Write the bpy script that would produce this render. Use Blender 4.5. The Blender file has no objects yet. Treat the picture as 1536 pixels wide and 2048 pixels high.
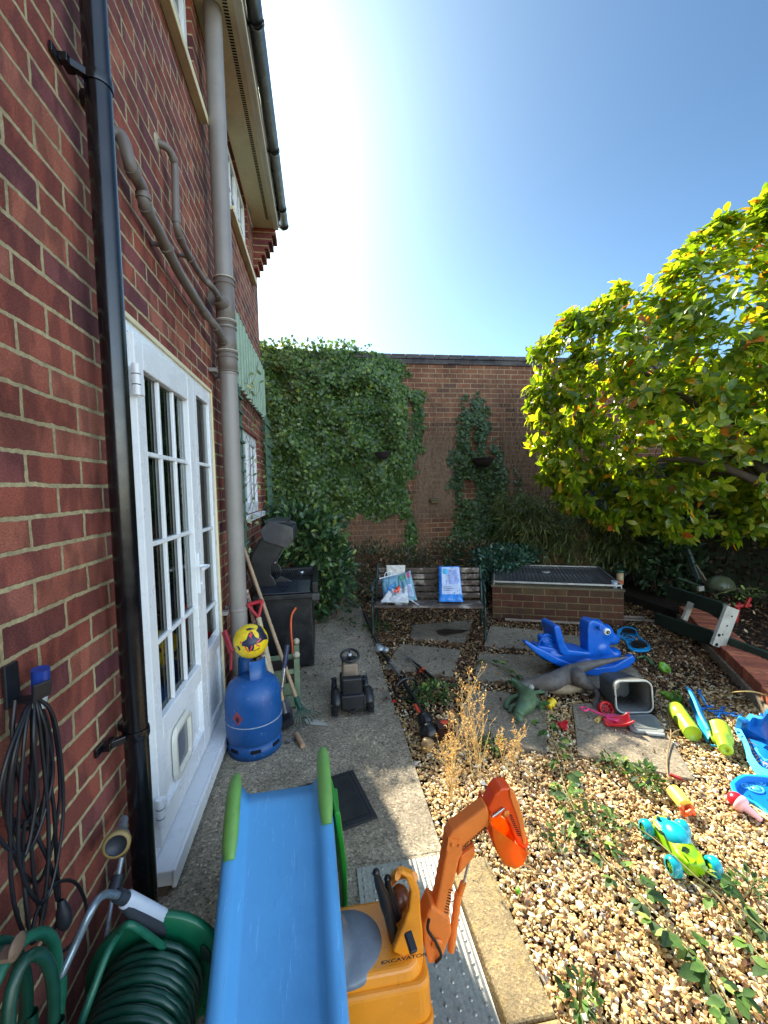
import bpy, bmesh, math, random
import numpy as np
from math import radians, sin, cos, pi
from mathutils import Vector, Matrix, noise
random.seed(7); rng = np.random.default_rng(11)
sc = bpy.context.scene; col = sc.collection
# ---------------------------------------------------------------- camera
CAM = Vector((0.66846, 0.0, 1.5)); FPX = 837.4
yaw, pit, rol = .149009, .0552084, -.0242220
fw = Vector((sin(yaw)*cos(pit), cos(yaw)*cos(pit), -sin(pit)))
r0 = Vector((cos(yaw), -sin(yaw), 0)); u0 = r0.cross(fw)
rt = r0*cos(rol)+u0*sin(rol); up = -r0*sin(rol)+u0*cos(rol)
cd = bpy.data.cameras.new('camera'); cam = bpy.data.objects.new('camera', cd); col.objects.link(cam)
cd.sensor_fit = 'HORIZONTAL'; cd.sensor_width = 36; cd.lens = FPX/1536*36; cd.clip_start = .02; cd.clip_end = 3000
m = Matrix((rt, up, -fw)).transposed().to_4x4(); m.translation = CAM; cam.matrix_world = m
sc.camera = cam
# ---------------------------------------------------------------- light
SUN_AZ, SUN_EL = radians(-14.8), radians(39.3)      # azimuth measured from +Y towards +X
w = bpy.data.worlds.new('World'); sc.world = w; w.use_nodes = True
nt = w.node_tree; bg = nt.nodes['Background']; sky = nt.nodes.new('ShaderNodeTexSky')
sky.sky_type = 'NISHITA'; sky.sun_disc = False; sky.sun_elevation = SUN_EL; sky.sun_rotation = SUN_AZ
sky.air_density = 1.0; sky.dust_density = 1.7; sky.ozone_density = 2.2
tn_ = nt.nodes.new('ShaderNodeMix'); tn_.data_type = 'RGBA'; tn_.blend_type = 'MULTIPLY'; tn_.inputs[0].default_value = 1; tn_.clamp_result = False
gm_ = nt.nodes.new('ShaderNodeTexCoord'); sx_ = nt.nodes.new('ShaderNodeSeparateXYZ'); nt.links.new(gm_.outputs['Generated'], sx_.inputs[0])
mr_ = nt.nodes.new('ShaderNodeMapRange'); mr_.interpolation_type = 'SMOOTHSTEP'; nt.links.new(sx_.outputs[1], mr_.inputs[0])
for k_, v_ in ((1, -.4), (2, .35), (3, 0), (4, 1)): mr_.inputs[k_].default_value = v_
cm_ = nt.nodes.new('ShaderNodeMix'); cm_.data_type = 'RGBA'; nt.links.new(mr_.outputs[0], cm_.inputs[0]); cm_.inputs[6].default_value = (2.15, 1.82, 1.5, 1); cm_.inputs[7].default_value = (.215, .30, .34, 1)  # sky dimmed ahead, brightened and warmed behind the camera as added shade fill
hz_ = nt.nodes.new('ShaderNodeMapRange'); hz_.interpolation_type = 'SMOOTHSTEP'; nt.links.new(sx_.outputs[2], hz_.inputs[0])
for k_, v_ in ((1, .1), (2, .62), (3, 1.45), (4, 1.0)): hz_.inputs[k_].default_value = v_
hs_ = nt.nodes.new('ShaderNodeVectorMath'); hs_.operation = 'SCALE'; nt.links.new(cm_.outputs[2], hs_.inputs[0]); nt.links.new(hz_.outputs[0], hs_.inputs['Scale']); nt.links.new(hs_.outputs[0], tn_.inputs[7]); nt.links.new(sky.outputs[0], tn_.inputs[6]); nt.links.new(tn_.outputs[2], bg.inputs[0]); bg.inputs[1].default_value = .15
sd = bpy.data.lights.new('sun', 'SUN'); sd.energy = 5.0; sd.angle = radians(.6); sd.color = (1, .92, .76)
sun = bpy.data.objects.new('sun', sd); col.objects.link(sun)
sdir = Vector((sin(SUN_AZ)*cos(SUN_EL), cos(SUN_AZ)*cos(SUN_EL), sin(SUN_EL)))
sun.rotation_euler = sdir.to_track_quat('Z', 'Y').to_euler(); sun.location = sdir*30
sc.view_settings.view_transform = 'Standard'; sc.view_settings.look = 'None'
sc.view_settings.exposure = 1.75; sc.view_settings.gamma = 1
# ---------------------------------------------------------------- measuring helpers (photo pixel -> point on a real plane)
def ray(x, y): return fw+rt*((x-768)/FPX)-up*((y-1024)/FPX)
def G(x, y, z=0.0):
    d = ray(x, y); return CAM+d*((z-CAM.z)/d.z)
def P(x, y, Y):
    d = ray(x, y); return CAM+d*((Y-CAM.y)/d.y)
def W(x, y, X=0.0):
    d = ray(x, y); return CAM+d*((X-CAM.x)/d.x)
def PL(x, y, o, n):
    d = ray(x, y); return CAM+d*((Vector(o)-CAM).dot(Vector(n))/d.dot(Vector(n)))
# ---------------------------------------------------------------- materials
def lin(h):
    h = h.lstrip('#'); c = [int(h[i:i+2], 16)/255 for i in (0, 2, 4)]
    return tuple(((v/12.92) if v <= .04045 else ((v+.055)/1.055)**2.4) for v in c)+(1,)
class NT:
    def __init__(s, name):
        s.m = bpy.data.materials.new(name); s.m.use_nodes = True; s.t = s.m.node_tree
        s.b = s.t.nodes['Principled BSDF']; s.out = s.t.nodes['Material Output']
    def n(s, typ, **kw):
        k = s.t.nodes.new(typ)
        for a, v in kw.items():
            if a.startswith('i_'):
                q = a[2:]; q = int(q) if q.isdigit() else q.replace('_', ' ')
                k.inputs[q].default_value = v
            else: setattr(k, a, v)
        return k
    def l(s, a, b): s.t.links.new(a, b)
    def ramp(s, src, stops, interp='LINEAR'):
        r = s.n('ShaderNodeValToRGB'); r.color_ramp.interpolation = interp
        e = r.color_ramp.elements
        while len(e) < len(stops): e.new(.5)
        for k, (p, c) in zip(e, stops):
            k.position = p; k.color = c if len(c) == 4 else tuple(c)+(1,)
        s.l(src, r.inputs[0]); return r
    def mix(s, fac, a, b, mode='MIX'):
        k = s.n('ShaderNodeMix', data_type='RGBA', blend_type=mode)
        for i, v in ((0, fac), (6, a), (7, b)):
            if hasattr(v, 'is_linked') or isinstance(v, bpy.types.NodeSocket): s.l(v, k.inputs[i])
            else: k.inputs[i].default_value = v
        return k.outputs[2]
    def noise(s, scale, detail=6, rough=.6, vec=None):
        k = s.n('ShaderNodeTexNoise'); k.inputs['Scale'].default_value = scale
        k.inputs['Detail'].default_value = detail; k.inputs['Roughness'].default_value = rough
        if vec is not None: s.l(vec, k.inputs['Vector'])
        return k
    def obj(s): return s.n('ShaderNodeTexCoord').outputs['Object']
    def bump(s, h, strength=.3, dist=.002):
        k = s.n('ShaderNodeBump'); k.inputs['Strength'].default_value = strength; k.inputs['Distance'].default_value = dist
        s.l(h, k.inputs['Height']); s.l(k.outputs[0], s.b.inputs['Normal']); return k
    def base(s, c): s.l(c, s.b.inputs['Base Color'])
    def rough(s, v): s.b.inputs['Roughness'].default_value = v
MC = {}
def plain(name, c, rough=.5, var=.15, scale=14, metal=0., bump=.12, dirt=None, bscale=60, spec=.5, trans=0, dirt_amt=.5, coat=0, tl=0, scuff=0, stretch=None):
    if name in MC: return MC[name]
    t = NT(name); o = t.obj(); c = lin(c); n = t.noise(scale, 5, .6, o)
    d = tuple(v*(1-var) for v in c[:3])+(1,); l_ = tuple(min(1, v*(1+var)) for v in c[:3])+(1,)
    r = t.ramp(n.outputs[0], [(.3, d), (.7, l_)]); cc = r.outputs[0]
    if dirt:
        n2 = t.noise(scale*.6, 9, .72, o); r2 = t.ramp(n2.outputs[0], [(.5, (0, 0, 0)), (.68, (dirt_amt,)*3)])
        cc = t.mix(r2.outputs[0], cc, lin(dirt))
    if scuff:
        so_ = o
        if stretch: mp_ = t.n('ShaderNodeMapping'); mp_.inputs['Scale'].default_value = stretch; t.l(o, mp_.inputs[0]); so_ = mp_.outputs[0]
        n3 = t.noise(45, 5, .75, so_); r3 = t.ramp(n3.outputs[0], [(.60, (0, 0, 0)), (.68, (scuff,)*3)]); cc = t.mix(r3.outputs[0], cc, tuple(min(1, v*1.3+.22) for v in c[:3])+(1,))
        n4 = t.noise(37, 5, .75, so_); r4 = t.ramp(n4.outputs[0], [(.62, (0, 0, 0)), (.70, (scuff,)*3)]); cc = t.mix(r4.outputs[0], cc, tuple(v*.35 for v in c[:3])+(1,))
    t.base(cc)
    rr = t.ramp(n.outputs[0], [(.3, (max(0, rough-.08),)*3), (.7, (min(1, rough+.1),)*3)]); t.l(rr.outputs[0], t.b.inputs['Roughness'])
    t.b.inputs['Metallic'].default_value = metal; t.b.inputs['Specular IOR Level'].default_value = spec
    if trans: t.b.inputs['Transmission Weight'].default_value = trans
    if coat: t.b.inputs['Coat Weight'].default_value = coat; t.b.inputs['Coat Roughness'].default_value = .12
    if bump:
        nb = t.noise(bscale, 6, .65, o); t.bump(nb.outputs[0], bump, .004)
    if tl:
        tr = t.n('ShaderNodeBsdfTranslucent'); t.l(cc, tr.inputs[0]); mx = t.n('ShaderNodeMixShader'); mx.inputs[0].default_value = tl; t.l(t.b.outputs[0], mx.inputs[1]); t.l(tr.outputs[0], mx.inputs[2]); t.l(mx.outputs[0], t.out.inputs[0])
    MC[name] = t.m; return t.m
def brick_mat(name, plane, off, cols, mortar, msize=.011, band=.5, stain=None, rbump=.6):
    t = NT(name); o = t.obj(); s = t.n('ShaderNodeSeparateXYZ'); t.l(o, s.inputs[0]); c = t.n('ShaderNodeCombineXYZ')
    if plane == 'YZ': t.l(s.outputs[1], c.inputs[0])
    else: t.l(s.outputs[0], c.inputs[0])
    t.l(s.outputs[2], c.inputs[1])
    ad = t.n('ShaderNodeVectorMath', operation='ADD'); t.l(c.outputs[0], ad.inputs[0]); ad.inputs[1].default_value = (off[0], off[1], 0)
    wn = t.noise(26, 5, .65, o); sb = t.n('ShaderNodeVectorMath', operation='SUBTRACT'); t.l(wn.outputs['Color'], sb.inputs[0]); sb.inputs[1].default_value = (.5, .5, .5)
    ml = t.n('ShaderNodeVectorMath', operation='SCALE'); t.l(sb.outputs[0], ml.inputs[0]); ml.inputs['Scale'].default_value = .013
    a2 = t.n('ShaderNodeVectorMath', operation='ADD'); t.l(ad.outputs[0], a2.inputs[0]); t.l(ml.outputs[0], a2.inputs[1])
    b = t.n('ShaderNodeTexBrick'); b.offset = .5
    t.l(a2.outputs[0], b.inputs['Vector'])
    b.inputs['Color1'].default_value = (0, 0, 0, 1); b.inputs['Color2'].default_value = (1, 1, 1, 1); b.inputs['Mortar'].default_value = (.5, .5, .5, 1)
    b.inputs['Scale'].default_value = 1; b.inputs['Mortar Size'].default_value = msize/2; b.inputs['Mortar Smooth'].default_value = .25
    b.inputs['Brick Width'].default_value = .225; b.inputs['Row Height'].default_value = .075; b.inputs['Bias'].default_value = 0
    r = t.ramp(b.outputs['Color'], [(i/(len(cols)-1), lin(k)) for i, k in enumerate(cols)])
    # flashing: darker bands across each brick
    mp = t.n('ShaderNodeMapping'); mp.inputs['Scale'].default_value = (1, 1, 1); t.l(ad.outputs[0], mp.inputs[0]); mp.inputs['Scale'].default_value = (13, 5, 1)
    bn = t.noise(1.0, 2, .5, mp.outputs[0]); br = t.ramp(bn.outputs[0], [(.45, (0, 0, 0)), (.55, (band,)*3)])
    cc = t.mix(br.outputs[0], r.outputs[0], lin('#3c2329'))
    fmp = t.n('ShaderNodeMapping'); fmp.inputs['Scale'].default_value = (1, .55, 1) if plane == 'YZ' else (.55, 1, 1); t.l(o, fmp.inputs[0]); fn = t.noise(260, 6, .8, fmp.outputs[0]); fr = t.ramp(fn.outputs[0], [(.3, (.38, .36, .36)), (.5, (.95, .95, .95)), (.68, (1.75, 1.6, 1.5))])
    cc = t.mix(.8, cc, fr.outputs[0], 'MULTIPLY')
    sp = t.noise(190, 3, .6, o); spr = t.ramp(sp.outputs[0], [(.66, (0, 0, 0)), (.72, (.55,)*3)]); cc = t.mix(spr.outputs[0], cc, lin('#b5907c'))
    mn = t.noise(60, 6, .7, o); mr = t.ramp(mn.outputs[0], [(.3, tuple(v*.5 for v in lin(mortar)[:3])), (.65, lin(mortar))])
    cc = t.mix(b.outputs['Fac'], cc, mr.outputs[0])
    gn = t.noise(2.2, 9, .7, o); gr = t.ramp(gn.outputs[0], [(.35, (.62, .58, .56)), (.55, (1, 1, 1)), (.75, (1.18, 1.15, 1.1))]); cc = t.mix(1, cc, gr.outputs[0], 'MULTIPLY')
    if stain:
        sn = t.noise(.9, 8, .65, o); sr = t.ramp(sn.outputs[0], [(.42, (0, 0, 0)), (.7, (stain[1],)*3)]); cc = t.mix(sr.outputs[0], cc, lin(stain[0]))
    t.base(cc); t.rough(.86); t.b.inputs['Specular IOR Level'].default_value = .25
    inv = t.n('ShaderNodeMath', operation='SUBTRACT'); inv.inputs[0].default_value = 1; t.l(b.outputs['Fac'], inv.inputs[1])
    hn = t.noise(110, 8, .8, o); mm = t.n('ShaderNodeMath', operation='MULTIPLY_ADD'); t.l(hn.outputs[0], mm.inputs[0]); mm.inputs[1].default_value = .6; t.l(inv.outputs[0], mm.inputs[2])
    t.bump(mm.outputs[0], rbump, .007); return t.m
def leaf_mat(name, stops, trans=.35, rough=.42, spec=.5, tcol=None):
    t = NT(name); a = t.n('ShaderNodeAttribute', attribute_name='rnd')
    r = t.ramp(a.outputs['Fac'], [(p, lin(c)) for p, c in stops]); o = t.obj(); n = t.noise(40, 3, .6, o)
    nr = t.ramp(n.outputs[0], [(.3, (.72, .72, .72)), (.7, (1.2, 1.2, 1.2))]); cc = t.mix(1, r.outputs[0], nr.outputs[0], 'MULTIPLY')
    t.base(cc); t.rough(rough); t.b.inputs['Specular IOR Level'].default_value = spec
    tr = t.n('ShaderNodeBsdfTranslucent')
    tc = t.mix(1, cc, tcol or (1.9, 1.75, .55, 1), 'MULTIPLY'); t.l(tc, tr.inputs[0])
    mx = t.n('ShaderNodeMixShader'); mx.inputs[0].default_value = trans
    t.l(t.b.outputs[0], mx.inputs[1]); t.l(tr.outputs[0], mx.inputs[2]); t.l(mx.outputs[0], t.out.inputs[0]); return t.m
def rnd_mat(name, stops, rough=.7, spec=.4, nscale=120, interp='LINEAR'):
    t = NT(name); a = t.n('ShaderNodeAttribute', attribute_name='rnd'); r = t.ramp(a.outputs['Fac'], [(p, lin(c)) for p, c in stops], interp)
    o = t.obj(); n = t.noise(nscale, 4, .6, o); nr = t.ramp(n.outputs[0], [(.3, (.68,)*3), (.7, (1.25,)*3)])
    t.base(t.mix(1, r.outputs[0], nr.outputs[0], 'MULTIPLY')); t.rough(rough); t.b.inputs['Specular IOR Level'].default_value = spec; return t.m
def glass_mat(name, tint=(.85, .9, .9, 1), f=1.5):
    t = NT(name); tr = t.n('ShaderNodeBsdfTransparent'); tr.inputs[0].default_value = tint
    gl = t.n('ShaderNodeBsdfGlossy'); gl.inputs['Roughness'].default_value = .015; fr = t.n('ShaderNodeFresnel'); fr.inputs[0].default_value = f
    mx = t.n('ShaderNodeMixShader'); t.l(fr.outputs[0], mx.inputs[0]); t.l(tr.outputs[0], mx.inputs[1]); t.l(gl.outputs[0], mx.inputs[2]); t.l(mx.outputs[0], t.out.inputs[0]); return t.m
# ---------------------------------------------------------------- mesh builder
def frames(pts):
    pts = [Vector(p) for p in pts]; T = []
    for i in range(len(pts)):
        a = pts[max(0, i-1)]; b = pts[min(len(pts)-1, i+1)]; d = b-a; T.append(d.normalized() if d.length > 1e-9 else Vector((0, 0, 1)))
    n = T[0].orthogonal().normalized(); out = []
    for i, t_ in enumerate(T):
        n = n-t_*n.dot(t_)
        n = n.normalized() if n.length > 1e-6 else t_.orthogonal().normalized()
        out.append((pts[i], t_, n, t_.cross(n)))
    return out
def smooth(pts, k=4):
    pts = [Vector(p) for p in pts]; o = []
    for i in range(len(pts)-1):
        p0, p1, p2, p3 = pts[max(0, i-1)], pts[i], pts[i+1], pts[min(len(pts)-1, i+2)]
        for j in range(k):
            t = j/k; o.append(.5*((2*p1)+(-p0+p2)*t+(2*p0-5*p1+4*p2-p3)*t*t+(-p0+3*p1-3*p2+p3)*t**3))
    o.append(pts[-1]); return o
class MB:
    def __init__(s): s.v = []; s.f = []; s.sm = []
    def add(s, vs, fs, sm=False):
        k = len(s.v); s.v += [tuple(v) for v in vs]; s.f += [tuple(i+k for i in f) for f in fs]; s.sm += [sm]*len(fs); return s
    def box(s, c, d, M=None, taper=1.):
        x, y, z = (q/2 for q in d); vs = []
        for sz in (-1, 1):
            k = taper if sz > 0 else 1
            for sx, sy in ((-1, -1), (1, -1), (1, 1), (-1, 1)):
                v = Vector((sx*x*k, sy*y*k, sz*z)); vs.append((M @ v if M else v)+Vector(c))
        return s.add(vs, [(3, 2, 1, 0), (4, 5, 6, 7), (0, 1, 5, 4), (1, 2, 6, 5), (2, 3, 7, 6), (3, 0, 4, 7)])
    def bb(s, a, b):
        a, b = Vector(a), Vector(b); return s.box((a+b)/2, tuple(abs(q) for q in (b-a)))
    def beam(s, a, b, wd, th, upv=(0, 0, 1)):
        a, b = Vector(a), Vector(b); t = (b-a); L = t.length; t.normalize(); u = Vector(upv); sd_ = t.cross(u).normalized(); u = sd_.cross(t)
        M = Matrix((t, sd_, u)).transposed(); return s.box((a+b)/2, (L, wd, th), M)
    def tube(s, pts, r, n=10, cap=True, sm=True, ell=None):
        fr = frames(pts); L = len(fr); vs = []
        for i, (p, t, a, b) in enumerate(fr):
            ri = r[i] if isinstance(r, (list, tuple)) else r
            ea, eb = ell if ell else (1, 1)
            for k in range(n):
                an = 2*pi*k/n; vs.append(p+a*(cos(an)*ri*ea)+b*(sin(an)*ri*eb))
        fs = [(i*n+k, i*n+(k+1) % n, (i+1)*n+(k+1) % n, (i+1)*n+k) for i in range(L-1) for k in range(n)]
        s.add(vs, fs, sm)
        if cap:
            s.add(vs[:n], [tuple(reversed(range(n)))]); s.add(vs[-n:], [tuple(range(n))])
        return s
    def lathe(s, prof, o=(0, 0, 0), ax=(0, 0, 1), n=32, sm=True, sx=1, a0=0, a1=2*pi):
        ax = Vector(ax).normalized(); a = ax.orthogonal().normalized(); b = ax.cross(a); o = Vector(o); vs = []; full = abs(a1-a0-2*pi) < 1e-6; m_ = n if full else n+1
        for r, h in prof:
            for k in range(m_):
                an = a0+(a1-a0)*k/n; vs.append(o+ax*h+a*(cos(an)*r)+b*(sin(an)*r*sx))
        fs = []
        for i in range(len(prof)-1):
            for k in range(n):
                k2 = (k+1) % m_; fs.append((i*m_+k, i*m_+k2, (i+1)*m_+k2, (i+1)*m_+k))
        return s.add(vs, fs, sm)
    def ball(s, c, r, n=20, M=None):
        R = (r, r, r) if isinstance(r, (int, float)) else r; vs = []; fs = []; h = n//2; c = Vector(c)
        for i in range(h+1):
            for k in range(n):
                v = Vector((R[0]*sin(pi*i/h)*cos(2*pi*k/n), R[1]*sin(pi*i/h)*sin(2*pi*k/n), R[2]*cos(pi*i/h))); vs.append((M @ v if M else v)+c)
        for i in range(h):
            for k in range(n): fs.append((i*n+k, (i+1)*n+k, (i+1)*n+(k+1) % n, i*n+(k+1) % n))
        return s.add(vs, fs, True)
    def prism(s, pts, ext, sm=False):
        pts = [Vector(p) for p in pts]; e = Vector(ext); n = len(pts)
        vs = pts+[p+e for p in pts]; nv = Vector((0, 0, 0))
        for i in range(n): nv += pts[i].cross(pts[(i+1) % n])
        fl = nv.dot(e) > 0
        A = tuple(range(n)); B = tuple(range(n, 2*n))
        fs = [tuple(reversed(A)) if fl else A, B if fl else tuple(reversed(B))]
        for i in range(n):
            j = (i+1) % n; q = (i, j, n+j, n+i); fs.append(q if fl else tuple(reversed(q)))
        return s.add(vs, fs, sm)
    def grid(s, fn, nu, nv, sm=True, th=None):
        vs = [fn(i/nu, j/nv) for i in range(nu+1) for j in range(nv+1)]
        return s.add(vs, [(i*(nv+1)+j, (i+1)*(nv+1)+j, (i+1)*(nv+1)+j+1, i*(nv+1)+j+1) for i in range(nu) for j in range(nv)], sm)
    def text(s, txt, o, xd, yd, size, depth=.0008, wide=1.0):
        c = bpy.data.curves.new('t', 'FONT'); c.body = txt; c.size = 1; c.extrude = 0; c.align_x = 'CENTER'; c.align_y = 'CENTER'; c.offset = .025
        ob = bpy.data.objects.new('t', c); me = bpy.data.meshes.new_from_object(ob)
        xd = Vector(xd).normalized(); yd = Vector(yd).normalized(); o = Vector(o); nz = xd.cross(yd)
        s.add([o+xd*(v.co.x*size*wide)+yd*(v.co.y*size)+nz*depth for v in me.vertices], [tuple(p.vertices) for p in me.polygons])
        bpy.data.objects.remove(ob); bpy.data.curves.remove(c); bpy.data.meshes.remove(me); return s
    def build(s, name, mat, parent=None, bevel=0, seg=2, remesh=0, solid=0, sub=0, smooth_it=0, allsm=False, origin=None, **tags):
        me = bpy.data.meshes.new(name)
        if origin is None:
            if parent is not None: origin = parent.get('_o', (0, 0, 0))
            else:
                a = np.array(s.v); origin = ((a[:, 0].min()+a[:, 0].max())/2, (a[:, 1].min()+a[:, 1].max())/2, a[:, 2].min())
                if tags.get('kind') == 'structure' or tags.get('zero'): origin = (0, 0, 0)
        og = Vector(origin); me.from_pydata([tuple(Vector(v)-og) for v in s.v], [], s.f)
        me.polygons.foreach_set('use_smooth', [True]*len(s.f) if (allsm or remesh) else s.sm)
        ob = bpy.data.objects.new(name, me); col.objects.link(ob)
        if mat: me.materials.append(mat)
        if solid: q = ob.modifiers.new('s', 'SOLIDIFY'); q.thickness = solid; q.offset = 0
        if remesh: q = ob.modifiers.new('r', 'REMESH'); q.mode = 'VOXEL'; q.voxel_size = remesh; q.use_smooth_shade = True
        if smooth_it: q = ob.modifiers.new('m', 'SMOOTH'); q.iterations = smooth_it; q.factor = .6
        if bevel: q = ob.modifiers.new('b', 'BEVEL'); q.width = bevel; q.segments = seg; q.limit_method = 'ANGLE'; q.angle_limit = radians(35); q.harden_normals = False
        if sub: q = ob.modifiers.new('u', 'SUBSURF'); q.levels = sub; q.render_levels = sub
        if parent is not None: ob.parent = parent
        else: ob.location = og
        settags(ob, **tags); return ob
def settags(ob, label=None, cat=None, group=None, kind=None, zero=None):
    if label: ob['label'] = label
    if cat: ob['category'] = cat
    if group: ob['group'] = group
    if kind: ob['kind'] = kind
def thing(name, label, cat, loc=(0, 0, 0), group=None):
    o = bpy.data.objects.new(name, None); col.objects.link(o); o.location = loc; o.empty_display_size = .1
    settags(o, label, cat, group); OR[o.name] = tuple(loc); return o
OR = {}
_b = MB.build
def build(s, name, mat, parent=None, **kw):
    if parent is not None and 'origin' not in kw:
        kw['origin'] = OR.get(parent.name, (0, 0, 0))
    o = _b(s, name, mat, parent, **kw)
    if parent is not None: OR[o.name] = OR.get(parent.name, (0, 0, 0))
    else: OR[o.name] = tuple(o.location)
    return o
MB.build = build
def npmesh(name, V, F, mat, rnd=None, parent=None, sm=False, origin=(0, 0, 0), **tags):
    """V (n,3), F (m,k) all same k, rnd per vertex"""
    if parent is not None: origin = OR.get(parent.name, (0, 0, 0))
    V = V-np.array(origin); me = bpy.data.meshes.new(name); n, (m_, k) = len(V), F.shape
    me.vertices.add(n); me.vertices.foreach_set('co', V.astype(np.float32).ravel())
    me.loops.add(m_*k); me.loops.foreach_set('vertex_index', F.astype(np.int32).ravel())
    me.polygons.add(m_); me.polygons.foreach_set('loop_start', np.arange(0, m_*k, k, dtype=np.int32)); me.polygons.foreach_set('loop_total', np.full(m_, k, dtype=np.int32))
    me.polygons.foreach_set('use_smooth', np.full(m_, sm)); me.update(calc_edges=True)
    if rnd is not None:
        a = me.attributes.new('rnd', 'FLOAT', 'POINT'); a.data.foreach_set('value', rnd.astype(np.float32))
    me.materials.append(mat); ob = bpy.data.objects.new(name, me); col.objects.link(ob)
    if parent is not None: ob.parent = parent
    else: ob.location = origin
    OR[ob.name] = tuple(origin); settags(ob, **tags); return ob
def unit(a): return a/np.maximum(1e-9, np.linalg.norm(a, axis=-1, keepdims=True))
OVATE = (np.array([(0, 0, 0), (0, .4, 0), (0, .75, 0), (0, 1, 0), (-.5, .36, .12), (-.42, .7, .1), (.5, .36, .12), (.42, .7, .1), (-.22, .12, .05), (.22, .12, .05)], float),
         np.array([(0, 9, 1), (0, 1, 8), (9, 6, 1), (8, 1, 4), (6, 7, 2), (6, 2, 1), (4, 1, 2), (4, 2, 5), (7, 3, 2), (5, 2, 3)]))
IVY = (np.array([(0, .25, 0), (0, 1, .0), (-.2, .62, .05), (-.55, .62, -.02), (-.4, .3, .06), (-.45, 0, -.03), (0, .1, .04), (.45, 0, -.03), (.4, .3, .06), (.55, .62, -.02), (.2, .62, .05)], float),
       np.array([(0, 1, 2), (0, 2, 3), (0, 3, 4), (0, 4, 5), (0, 5, 6), (0, 6, 7), (0, 7, 8), (0, 8, 9), (0, 9, 10), (0, 10, 1)]))
BLADE = (np.array([(0, 0, 0), (-.5, .35, .1), (.5, .35, .1), (0, 1, 0), (-.3, .75, .05), (.3, .75, .05)], float), np.array([(0, 2, 1), (1, 2, 4), (2, 5, 4), (4, 5, 3)]))
def leafmesh(name, tmpl, pos, d, nrm, L, wr, mat, droop=.25, parent=None, rnd=None, **tags):
    T, F = tmpl; N = len(pos); d = unit(d); x = unit(np.cross(d, nrm)); z = np.cross(x, d); L = np.broadcast_to(L, (N,)); wr = np.broadcast_to(wr, (N,))
    lx = T[None, :, 0]*(L*wr)[:, None]; ly = T[None, :, 1]*L[:, None]; lz = (T[None, :, 2]*wr[:, None]-droop*rng.uniform(.3, 1.4, (N, 1))*T[None, :, 1]**2)*L[:, None]
    V = pos[:, None]+x[:, None]*lx[..., None]+d[:, None]*ly[..., None]+z[:, None]*lz[..., None]
    FF = (F[None]+(np.arange(N)*len(T))[:, None, None]).reshape(-1, 3)
    r = rng.random(N) if rnd is None else rnd
    return npmesh(name, V.reshape(-1, 3), FF, mat, np.repeat(r, len(T)), parent, True, **tags)
def inpoly(x, y, poly):
    ins = np.zeros(len(x), bool); n = len(poly)
    for i in range(n):
        x1, y1 = poly[i]; x2, y2 = poly[(i+1) % n]
        c = ((y1 > y) != (y2 > y)) & (x < (x2-x1)*(y-y1)/(y2-y1+1e-12)+x1); ins ^= c
    return ins
def edgedist(x, y, poly):
    d = np.full(len(x), 1e9); n = len(poly)
    for i in range(n):
        a = np.array(poly[i]); b = np.array(poly[(i+1) % n]); ab = b-a; t = np.clip(((x-a[0])*ab[0]+(y-a[1])*ab[1])/(ab@ab+1e-12), 0, 1)
        d = np.minimum(d, np.hypot(x-a[0]-ab[0]*t, y-a[1]-ab[1]*t))
    return d
# ================================================================ SETTING
def NTconcrete(name, a, b, scale=1.0, speck=.5, stain='#2b2a27', stain_amt=.5, lichen=None):
    t = NT(name); o = t.obj(); n = t.noise(3*scale, 9, .7, o); r = t.ramp(n.outputs[0], [(.3, lin(a)), (.7, lin(b))])
    v = t.n('ShaderNodeTexVoronoi'); v.inputs['Scale'].default_value = 120*scale; t.l(o, v.inputs[0])
    s = t.n('ShaderNodeSeparateXYZ'); t.l(v.outputs['Color'], s.inputs[0])
    sr = t.ramp(s.outputs[0], [(.0, (.35, .33, .3)), (.25, (.75, .74, .72)), (.6, (1, 1, 1)), (.9, (1.25, 1.2, 1.1)), (1, (2.1, 2, 1.8))])
    cc = t.mix(speck, r.outputs[0], sr.outputs[0], 'MULTIPLY')
    f = t.noise(300*scale, 4, .75, o); fr = t.ramp(f.outputs[0], [(.34, (.5, .5, .5)), (.55, (1, 1, 1)), (.7, (1.35,)*3)]); cc = t.mix(.75, cc, fr.outputs[0], 'MULTIPLY')
    n2 = t.noise(1.7*scale, 9, .72, o); n2.inputs['Distortion'].default_value = .6; r2 = t.ramp(n2.outputs[0], [(.48, (0, 0, 0)), (.72, (stain_amt,)*3)]); cc = t.mix(r2.outputs[0], cc, lin(stain))
    if lichen:
        n3 = t.noise(17, 8, .8, o); r3 = t.ramp(n3.outputs[0], [(.5, (0, 0, 0)), (.62, (.5,)*3)]); cc = t.mix(r3.outputs[0], cc, lin(lichen))
    t.base(cc); t.rough(.9); t.b.inputs['Specular IOR Level'].default_value = .3
    ad = t.n('ShaderNodeMath', operation='ADD'); t.l(f.outputs[0], ad.inputs[0]); t.l(v.outputs['Distance'], ad.inputs[1])
    t.bump(ad.outputs[0], .55, .004); return t.m
M_conc = NTconcrete('concrete', '#8a8070', '#b5a992', 1, .85, '#4f4738', .7)
M_slab = NTconcrete('paving', '#7b7262', '#a0937e', .8, .6, '#443d33', .5)
M_kerb = NTconcrete('kerb_concrete', '#7c6c50', '#a08f6c', 1.2, .6, '#4a4030', .45, '#a9925c')
M_soil = NTconcrete('soil', '#2a211a', '#43362a', 2, .5, '#15110d', .6)
g_ = MB(); nu = 60
def gf(u, v):
    X = -60+120*u; Y = -60+130*v; return Vector((X, Y, -.03))
g_.grid(gf, 8, 8); g_.build('ground', M_soil, kind='structure')
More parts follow.
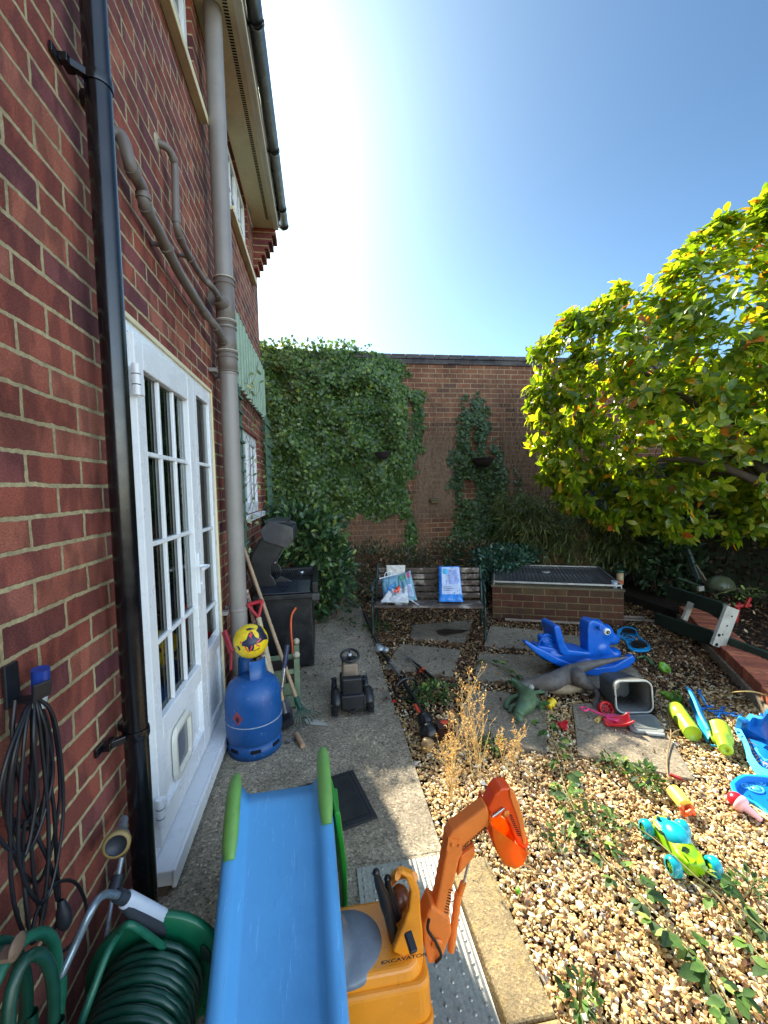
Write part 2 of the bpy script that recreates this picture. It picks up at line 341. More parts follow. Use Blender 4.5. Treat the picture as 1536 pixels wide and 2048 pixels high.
# concrete path beside the house, laid as panels with a gap between
p = MB()
for y0, y1 in ((-2.5, 1.585), (1.585, 2.655), (2.662, 4.1), (4.107, 6.38)):
    x1 = 1.105+.012*(y0+2)/4
    p.prism([(-.0, y0, -.03), (x1+(-.12 if y1 < 1.6 else 0)*0, y0, -.03), (x1+.01, y1, -.03), (-.0, y1, -.03)], (0, 0, .045))
# leave the pit of the metal plate free: the plate lies 4 mm above
p.build('path', M_conc, kind='structure', bevel=.004)
k = MB(); yy = [(-2.0, .3), (.305, 1.0), (1.006, 1.52)]
for a, b in yy: k.prism([(1.128, a, -.03), (1.27-.0*a, a, -.03), (1.275, b, -.03), (1.118, b, -.03)], (0, 0, .06))
k.build('kerb', M_kerb, kind='structure', bevel=.008)
# paving slabs
SL = {'a': [(824, 1250), (945, 1240), (930, 1285), (820, 1278)], 'b': [(800, 1288), (922, 1300), (905, 1352), (768, 1338)], 'c': [(980, 1252), (1092, 1262), (1090, 1302), (968, 1292)],
      'd': [(1095, 1268), (1170, 1272), (1236, 1292), (1180, 1318), (1100, 1304)], 'e': [(958, 1306), (1085, 1312), (1108, 1352), (1085, 1368), (948, 1360)], 'f': [(937, 1380), (1012, 1384), (1092, 1420), (1094, 1505), (912, 1470)],
      'g': [(1145, 1408), (1230, 1404), (1340, 1474), (1390, 1560), (1156, 1510)], 'h': [(1090, 1330), (1270, 1335), (1290, 1360), (1200, 1380), (1100, 1370)]}
SLP = []
for kk, pts in SL.items():
    q = [G(x, y, .012) for x, y in pts]; SLP.append([(v.x, v.y) for v in q])
    pr = MB().prism([v-Vector((0, 0, .04)) for v in q], (0, 0, .042+.002*random.random()))
    pr.build('paving_slab', M_slab, kind='structure', bevel=.004)
wet = MB()
wet.prism([G(x, y, .0165) for x, y in [(872, 1262), (890, 1257), (912, 1259), (938, 1260), (925, 1266), (905, 1268), (890, 1273), (876, 1268)]], (0, 0, .0012))
wet.build('puddle', plain('damp_patch', '#2a2621', .35, .1), kind='structure')
# ---- metal plate with raised dots
def NTplate():
    t = NT('plate_metal'); o = t.obj(); n = t.noise(6, 8, .7, o); r = t.ramp(n.outputs[0], [(.3, lin('#8b8b84')), (.7, lin('#b2b0a4'))])
    n2 = t.noise(90, 5, .8, o); r2 = t.ramp(n2.outputs[0], [(.35, (.6,)*3), (.6, (1.1,)*3)]); t.base(t.mix(.7, r.outputs[0], r2.outputs[0], 'MULTIPLY'))
    t.rough(.42); t.b.inputs['Metallic'].default_value = .55
    s = t.n('ShaderNodeSeparateXYZ'); t.l(o, s.inputs[0]); w_ = t.n('ShaderNodeMath', operation='MULTIPLY'); t.l(s.outputs[0], w_.inputs[0]); w_.inputs[1].default_value = 360
    w2 = t.n('ShaderNodeMath', operation='SINE'); t.l(w_.outputs[0], w2.inputs[0]); t.bump(w2.outputs[0], .25, .003); return t.m
M_plate = NTplate()
pl = MB(); pl.bb((.76, -1.2, .0162), (1.112, 1.565, .0202))
for i in range(9):
    for j in range(52):
        x = .782+i*.0385; y = 1.545-j*.034-(.017 if i % 2 else 0)
        pl.lathe([(.0065, 0), (.0052, .0018), (.003, .0032), (0, .0037)], (x, y, .0201), n=7)
pl.build('metal_plate', M_plate, label='flat metal cover plate with rows of raised dots beside the kerb', cat='metal plate', bevel=.0006, seg=1)
mt = thing('door_mat', 'black rubber mat with patterned border on the concrete path', 'mat', (.77, 1.95, .015))
MR = plain('rubber', '#1b1b1e', .6, .2, 30)
A = [Vector((.672, 2.105, .016)), Vector((.79, 2.14, .016)), Vector((.875, 1.80, .016)), Vector((.60, 1.70, .016)), Vector((.42, 2.02, .016))]
A = [Vector((.40, 2.03, .016)), Vector((.79, 2.14, .016)), Vector((.875, 1.80, .016)), Vector((.485, 1.69, .016))]
MB().prism(A, (0, 0, .009)).build('border', MR, mt, bevel=.002)
cx = sum(A, Vector())/4; B = [cx+(v-cx)*.8 for v in A]; q = MB().prism([v+Vector((0, 0, .0092)) for v in B], (0, 0, .002))
for i in range(42):
    t_ = i/41; q.beam(B[0].lerp(B[1], t_)+Vector((0, 0, .0125)), B[3].lerp(B[2], t_)+Vector((0, 0, .0125)), .003, .003)
q.build('centre', plain('rubber_blue', '#14161c', .45, .1), mt)
st = MB()
for i in range(26):
    for a, b in ((0, 1), (1, 2), (3, 2), (0, 3)):
        c_ = (A[a].lerp(A[b], (i+.5)/26)); c_ = c_+(cx-c_)*.1; st.ball(c_+Vector((0, 0, .0098)), (.007, .004, .002), 6)
st.build('studs', plain('rubber', '#1b1b1e'), mt)
# ================================================================ HOUSE
COLS = ['#683a38', '#8e4c3e', '#a05a47', '#744246', '#ac6a54', '#88473b', '#965140', '#6a3d3e']
M_brick = brick_mat('house_brick', 'YZ', (.02, .0455), COLS, '#beae86', .0125, .42, rbump=.75)
M_brickx = brick_mat('gable_brick', 'XZ', (.02, .0455), COLS, '#a3946f', .0125, .7)
M_upvc = plain('white_upvc', '#e6e8e9', .28, .02, 8, bump=.03, dirt='#b5b3a8', dirt_amt=.09)
M_cream = plain('cream_board', '#dccfa6', .5, .06, 5, dirt='#8b7d55', dirt_amt=.3)
M_glass = glass_mat('window_glass')
M_grey = plain('grey_pipe', '#86807a', .42, .08, 9, dirt='#a9a49b', dirt_amt=.2, bump=.05)
M_greyd = plain('grey_waste_pipe', '#6f665e', .5, .1, 9, bump=.05)
M_black = plain('black_pipe', '#0b0c10', .22, .2, 9, bump=.03, spec=.6)
M_gut = plain('gutter_plastic', '#1c1c20', .3, .2, 9, dirt='#4a4640', dirt_amt=.5)
M_dark = plain('dark_void', '#0c0c0d', .9, .1)
house = thing('brick_house', 'red brick house wall with white door, pipes and eaves along the left', 'house', (0, 2, 0))
H0, H1 = -3.5, 5.3
opens = [(1.60, 2.775, .085, 2.125), (3.74, 4.86, 1.29, 2.085), (1.15, 2.78, 3.83, 4.5), (3.72, 4.70, 3.80, 4.5)]
ys = sorted({H0, H1, *[o_[0] for o_ in opens], *[o_[1] for o_ in opens]}); zs = sorted({-.03, 4.5, *[o_[2] for o_ in opens], *[o_[3] for o_ in opens]})
wl = MB(); V = {}
def vid(mb, X, y, z):
    k_ = (X, y, z)
    if k_ not in V: V[k_] = len(mb.v); mb.v.append(k_)
    return V[k_]
for i in range(len(ys)-1):
    for j in range(len(zs)-1):
        yc, zc = (ys[i]+ys[i+1])/2, (zs[j]+zs[j+1])/2
        if any(a < yc < b and c < zc < d for a, b, c, d in opens): continue
        wl.f.append((vid(wl, 0, ys[i], zs[j]), vid(wl, 0, ys[i+1], zs[j]), vid(wl, 0, ys[i+1], zs[j+1]), vid(wl, 0, ys[i], zs[j+1]))); wl.sm.append(False)
for a, b, c, d in opens:  # reveals
    for (y0, z0), (y1, z1) in (((a, c), (a, d)), ((a, d), (b, d)), ((b, d), (b, c)), ((b, c), (a, c))):
        wl.add([(0, y0, z0), (0, y1, z1), (-.14, y1, z1), (-.14, y0, z0)], [(0, 1, 2, 3)])
wl.build('wall', M_brick, house)
gw = MB(); gw.add([(0, H1, -.03), (-6.5, H1, -.03), (-6.5, H1, 4.5), (-3.25, H1, 6.9), (0, H1, 4.5)], [(0, 1, 2, 3, 4)])
gw.add([(0, H0, -.03), (-6.5, H0, -.03), (-6.5, H0, 4.5), (-3.25, H0, 6.9), (0, H0, 4.5)], [(4, 3, 2, 1, 0)])
gw.add([(-6.5, H0, -.03), (-6.5, H1, -.03), (-6.5, H1, 4.5), (-6.5, H0, 4.5)], [(0, 1, 2, 3)])
gw.build('gable_wall', M_brickx, house)
cb = MB()
for i in range(6):
    cb.bb((.0005, H1-.22, 4.05+i*.075), (.042*(i+1), H1, 4.05+(i+1)*.075-.001*(i < 5)))
cb.build('corbel', M_brick, house)
rf = MB(); rf.prism([(.33, H0-.2, 4.62), (-3.25, H0-.2, 7.05), (-3.25, H1+.03, 7.05), (.33, H1+.03, 4.62)], (0, 0, .06))
rf.prism([(-6.8, H0-.2, 4.62), (-3.25, H0-.2, 7.05), (-3.25, H1+.03, 7.05), (-6.8, H1+.03, 4.62)], (0, 0, .06)); rf.build('roof', plain('roof_tile', '#4a3029', .8), house)
so = MB(); so.bb((.0, H0, 4.502), (.262, 5.08, 4.512)); sof = so.build('soffit', M_cream, house)
vb = MB()
y = 0.2
while y < 4.93: vb.bb((.168, y, 4.4995), (.198, y+.009, 4.5015)); y += .019
vb.build('vent_slots', M_dark, sof)
fa = MB(); fa.bb((.264, H0, 4.487), (.29, 5.09, 4.64)); fa.bb((.236, H0, 4.487), (.2635, 5.086, 4.5010)); fa.bb((.0, 5.082, 4.488), (.2625, 5.095, 4.6)); fa.build('fascia', plain('fascia_white', '#d9d6c4', .4, .05), house, bevel=.002)
gt = MB(); n = 16
prof = [(.052*cos(pi+pi*i/n), .05*sin(pi+pi*i/n)) for i in range(n+1)]; prof2 = [(.047*cos(pi+pi*i/n), .045*sin(pi+pi*i/n)) for i in range(n, -1, -1)]
pp = [(.345+a, 0, 4.60+b) for a, b in prof+prof2]
gt.prism([(x, H0, z) for x, _, z in pp], (0, 5.16-H0, 0), True); gut = gt.build('gutter', M_gut, house)
for yb in (1.6, 3.0, 4.05, 4.85, 5.15):
    g2 = MB(); g2.prism([(.345+(x-.345)*1.09, yb, 4.60+(z-4.60)*1.09) for x, _, z in pp], (0, .035, 0), True); g2.build('gutter_clip', M_black, gut)
# ---- downpipe
dp = MB(); DX, DY = .075, 1.372; dp.tube([(DX, DY, .06), (DX, DY, 1.5), (DX, DY, 4.5)], .0345, 24); dpo = dp.build('downpipe', M_black, house)
for z in (2.68, .76):
    b = MB(); b.lathe([(.0375, -.014), (.0385, -.008), (.0385, .008), (.0375, .014)], (DX, DY, z), n=28)
    b.bb((.012, DY-.075, z-.011), (.034, DY-.03, z+.011)); b.bb((.003, DY-.10, z-.012), (.012, DY-.055, z+.012)); b.bb((.012, DY+.03, z-.011), (.034, DY+.06, z+.011)); b.bb((.003, DY+.04, z-.012), (.012, DY+.085, z+.012)); b.beam((.02, DY-.06, z), (.055, DY-.028, z), .02, .02); b.beam((.02, DY+.06, z), (.055, DY+.028, z), .02, .02); b.build('pipe_clip', M_black, dpo, bevel=.002)
# ---- soil pipe
SX, SY = .10, 2.885
sp_ = MB(); sp_.tube([(SX, SY, .1), (SX, SY, 2.4), (SX, SY, 5.2)], .055, 32); spo = sp_.build('soil_pipe', M_grey, house)
def ring(mb, z, r, h): mb.lathe([(.055, z-h/2), (r, z-h/2+.003), (r, z+h/2-.003), (.055, z+h/2)], (SX, SY, 0), n=32)
f = MB()
for z, r, h in ((2.72, .0595, .30), (2.475, .0595, .16), (2.345, .0595, .13)): ring(f, z, r, h)
for z in (2.865, 2.83, 2.59, 2.555, 2.40, 2.37, 2.28): ring(f, z, .0655, .014)
f.tube([(SX-.0, SY-.02, 2.69), (SX-.03, SY-.105, 2.705)], .043, 20); f.tube([(SX-.03, SY-.105, 2.705), (SX-.034, SY-.12, 2.707)], .048, 20)
f.tube([(SX, SY, 2.69), (SX+.01, SY+.09, 2.69)], .026, 16); f.tube([(SX, SY, 2.455), (SX+.01, SY+.085, 2.455)], .026, 16); f.tube([(SX, SY, 2.455), (SX-.01, SY-.085, 2.455)], .024, 16)
f.build('soil_junction', M_greyd, spo)
for z in (2.866, 2.601, 2.411): MB().lathe([(.055, z-.0045), (.0675, z-.0025), (.0675, z+.0025), (.055, z+.0045)], (SX, SY, 0), n=32).build('seal_ring', plain('pale_ring', '#b5b0a4', .5), spo)
for z in (2.27, .72):
    b = MB(); ring(b, z, .0585, .022); b.bb((.002, SY-.10, z-.012), (.05, SY-.05, z+.012)); b.bb((.002, SY+.05, z-.012), (.05, SY+.08, z+.012)); b.build('pipe_clip', M_grey, spo, bevel=.002)
def waste(pts, r, joints, clips):
    s_ = smooth(pts, 6); mb = MB().tube(s_, r, 14); o = mb.build('waste_pipe', M_greyd, house)
    for k_ in joints:
        a = s_[k_]; b_ = s_[min(len(s_)-1, k_+2)]; MB().tube([a, b_], r*1.18, 14).build('pipe_joint', M_greyd, o)
    c = MB()
    for k_ in clips: a = s_[k_]; b_ = a+(s_[k_+1]-a).normalized()*.018; c.tube([a, b_], r*1.3, 12); c.beam(a, (0.004, a.y-.02, a.z), .014, .014)
    c.build('pipe_clip', M_greyd, o)
def wz(x, y, X): v = W(x, y, X); return v
waste([(-.02, 1.60, 2.72), (.03, 1.62, 2.73), wz(262, 335, .055), wz(283, 375, .055), wz(290, 412, .055), wz(318, 465, .055), wz(362, 552, .055), wz(405, 620, .055), wz(430, 652, .09), (SX-.01, SY-.03, 2.455)], .0215, (12, 20, 24, 42, 48), (32,))
waste([(-.02, 2.07, 3.06), (.03, 2.09, 3.06), wz(346, 315, .05), wz(350, 345, .05), wz(352, 430, .05), wz(358, 470, .05), wz(380, 515, .05), wz(405, 555, .055), wz(425, 575, .09), (SX-.01, SY-.03, 2.70)], .0165, (12, 24, 30, 44, 50), (36,))
for c_, r_ in (((.0, 1.6, 2.71), (.006, .045, .05)), ((0, 2.07, 3.06), (.006, .035, .035))): MB().ball(c_, r_, 12).build('mortar_patch', plain('mortar_patch', '#a79c84', .9, .2, 40), house)
# ---- windows
def frame_rect(mb, X0, X1, y0, y1, z0, z1, t):
    mb.bb((X0, y0, z0), (X1, y0+t, z1)); mb.bb((X0, y1-t, z0), (X1, y1, z1)); mb.bb((X0, y0+t, z0), (X1, y1-t, z0+t)); mb.bb((X0, y0+t, z1-t), (X1, y1-t, z1))
def glazing(wo, y0, y1, z0, z1, X, nv, nh, bt=.018):
    g = MB(); g.bb((X-.004, y0, z0), (X, y1, z1)); g.build('pane', M_glass, wo)
    b = MB()
    for i in range(1, nv): yy_ = y0+(y1-y0)*i/nv; b.bb((X-.002, yy_-bt/2, z0), (X+.012, yy_+bt/2, z1))
    for i in range(1, nh): zz = z0+(z1-z0)*i/nh; b.bb((X-.0015, y0, zz-bt/2), (X+.0125, y1, zz+bt/2))
    b.build('glazing_bars', M_upvc, wo, bevel=.003)
def window(y0, y1, z0, z1, cas, sill, nh=3, inner=True):
    fr_ = MB(); frame_rect(fr_, -.09, -.03, y0, y1, z0, z1, .055)
    W_ = (y1-y0-.11)/cas
    wo = fr_.build('window', M_upvc, house, bevel=.003)
    ff = MB()
    for i in range(cas):
        a = y0+.055+W_*i; frame_rect(ff, -.075, -.018, a+.004, a+W_-.004, z0+.058, z1-.058, .05)
    ff.build('frame', M_upvc, wo, bevel=.003)
    for i in range(cas):
        a = y0+.055+W_*i; glazing(wo, a+.054, a+W_-.054, z0+.108, z1-.108, -.04, 2, nh)
    r = MB(); r.bb((-.6, y0-.05, z0-.05), (-.145, y1+.05, z0)); r.bb((-.7, y0, z0), (-.69, y1, z1)); r.build('room_behind', plain('dim_room', '#3b3a3a', .9, .3, 2), wo)
    sm_ = MB(); sm_.bb((-.09, y0-sill[0], z0-.032), (.055, y1+sill[1], z0-.001)); sm_.bb((.045, y0-sill[0], z0-.05), (.0552, y1+sill[1], z0-.033)); sm_.build('sill', M_upvc if z0 < 2 else M_cream, wo, bevel=.004)
    c = MB()
    for i in range(14):
        yy_ = y0+.06+(y1-y0-.12)*random.random()*.35; c.bb((-.2, yy_, z0+.02), (-.195, yy_+.03, z1-.03))
    c.build('curtain', plain('net_curtain', '#b9bcb4', .9), wo)
    return wo
window(3.74, 4.86, 1.29, 2.085, 2, (.06, -.03)); window(1.15, 2.78, 3.83, 4.5, 3, (.06, .09), 2); window(3.72, 4.70, 3.80, 4.5, 2, (.1, .2), 2)
# ---- glazed door with side light
Y0, Y1, Z0, Z1 = 1.60, 2.775, .085, 2.125
d = MB(); frame_rect(d, -.05, .006, Y0, Y1, Z0+.03, Z1, .04); d.bb((-.045, 2.352, Z0+.07), (.002, 2.385, Z1-.04)); door = d.build('door', M_upvc, house, bevel=.003)
LY0, LY1, LZ0, LZ1 = 1.642, 2.350, .15, 2.083
d = MB(); d.bb((-.03, LY0, LZ0), (.026, LY0+.075, LZ1)); d.bb((-.03, LY1-.10, LZ0), (.026, LY1, LZ1)); d.bb((-.0295, LY0+.075, LZ1-.115), (.0255, LY1-.1, LZ1)); d.bb((-.0295, LY0+.075, LZ0), (.0255, LY1-.1, LZ0+.11)); d.bb((-.0295, LY0+.075, .53), (.0255, LY1-.1, .615)); d.build('door_leaf', M_upvc, door, bevel=.004)
d = MB(); d.bb((-.02, LY0+.075, LZ0+.11), (.006, LY1-.1, .53)); d.build('lower_panel', M_upvc, door)
gy0, gy1, gz0, gz1 = LY0+.077, LY1-.102, .617, LZ1-.117
d = MB(); d.bb((-.006, gy0, gz0), (0.0, gy1, gz1)); d.bb((-.006, 2.42, .66), (0, 2.70, 2.03)); d.build('pane', M_glass, door)
d = MB()
for i in (1, 2): y = gy0+(gy1-gy0)*i/3; d.bb((-.002, y-.009, gz0), (.014, y+.009, gz1))
for z in (.912, 1.305, 1.657): d.bb((-.0015, gy0, z-.009), (.0145, gy1, z+.009)); 
for z in (.83, 1.29, 1.665): d.bb((-.0015, 2.43, z-.009), (.0125, 2.69, z+.009))
d.build('glazing_bars', M_upvc, door, bevel=.003)
d = MB(); frame_rect(d, -.03, .016, 2.387, 2.733, .15, 2.083, .048); d.bb((-.03, 2.435, .55), (.0155, 2.685, .62)); d.bb((-.01, 2.435, .198), (.004, 2.685, .55)); d.build('side_light', M_upvc, door, bevel=.003)
d = MB(); d.bb((-.02, Y0-.02, .05), (.085, Y1+.02, .108)); d.bb((.075, Y0-.02, .04), (.092, Y1+.02, .11)); d.build('threshold', M_upvc, door, bevel=.004)
d = MB(); d.bb((-.05, Y0-.02, -.02), (.06, Y1+.02, .049)); d.build('step', plain('step_brick', '#54453b', .9), door)
d = MB()
d.tube(smooth([(.008, Y1+.002, .1), (.008, Y1+.004, 1.2), (.008, Y1+.002, 2.13), (.008, 2.2, 2.132), (.008, 1.6, 2.13)], 1), .006, 6); d.bb((-.005, Y0, 2.124), (.016, Y1+.01, 2.142)); d.bb((-.005, Y1, .1), (.016, Y1+.016, 2.13)); d.build('sealant', M_cream, door)
d = MB(); d.bb((.026, 2.27, .98), (.036, 2.31, 1.19)); d.tube([(.036, 2.29, 1.12), (.075, 2.29, 1.12)], .009, 10); d.tube([(.075, 2.292, 1.12), (.078, 2.25, 1.121), (.078, 2.19, 1.122)], .008, 10); d.ball((.037, 2.29, 1.03), .008, 8); d.build('handle', plain('handle_white', '#e6e8ea', .2, .02), door, bevel=.002)
for z in (1.91, .30):
    d = MB(); d.tube([(.033, LY0-.015, z-.055), (.033, LY0-.015, z+.055)], .014, 14); d.bb((.02, LY0-.01, z-.045), (.034, LY0+.055, z+.02)); d.build('hinge', M_upvc, door, bevel=.002)
    for zo in (-.0185, .0185): MB().tube([(.033, LY0-.015, z+zo-.0015), (.033, LY0-.015, z+zo+.0015)], .0146, 14).build('hinge_gap', M_dark, door)
def rrect(cy, cz, wy, wz_, r, X, n=6):
    o = []
    for sx, sy, a0 in ((1, 1, 0), (-1, 1, 90), (-1, -1, 180), (1, -1, 270)):
        for i in range(n+1):
            a = radians(a0+90*i/n); o.append(Vector((X, cy+sx*(wy/2-r)+r*cos(a), cz+sy*(wz_/2-r)+r*sin(a))))
    return o
cf = MB(); a = rrect(1.955, .372, .235, .235, .05, .010); b = rrect(1.955, .372, .165, .165, .015, .012)
L = len(a)
cf.add(a+[v+Vector((.016, 0, 0)) for v in rrect(1.955, .372, .22, .22, .05, .010)]+[v+Vector((.016, 0, 0)) for v in rrect(1.955, .372, .175, .175, .02, .010)]+b, [(i+L*k_, (i+1) % L+L*k_, (i+1) % L+L*(k_+1), i+L*(k_+1)) for k_ in range(3) for i in range(L)], True)
cf.build('cat_flap', plain('cat_flap_cream', '#d8d5c6', .35, .04), door)
MB().prism(rrect(1.955, .372, .16, .16, .012, .008), (.004, 0, 0)).build('flap_window', plain('smoked', '#6f7274', .15, .1), door)
# curtain and room behind the glass
c = MB()
def cur(u, v): return Vector((-.11+.022*sin(u*2*pi*17)+.008*sin(u*37), 1.62+u*1.14, .35+v*1.74))
c.grid(cur, 260, 3)
tc_ = NT('striped_curtain'); o = tc_.obj(); s = tc_.n('ShaderNodeSeparateXYZ'); tc_.l(o, s.inputs[0]); m1 = tc_.n('ShaderNodeMath', operation='MULTIPLY'); tc_.l(s.outputs[1], m1.inputs[0]); m1.inputs[1].default_value = 95
m2 = tc_.n('ShaderNodeMath', operation='SINE'); tc_.l(m1.outputs[0], m2.inputs[0]); r = tc_.ramp(m2.outputs[0], [(.0, lin('#4f4a38')), (.5, lin('#7d7a62')), (.9, lin('#9a967c'))]); tc_.base(r.outputs[0]); tc_.rough(.95)
c.build('curtain', tc_.m, door)
c = MB(); c.bb((-1.2, 1.3, .02), (-1.19, 3.1, 2.3)); c.bb((-1.2, 1.3, .04), (-.06, 3.1, .05)); c.bb((-1.2, 1.3, 2.2), (-.15, 3.1, 2.21)); c.build('room_behind', plain('dim_room', '#3b3a3a', .9), door)
# ---- slatted panel and trellises on the wall
M_pgreen = plain('pale_green_wood', '#93a890', .75, .14, 12, dirt='#5f6a58', dirt_amt=.5, bscale=150)
M_tgreen = plain('trellis_green', '#4f6b57', .8, .15, 12, dirt='#35402f', dirt_amt=.5)
sl = thing('slatted_panel', 'pale green panel of upright slats fixed high on the house wall', 'panel', (.05, 4.3, 2.4))
q = MB(); n = 13
for i in range(n):
    y = 3.42+i*(5.24-3.42)/n; z0_ = 2.36-.012*random.random(); q.prism([(.031, y, z0_), (.058, y+.022, z0_), (.058, y+.085, z0_), (.031, y+.105, z0_)], (0, 0, .575+.012*random.random()))
q.build('slats', M_pgreen, sl)
q = MB(); q.bb((.006, 3.42, 2.42), (.03, 5.23, 2.46)); q.bb((.006, 3.42, 2.84), (.03, 5.23, 2.88)); q.build('rails', M_tgreen, sl)
def trellis(name, y0, y1, z0, z1, label, X=.07, sp=.115):
    t_ = thing(name, label, 'trellis', (X, (y0+y1)/2, z0)); q = MB(); y = y0
    while y <= y1+.01: q.bb((X, y-.011, z0), (X+.014, y+.011, z1)); y += (y1-y0)/max(1, round((y1-y0)/sp))
    q.build('uprights', M_tgreen, t_, bevel=.001); q = MB(); z = z0+.03
    while z < z1: q.bb((X+.0145, y0-.02, z-.011), (X+.028, y1+.02, z+.011)); z += sp
    q.build('crossbars', M_tgreen, t_, bevel=.001)
    q = MB(); q.bb((.002, (y0+y1)/2-.02, z0+.1), (X, (y0+y1)/2+.02, z0+.14)); q.bb((.002, (y0+y1)/2-.02, z1-.14), (X, (y0+y1)/2+.02, z1-.1)); q.build('bracket', M_tgreen, t_)
trellis('garden_trellis', 4.93, 5.27, 1.2, 2.36, 'green square trellis at the far corner of the house')
trellis('garden_trellis', 3.30, 3.52, .95, 2.34, 'narrow green trellis with thin twigs behind the grey soil pipe', .05)
# ================================================================ GARDEN WALL
BC = ['#553a2f', '#7a4f3c', '#8c5a42', '#62443a', '#986448', '#744c3b', '#825440']
M_gwall = brick_mat('garden_brick', 'XZ', (.07, .03), BC, '#b39c76', .013, .3, ('#7d6853', .3))
M_cop = brick_mat('coping_brick', 'XZ', (0, .019), ['#3b3a3f', '#4c4a4e', '#5c5958', '#454246'], '#6d675e', .008, .1)
WY = 6.4
gwo = thing('garden_wall', 'tall brown brick garden wall closing the far end of the yard', 'wall', (2, WY, 0))
MB().bb((-9, WY, -.03), (16, WY+.22, 3.40)).build('brickwork', M_gwall, gwo)
cp = MB(); cp.bb((-9, WY-.02, 3.4015), (16, WY+.24, 3.476)); x = -9
while x < 16: cp.prism([(x, WY-.035, 3.478), (x, WY-.02, 3.55), (x, WY+.24, 3.55), (x, WY+.255, 3.478)], (.218, 0, 0)); x += .225
cp.build('coping', M_cop, gwo, bevel=.006)
# ================================================================ PLANTS
M_ivy = leaf_mat('ivy_leaf', [(0, '#263c1a'), (.35, '#42602a'), (.7, '#62803a'), (.93, '#8a9c46'), (1, '#b4ae54')], .25, .4)
M_ivyd = leaf_mat('ivy_dark_leaf', [(0, '#2a3e1e'), (.4, '#3e5830'), (.8, '#54703c'), (1, '#7e8a4a')], .2, .4)
M_twig = plain('dry_stem', '#6b5446', .9, .25, 40)
def ivy(label, polys, dens, y0=WY, thick=.10, size=.055, mat=None, holes=(), top=None):
    X, Z, D = [], [], []
    for poly in polys:
        pa = np.array(poly); lo, hi = pa.min(0), pa.max(0); area = (hi-lo).prod(); n = int(area*dens); x = rng.uniform(lo[0], hi[0], n); z = rng.uniform(lo[1], hi[1], n)
        nx = np.array([noise.noise(Vector((a*5, b*5, 3))) for a, b in zip(x, z)]); nz = np.array([noise.noise(Vector((a*5, b*5, 9))) for a, b in zip(x, z)])
        ok = inpoly(x+nx*.16, z+nz*.16, poly); 
        for h in holes: ok &= ~inpoly(x+nx*.1, z+nz*.1, h)
        ed = edgedist(x, z, poly); ok &= rng.random(n) < np.clip(.25+ed*7, 0, 1)
        X.append(x[ok]); Z.append(z[ok]); D.append(np.clip(ed[ok]*.8, .015, thick))
    X = np.concatenate(X); Z = np.concatenate(Z); D = np.concatenate(D); N = len(X)
    bul = np.array([.65+.9*noise.noise(Vector((a*3, b*3, 1))) for a, b in zip(X, Z)])
    pos = np.stack([X, y0-.01-D*bul*rng.uniform(.3, 1, N), Z], 1)
    d = np.stack([rng.normal(0, .45, N), rng.normal(-.25, .25, N), -np.ones(N)], 1); nr = np.stack([rng.normal(0, .6, N), -np.ones(N)*.8, rng.normal(.45, .55, N)], 1)
    L = size*rng.uniform(.55, 1.25, N); r = np.clip(rng.beta(2, 3, N)+.12*bul-.05, 0, 1)
    if top is not None:
        k = Z > top; d[k] += np.stack([rng.normal(0, .8, k.sum()), rng.normal(0, .6, k.sum()), rng.uniform(.2, 1.6, k.sum())], 1); pos[k, 1] += rng.uniform(-.12, .3, k.sum())
    root = thing('ivy', label, 'ivy', (float(X.mean()), y0, 0)); leafmesh('leaves', IVY, pos, d, nr, L, 1.0, mat or M_ivy, .15, root, r)
    s = MB()
    for i in range(60):
        k = rng.integers(N); x, z = X[k], Z[k]; pts = [(x, y0-.012, z)]
        for j in range(7): x += rng.normal(0, .03); z -= .09; pts.append((x, y0-.012-.008*random.random(), z))
        s.tube(pts, .004, 4, False)
    s.build('stems', M_twig, root); return root
pA = [(-1.2, 3.72), (-.1, 3.74), (.5, 3.70), (1.0, 3.74), (1.35, 3.66), (1.75, 3.56), (2.02, 3.40), (1.98, 3.15), (2.12, 3.02), (2.25, 3.05), (2.32, 2.75), (2.27, 2.2), (2.1, 1.75), (1.98, 1.55), (2.1, 1.3), (2.0, 1.12), (1.6, 1.05), (1.25, 1.14), (.9, .98), (.3, 1.05), (-1.2, .8)]
ivy('dense green ivy mass hanging over the left half of the garden wall', [pA, [(2.0, 1.2), (2.12, 1.1), (2.16, .7), (2.1, .2), (1.9, .3), (1.95, .8)]], 3900, thick=.34, size=.054, top=3.58, holes=[[(2.02, 3.05), (2.12, 2.7), (2.1, 2.3), (2.03, 2.3), (2.0, 2.7)]])
pB = [(2.86, 2.75), (2.92, 2.95), (3.0, 2.7), (3.1, 3.02), (3.2, 3.05), (3.26, 2.75), (3.4, 2.5), (3.42, 2.2), (3.58, 2.1), (3.66, 1.6), (3.6, 1.1), (3.75, .7), (3.6, .1), (2.5, .1), (2.55, .65), (2.75, 1.0), (2.72, 1.6), (2.68, 2.0), (2.8, 2.3)]
ivy('ivy column climbing the bare middle of the garden wall behind the bench', [pB], 3300, thick=.13, size=.047, mat=M_ivyd, holes=[[(3.02, 2.4), (3.1, 2.55), (3.12, 2.1), (3.02, 2.05)], [(3.4, 2.2), (3.3, 2.6), (3.3, 2.0), (3.42, 1.9)], [(2.9, 1.3), (3.1, 1.3), (3.05, 1.6), (2.9, 1.7)]])
ivy('thin ivy strip on the garden wall beside the big tree', [[(3.75, 1.75), (3.85, 1.8), (3.92, 1.3), (4.0, .8), (3.75, .7), (3.78, 1.3)]], 1500, thick=.06, size=.05, mat=M_ivyd)
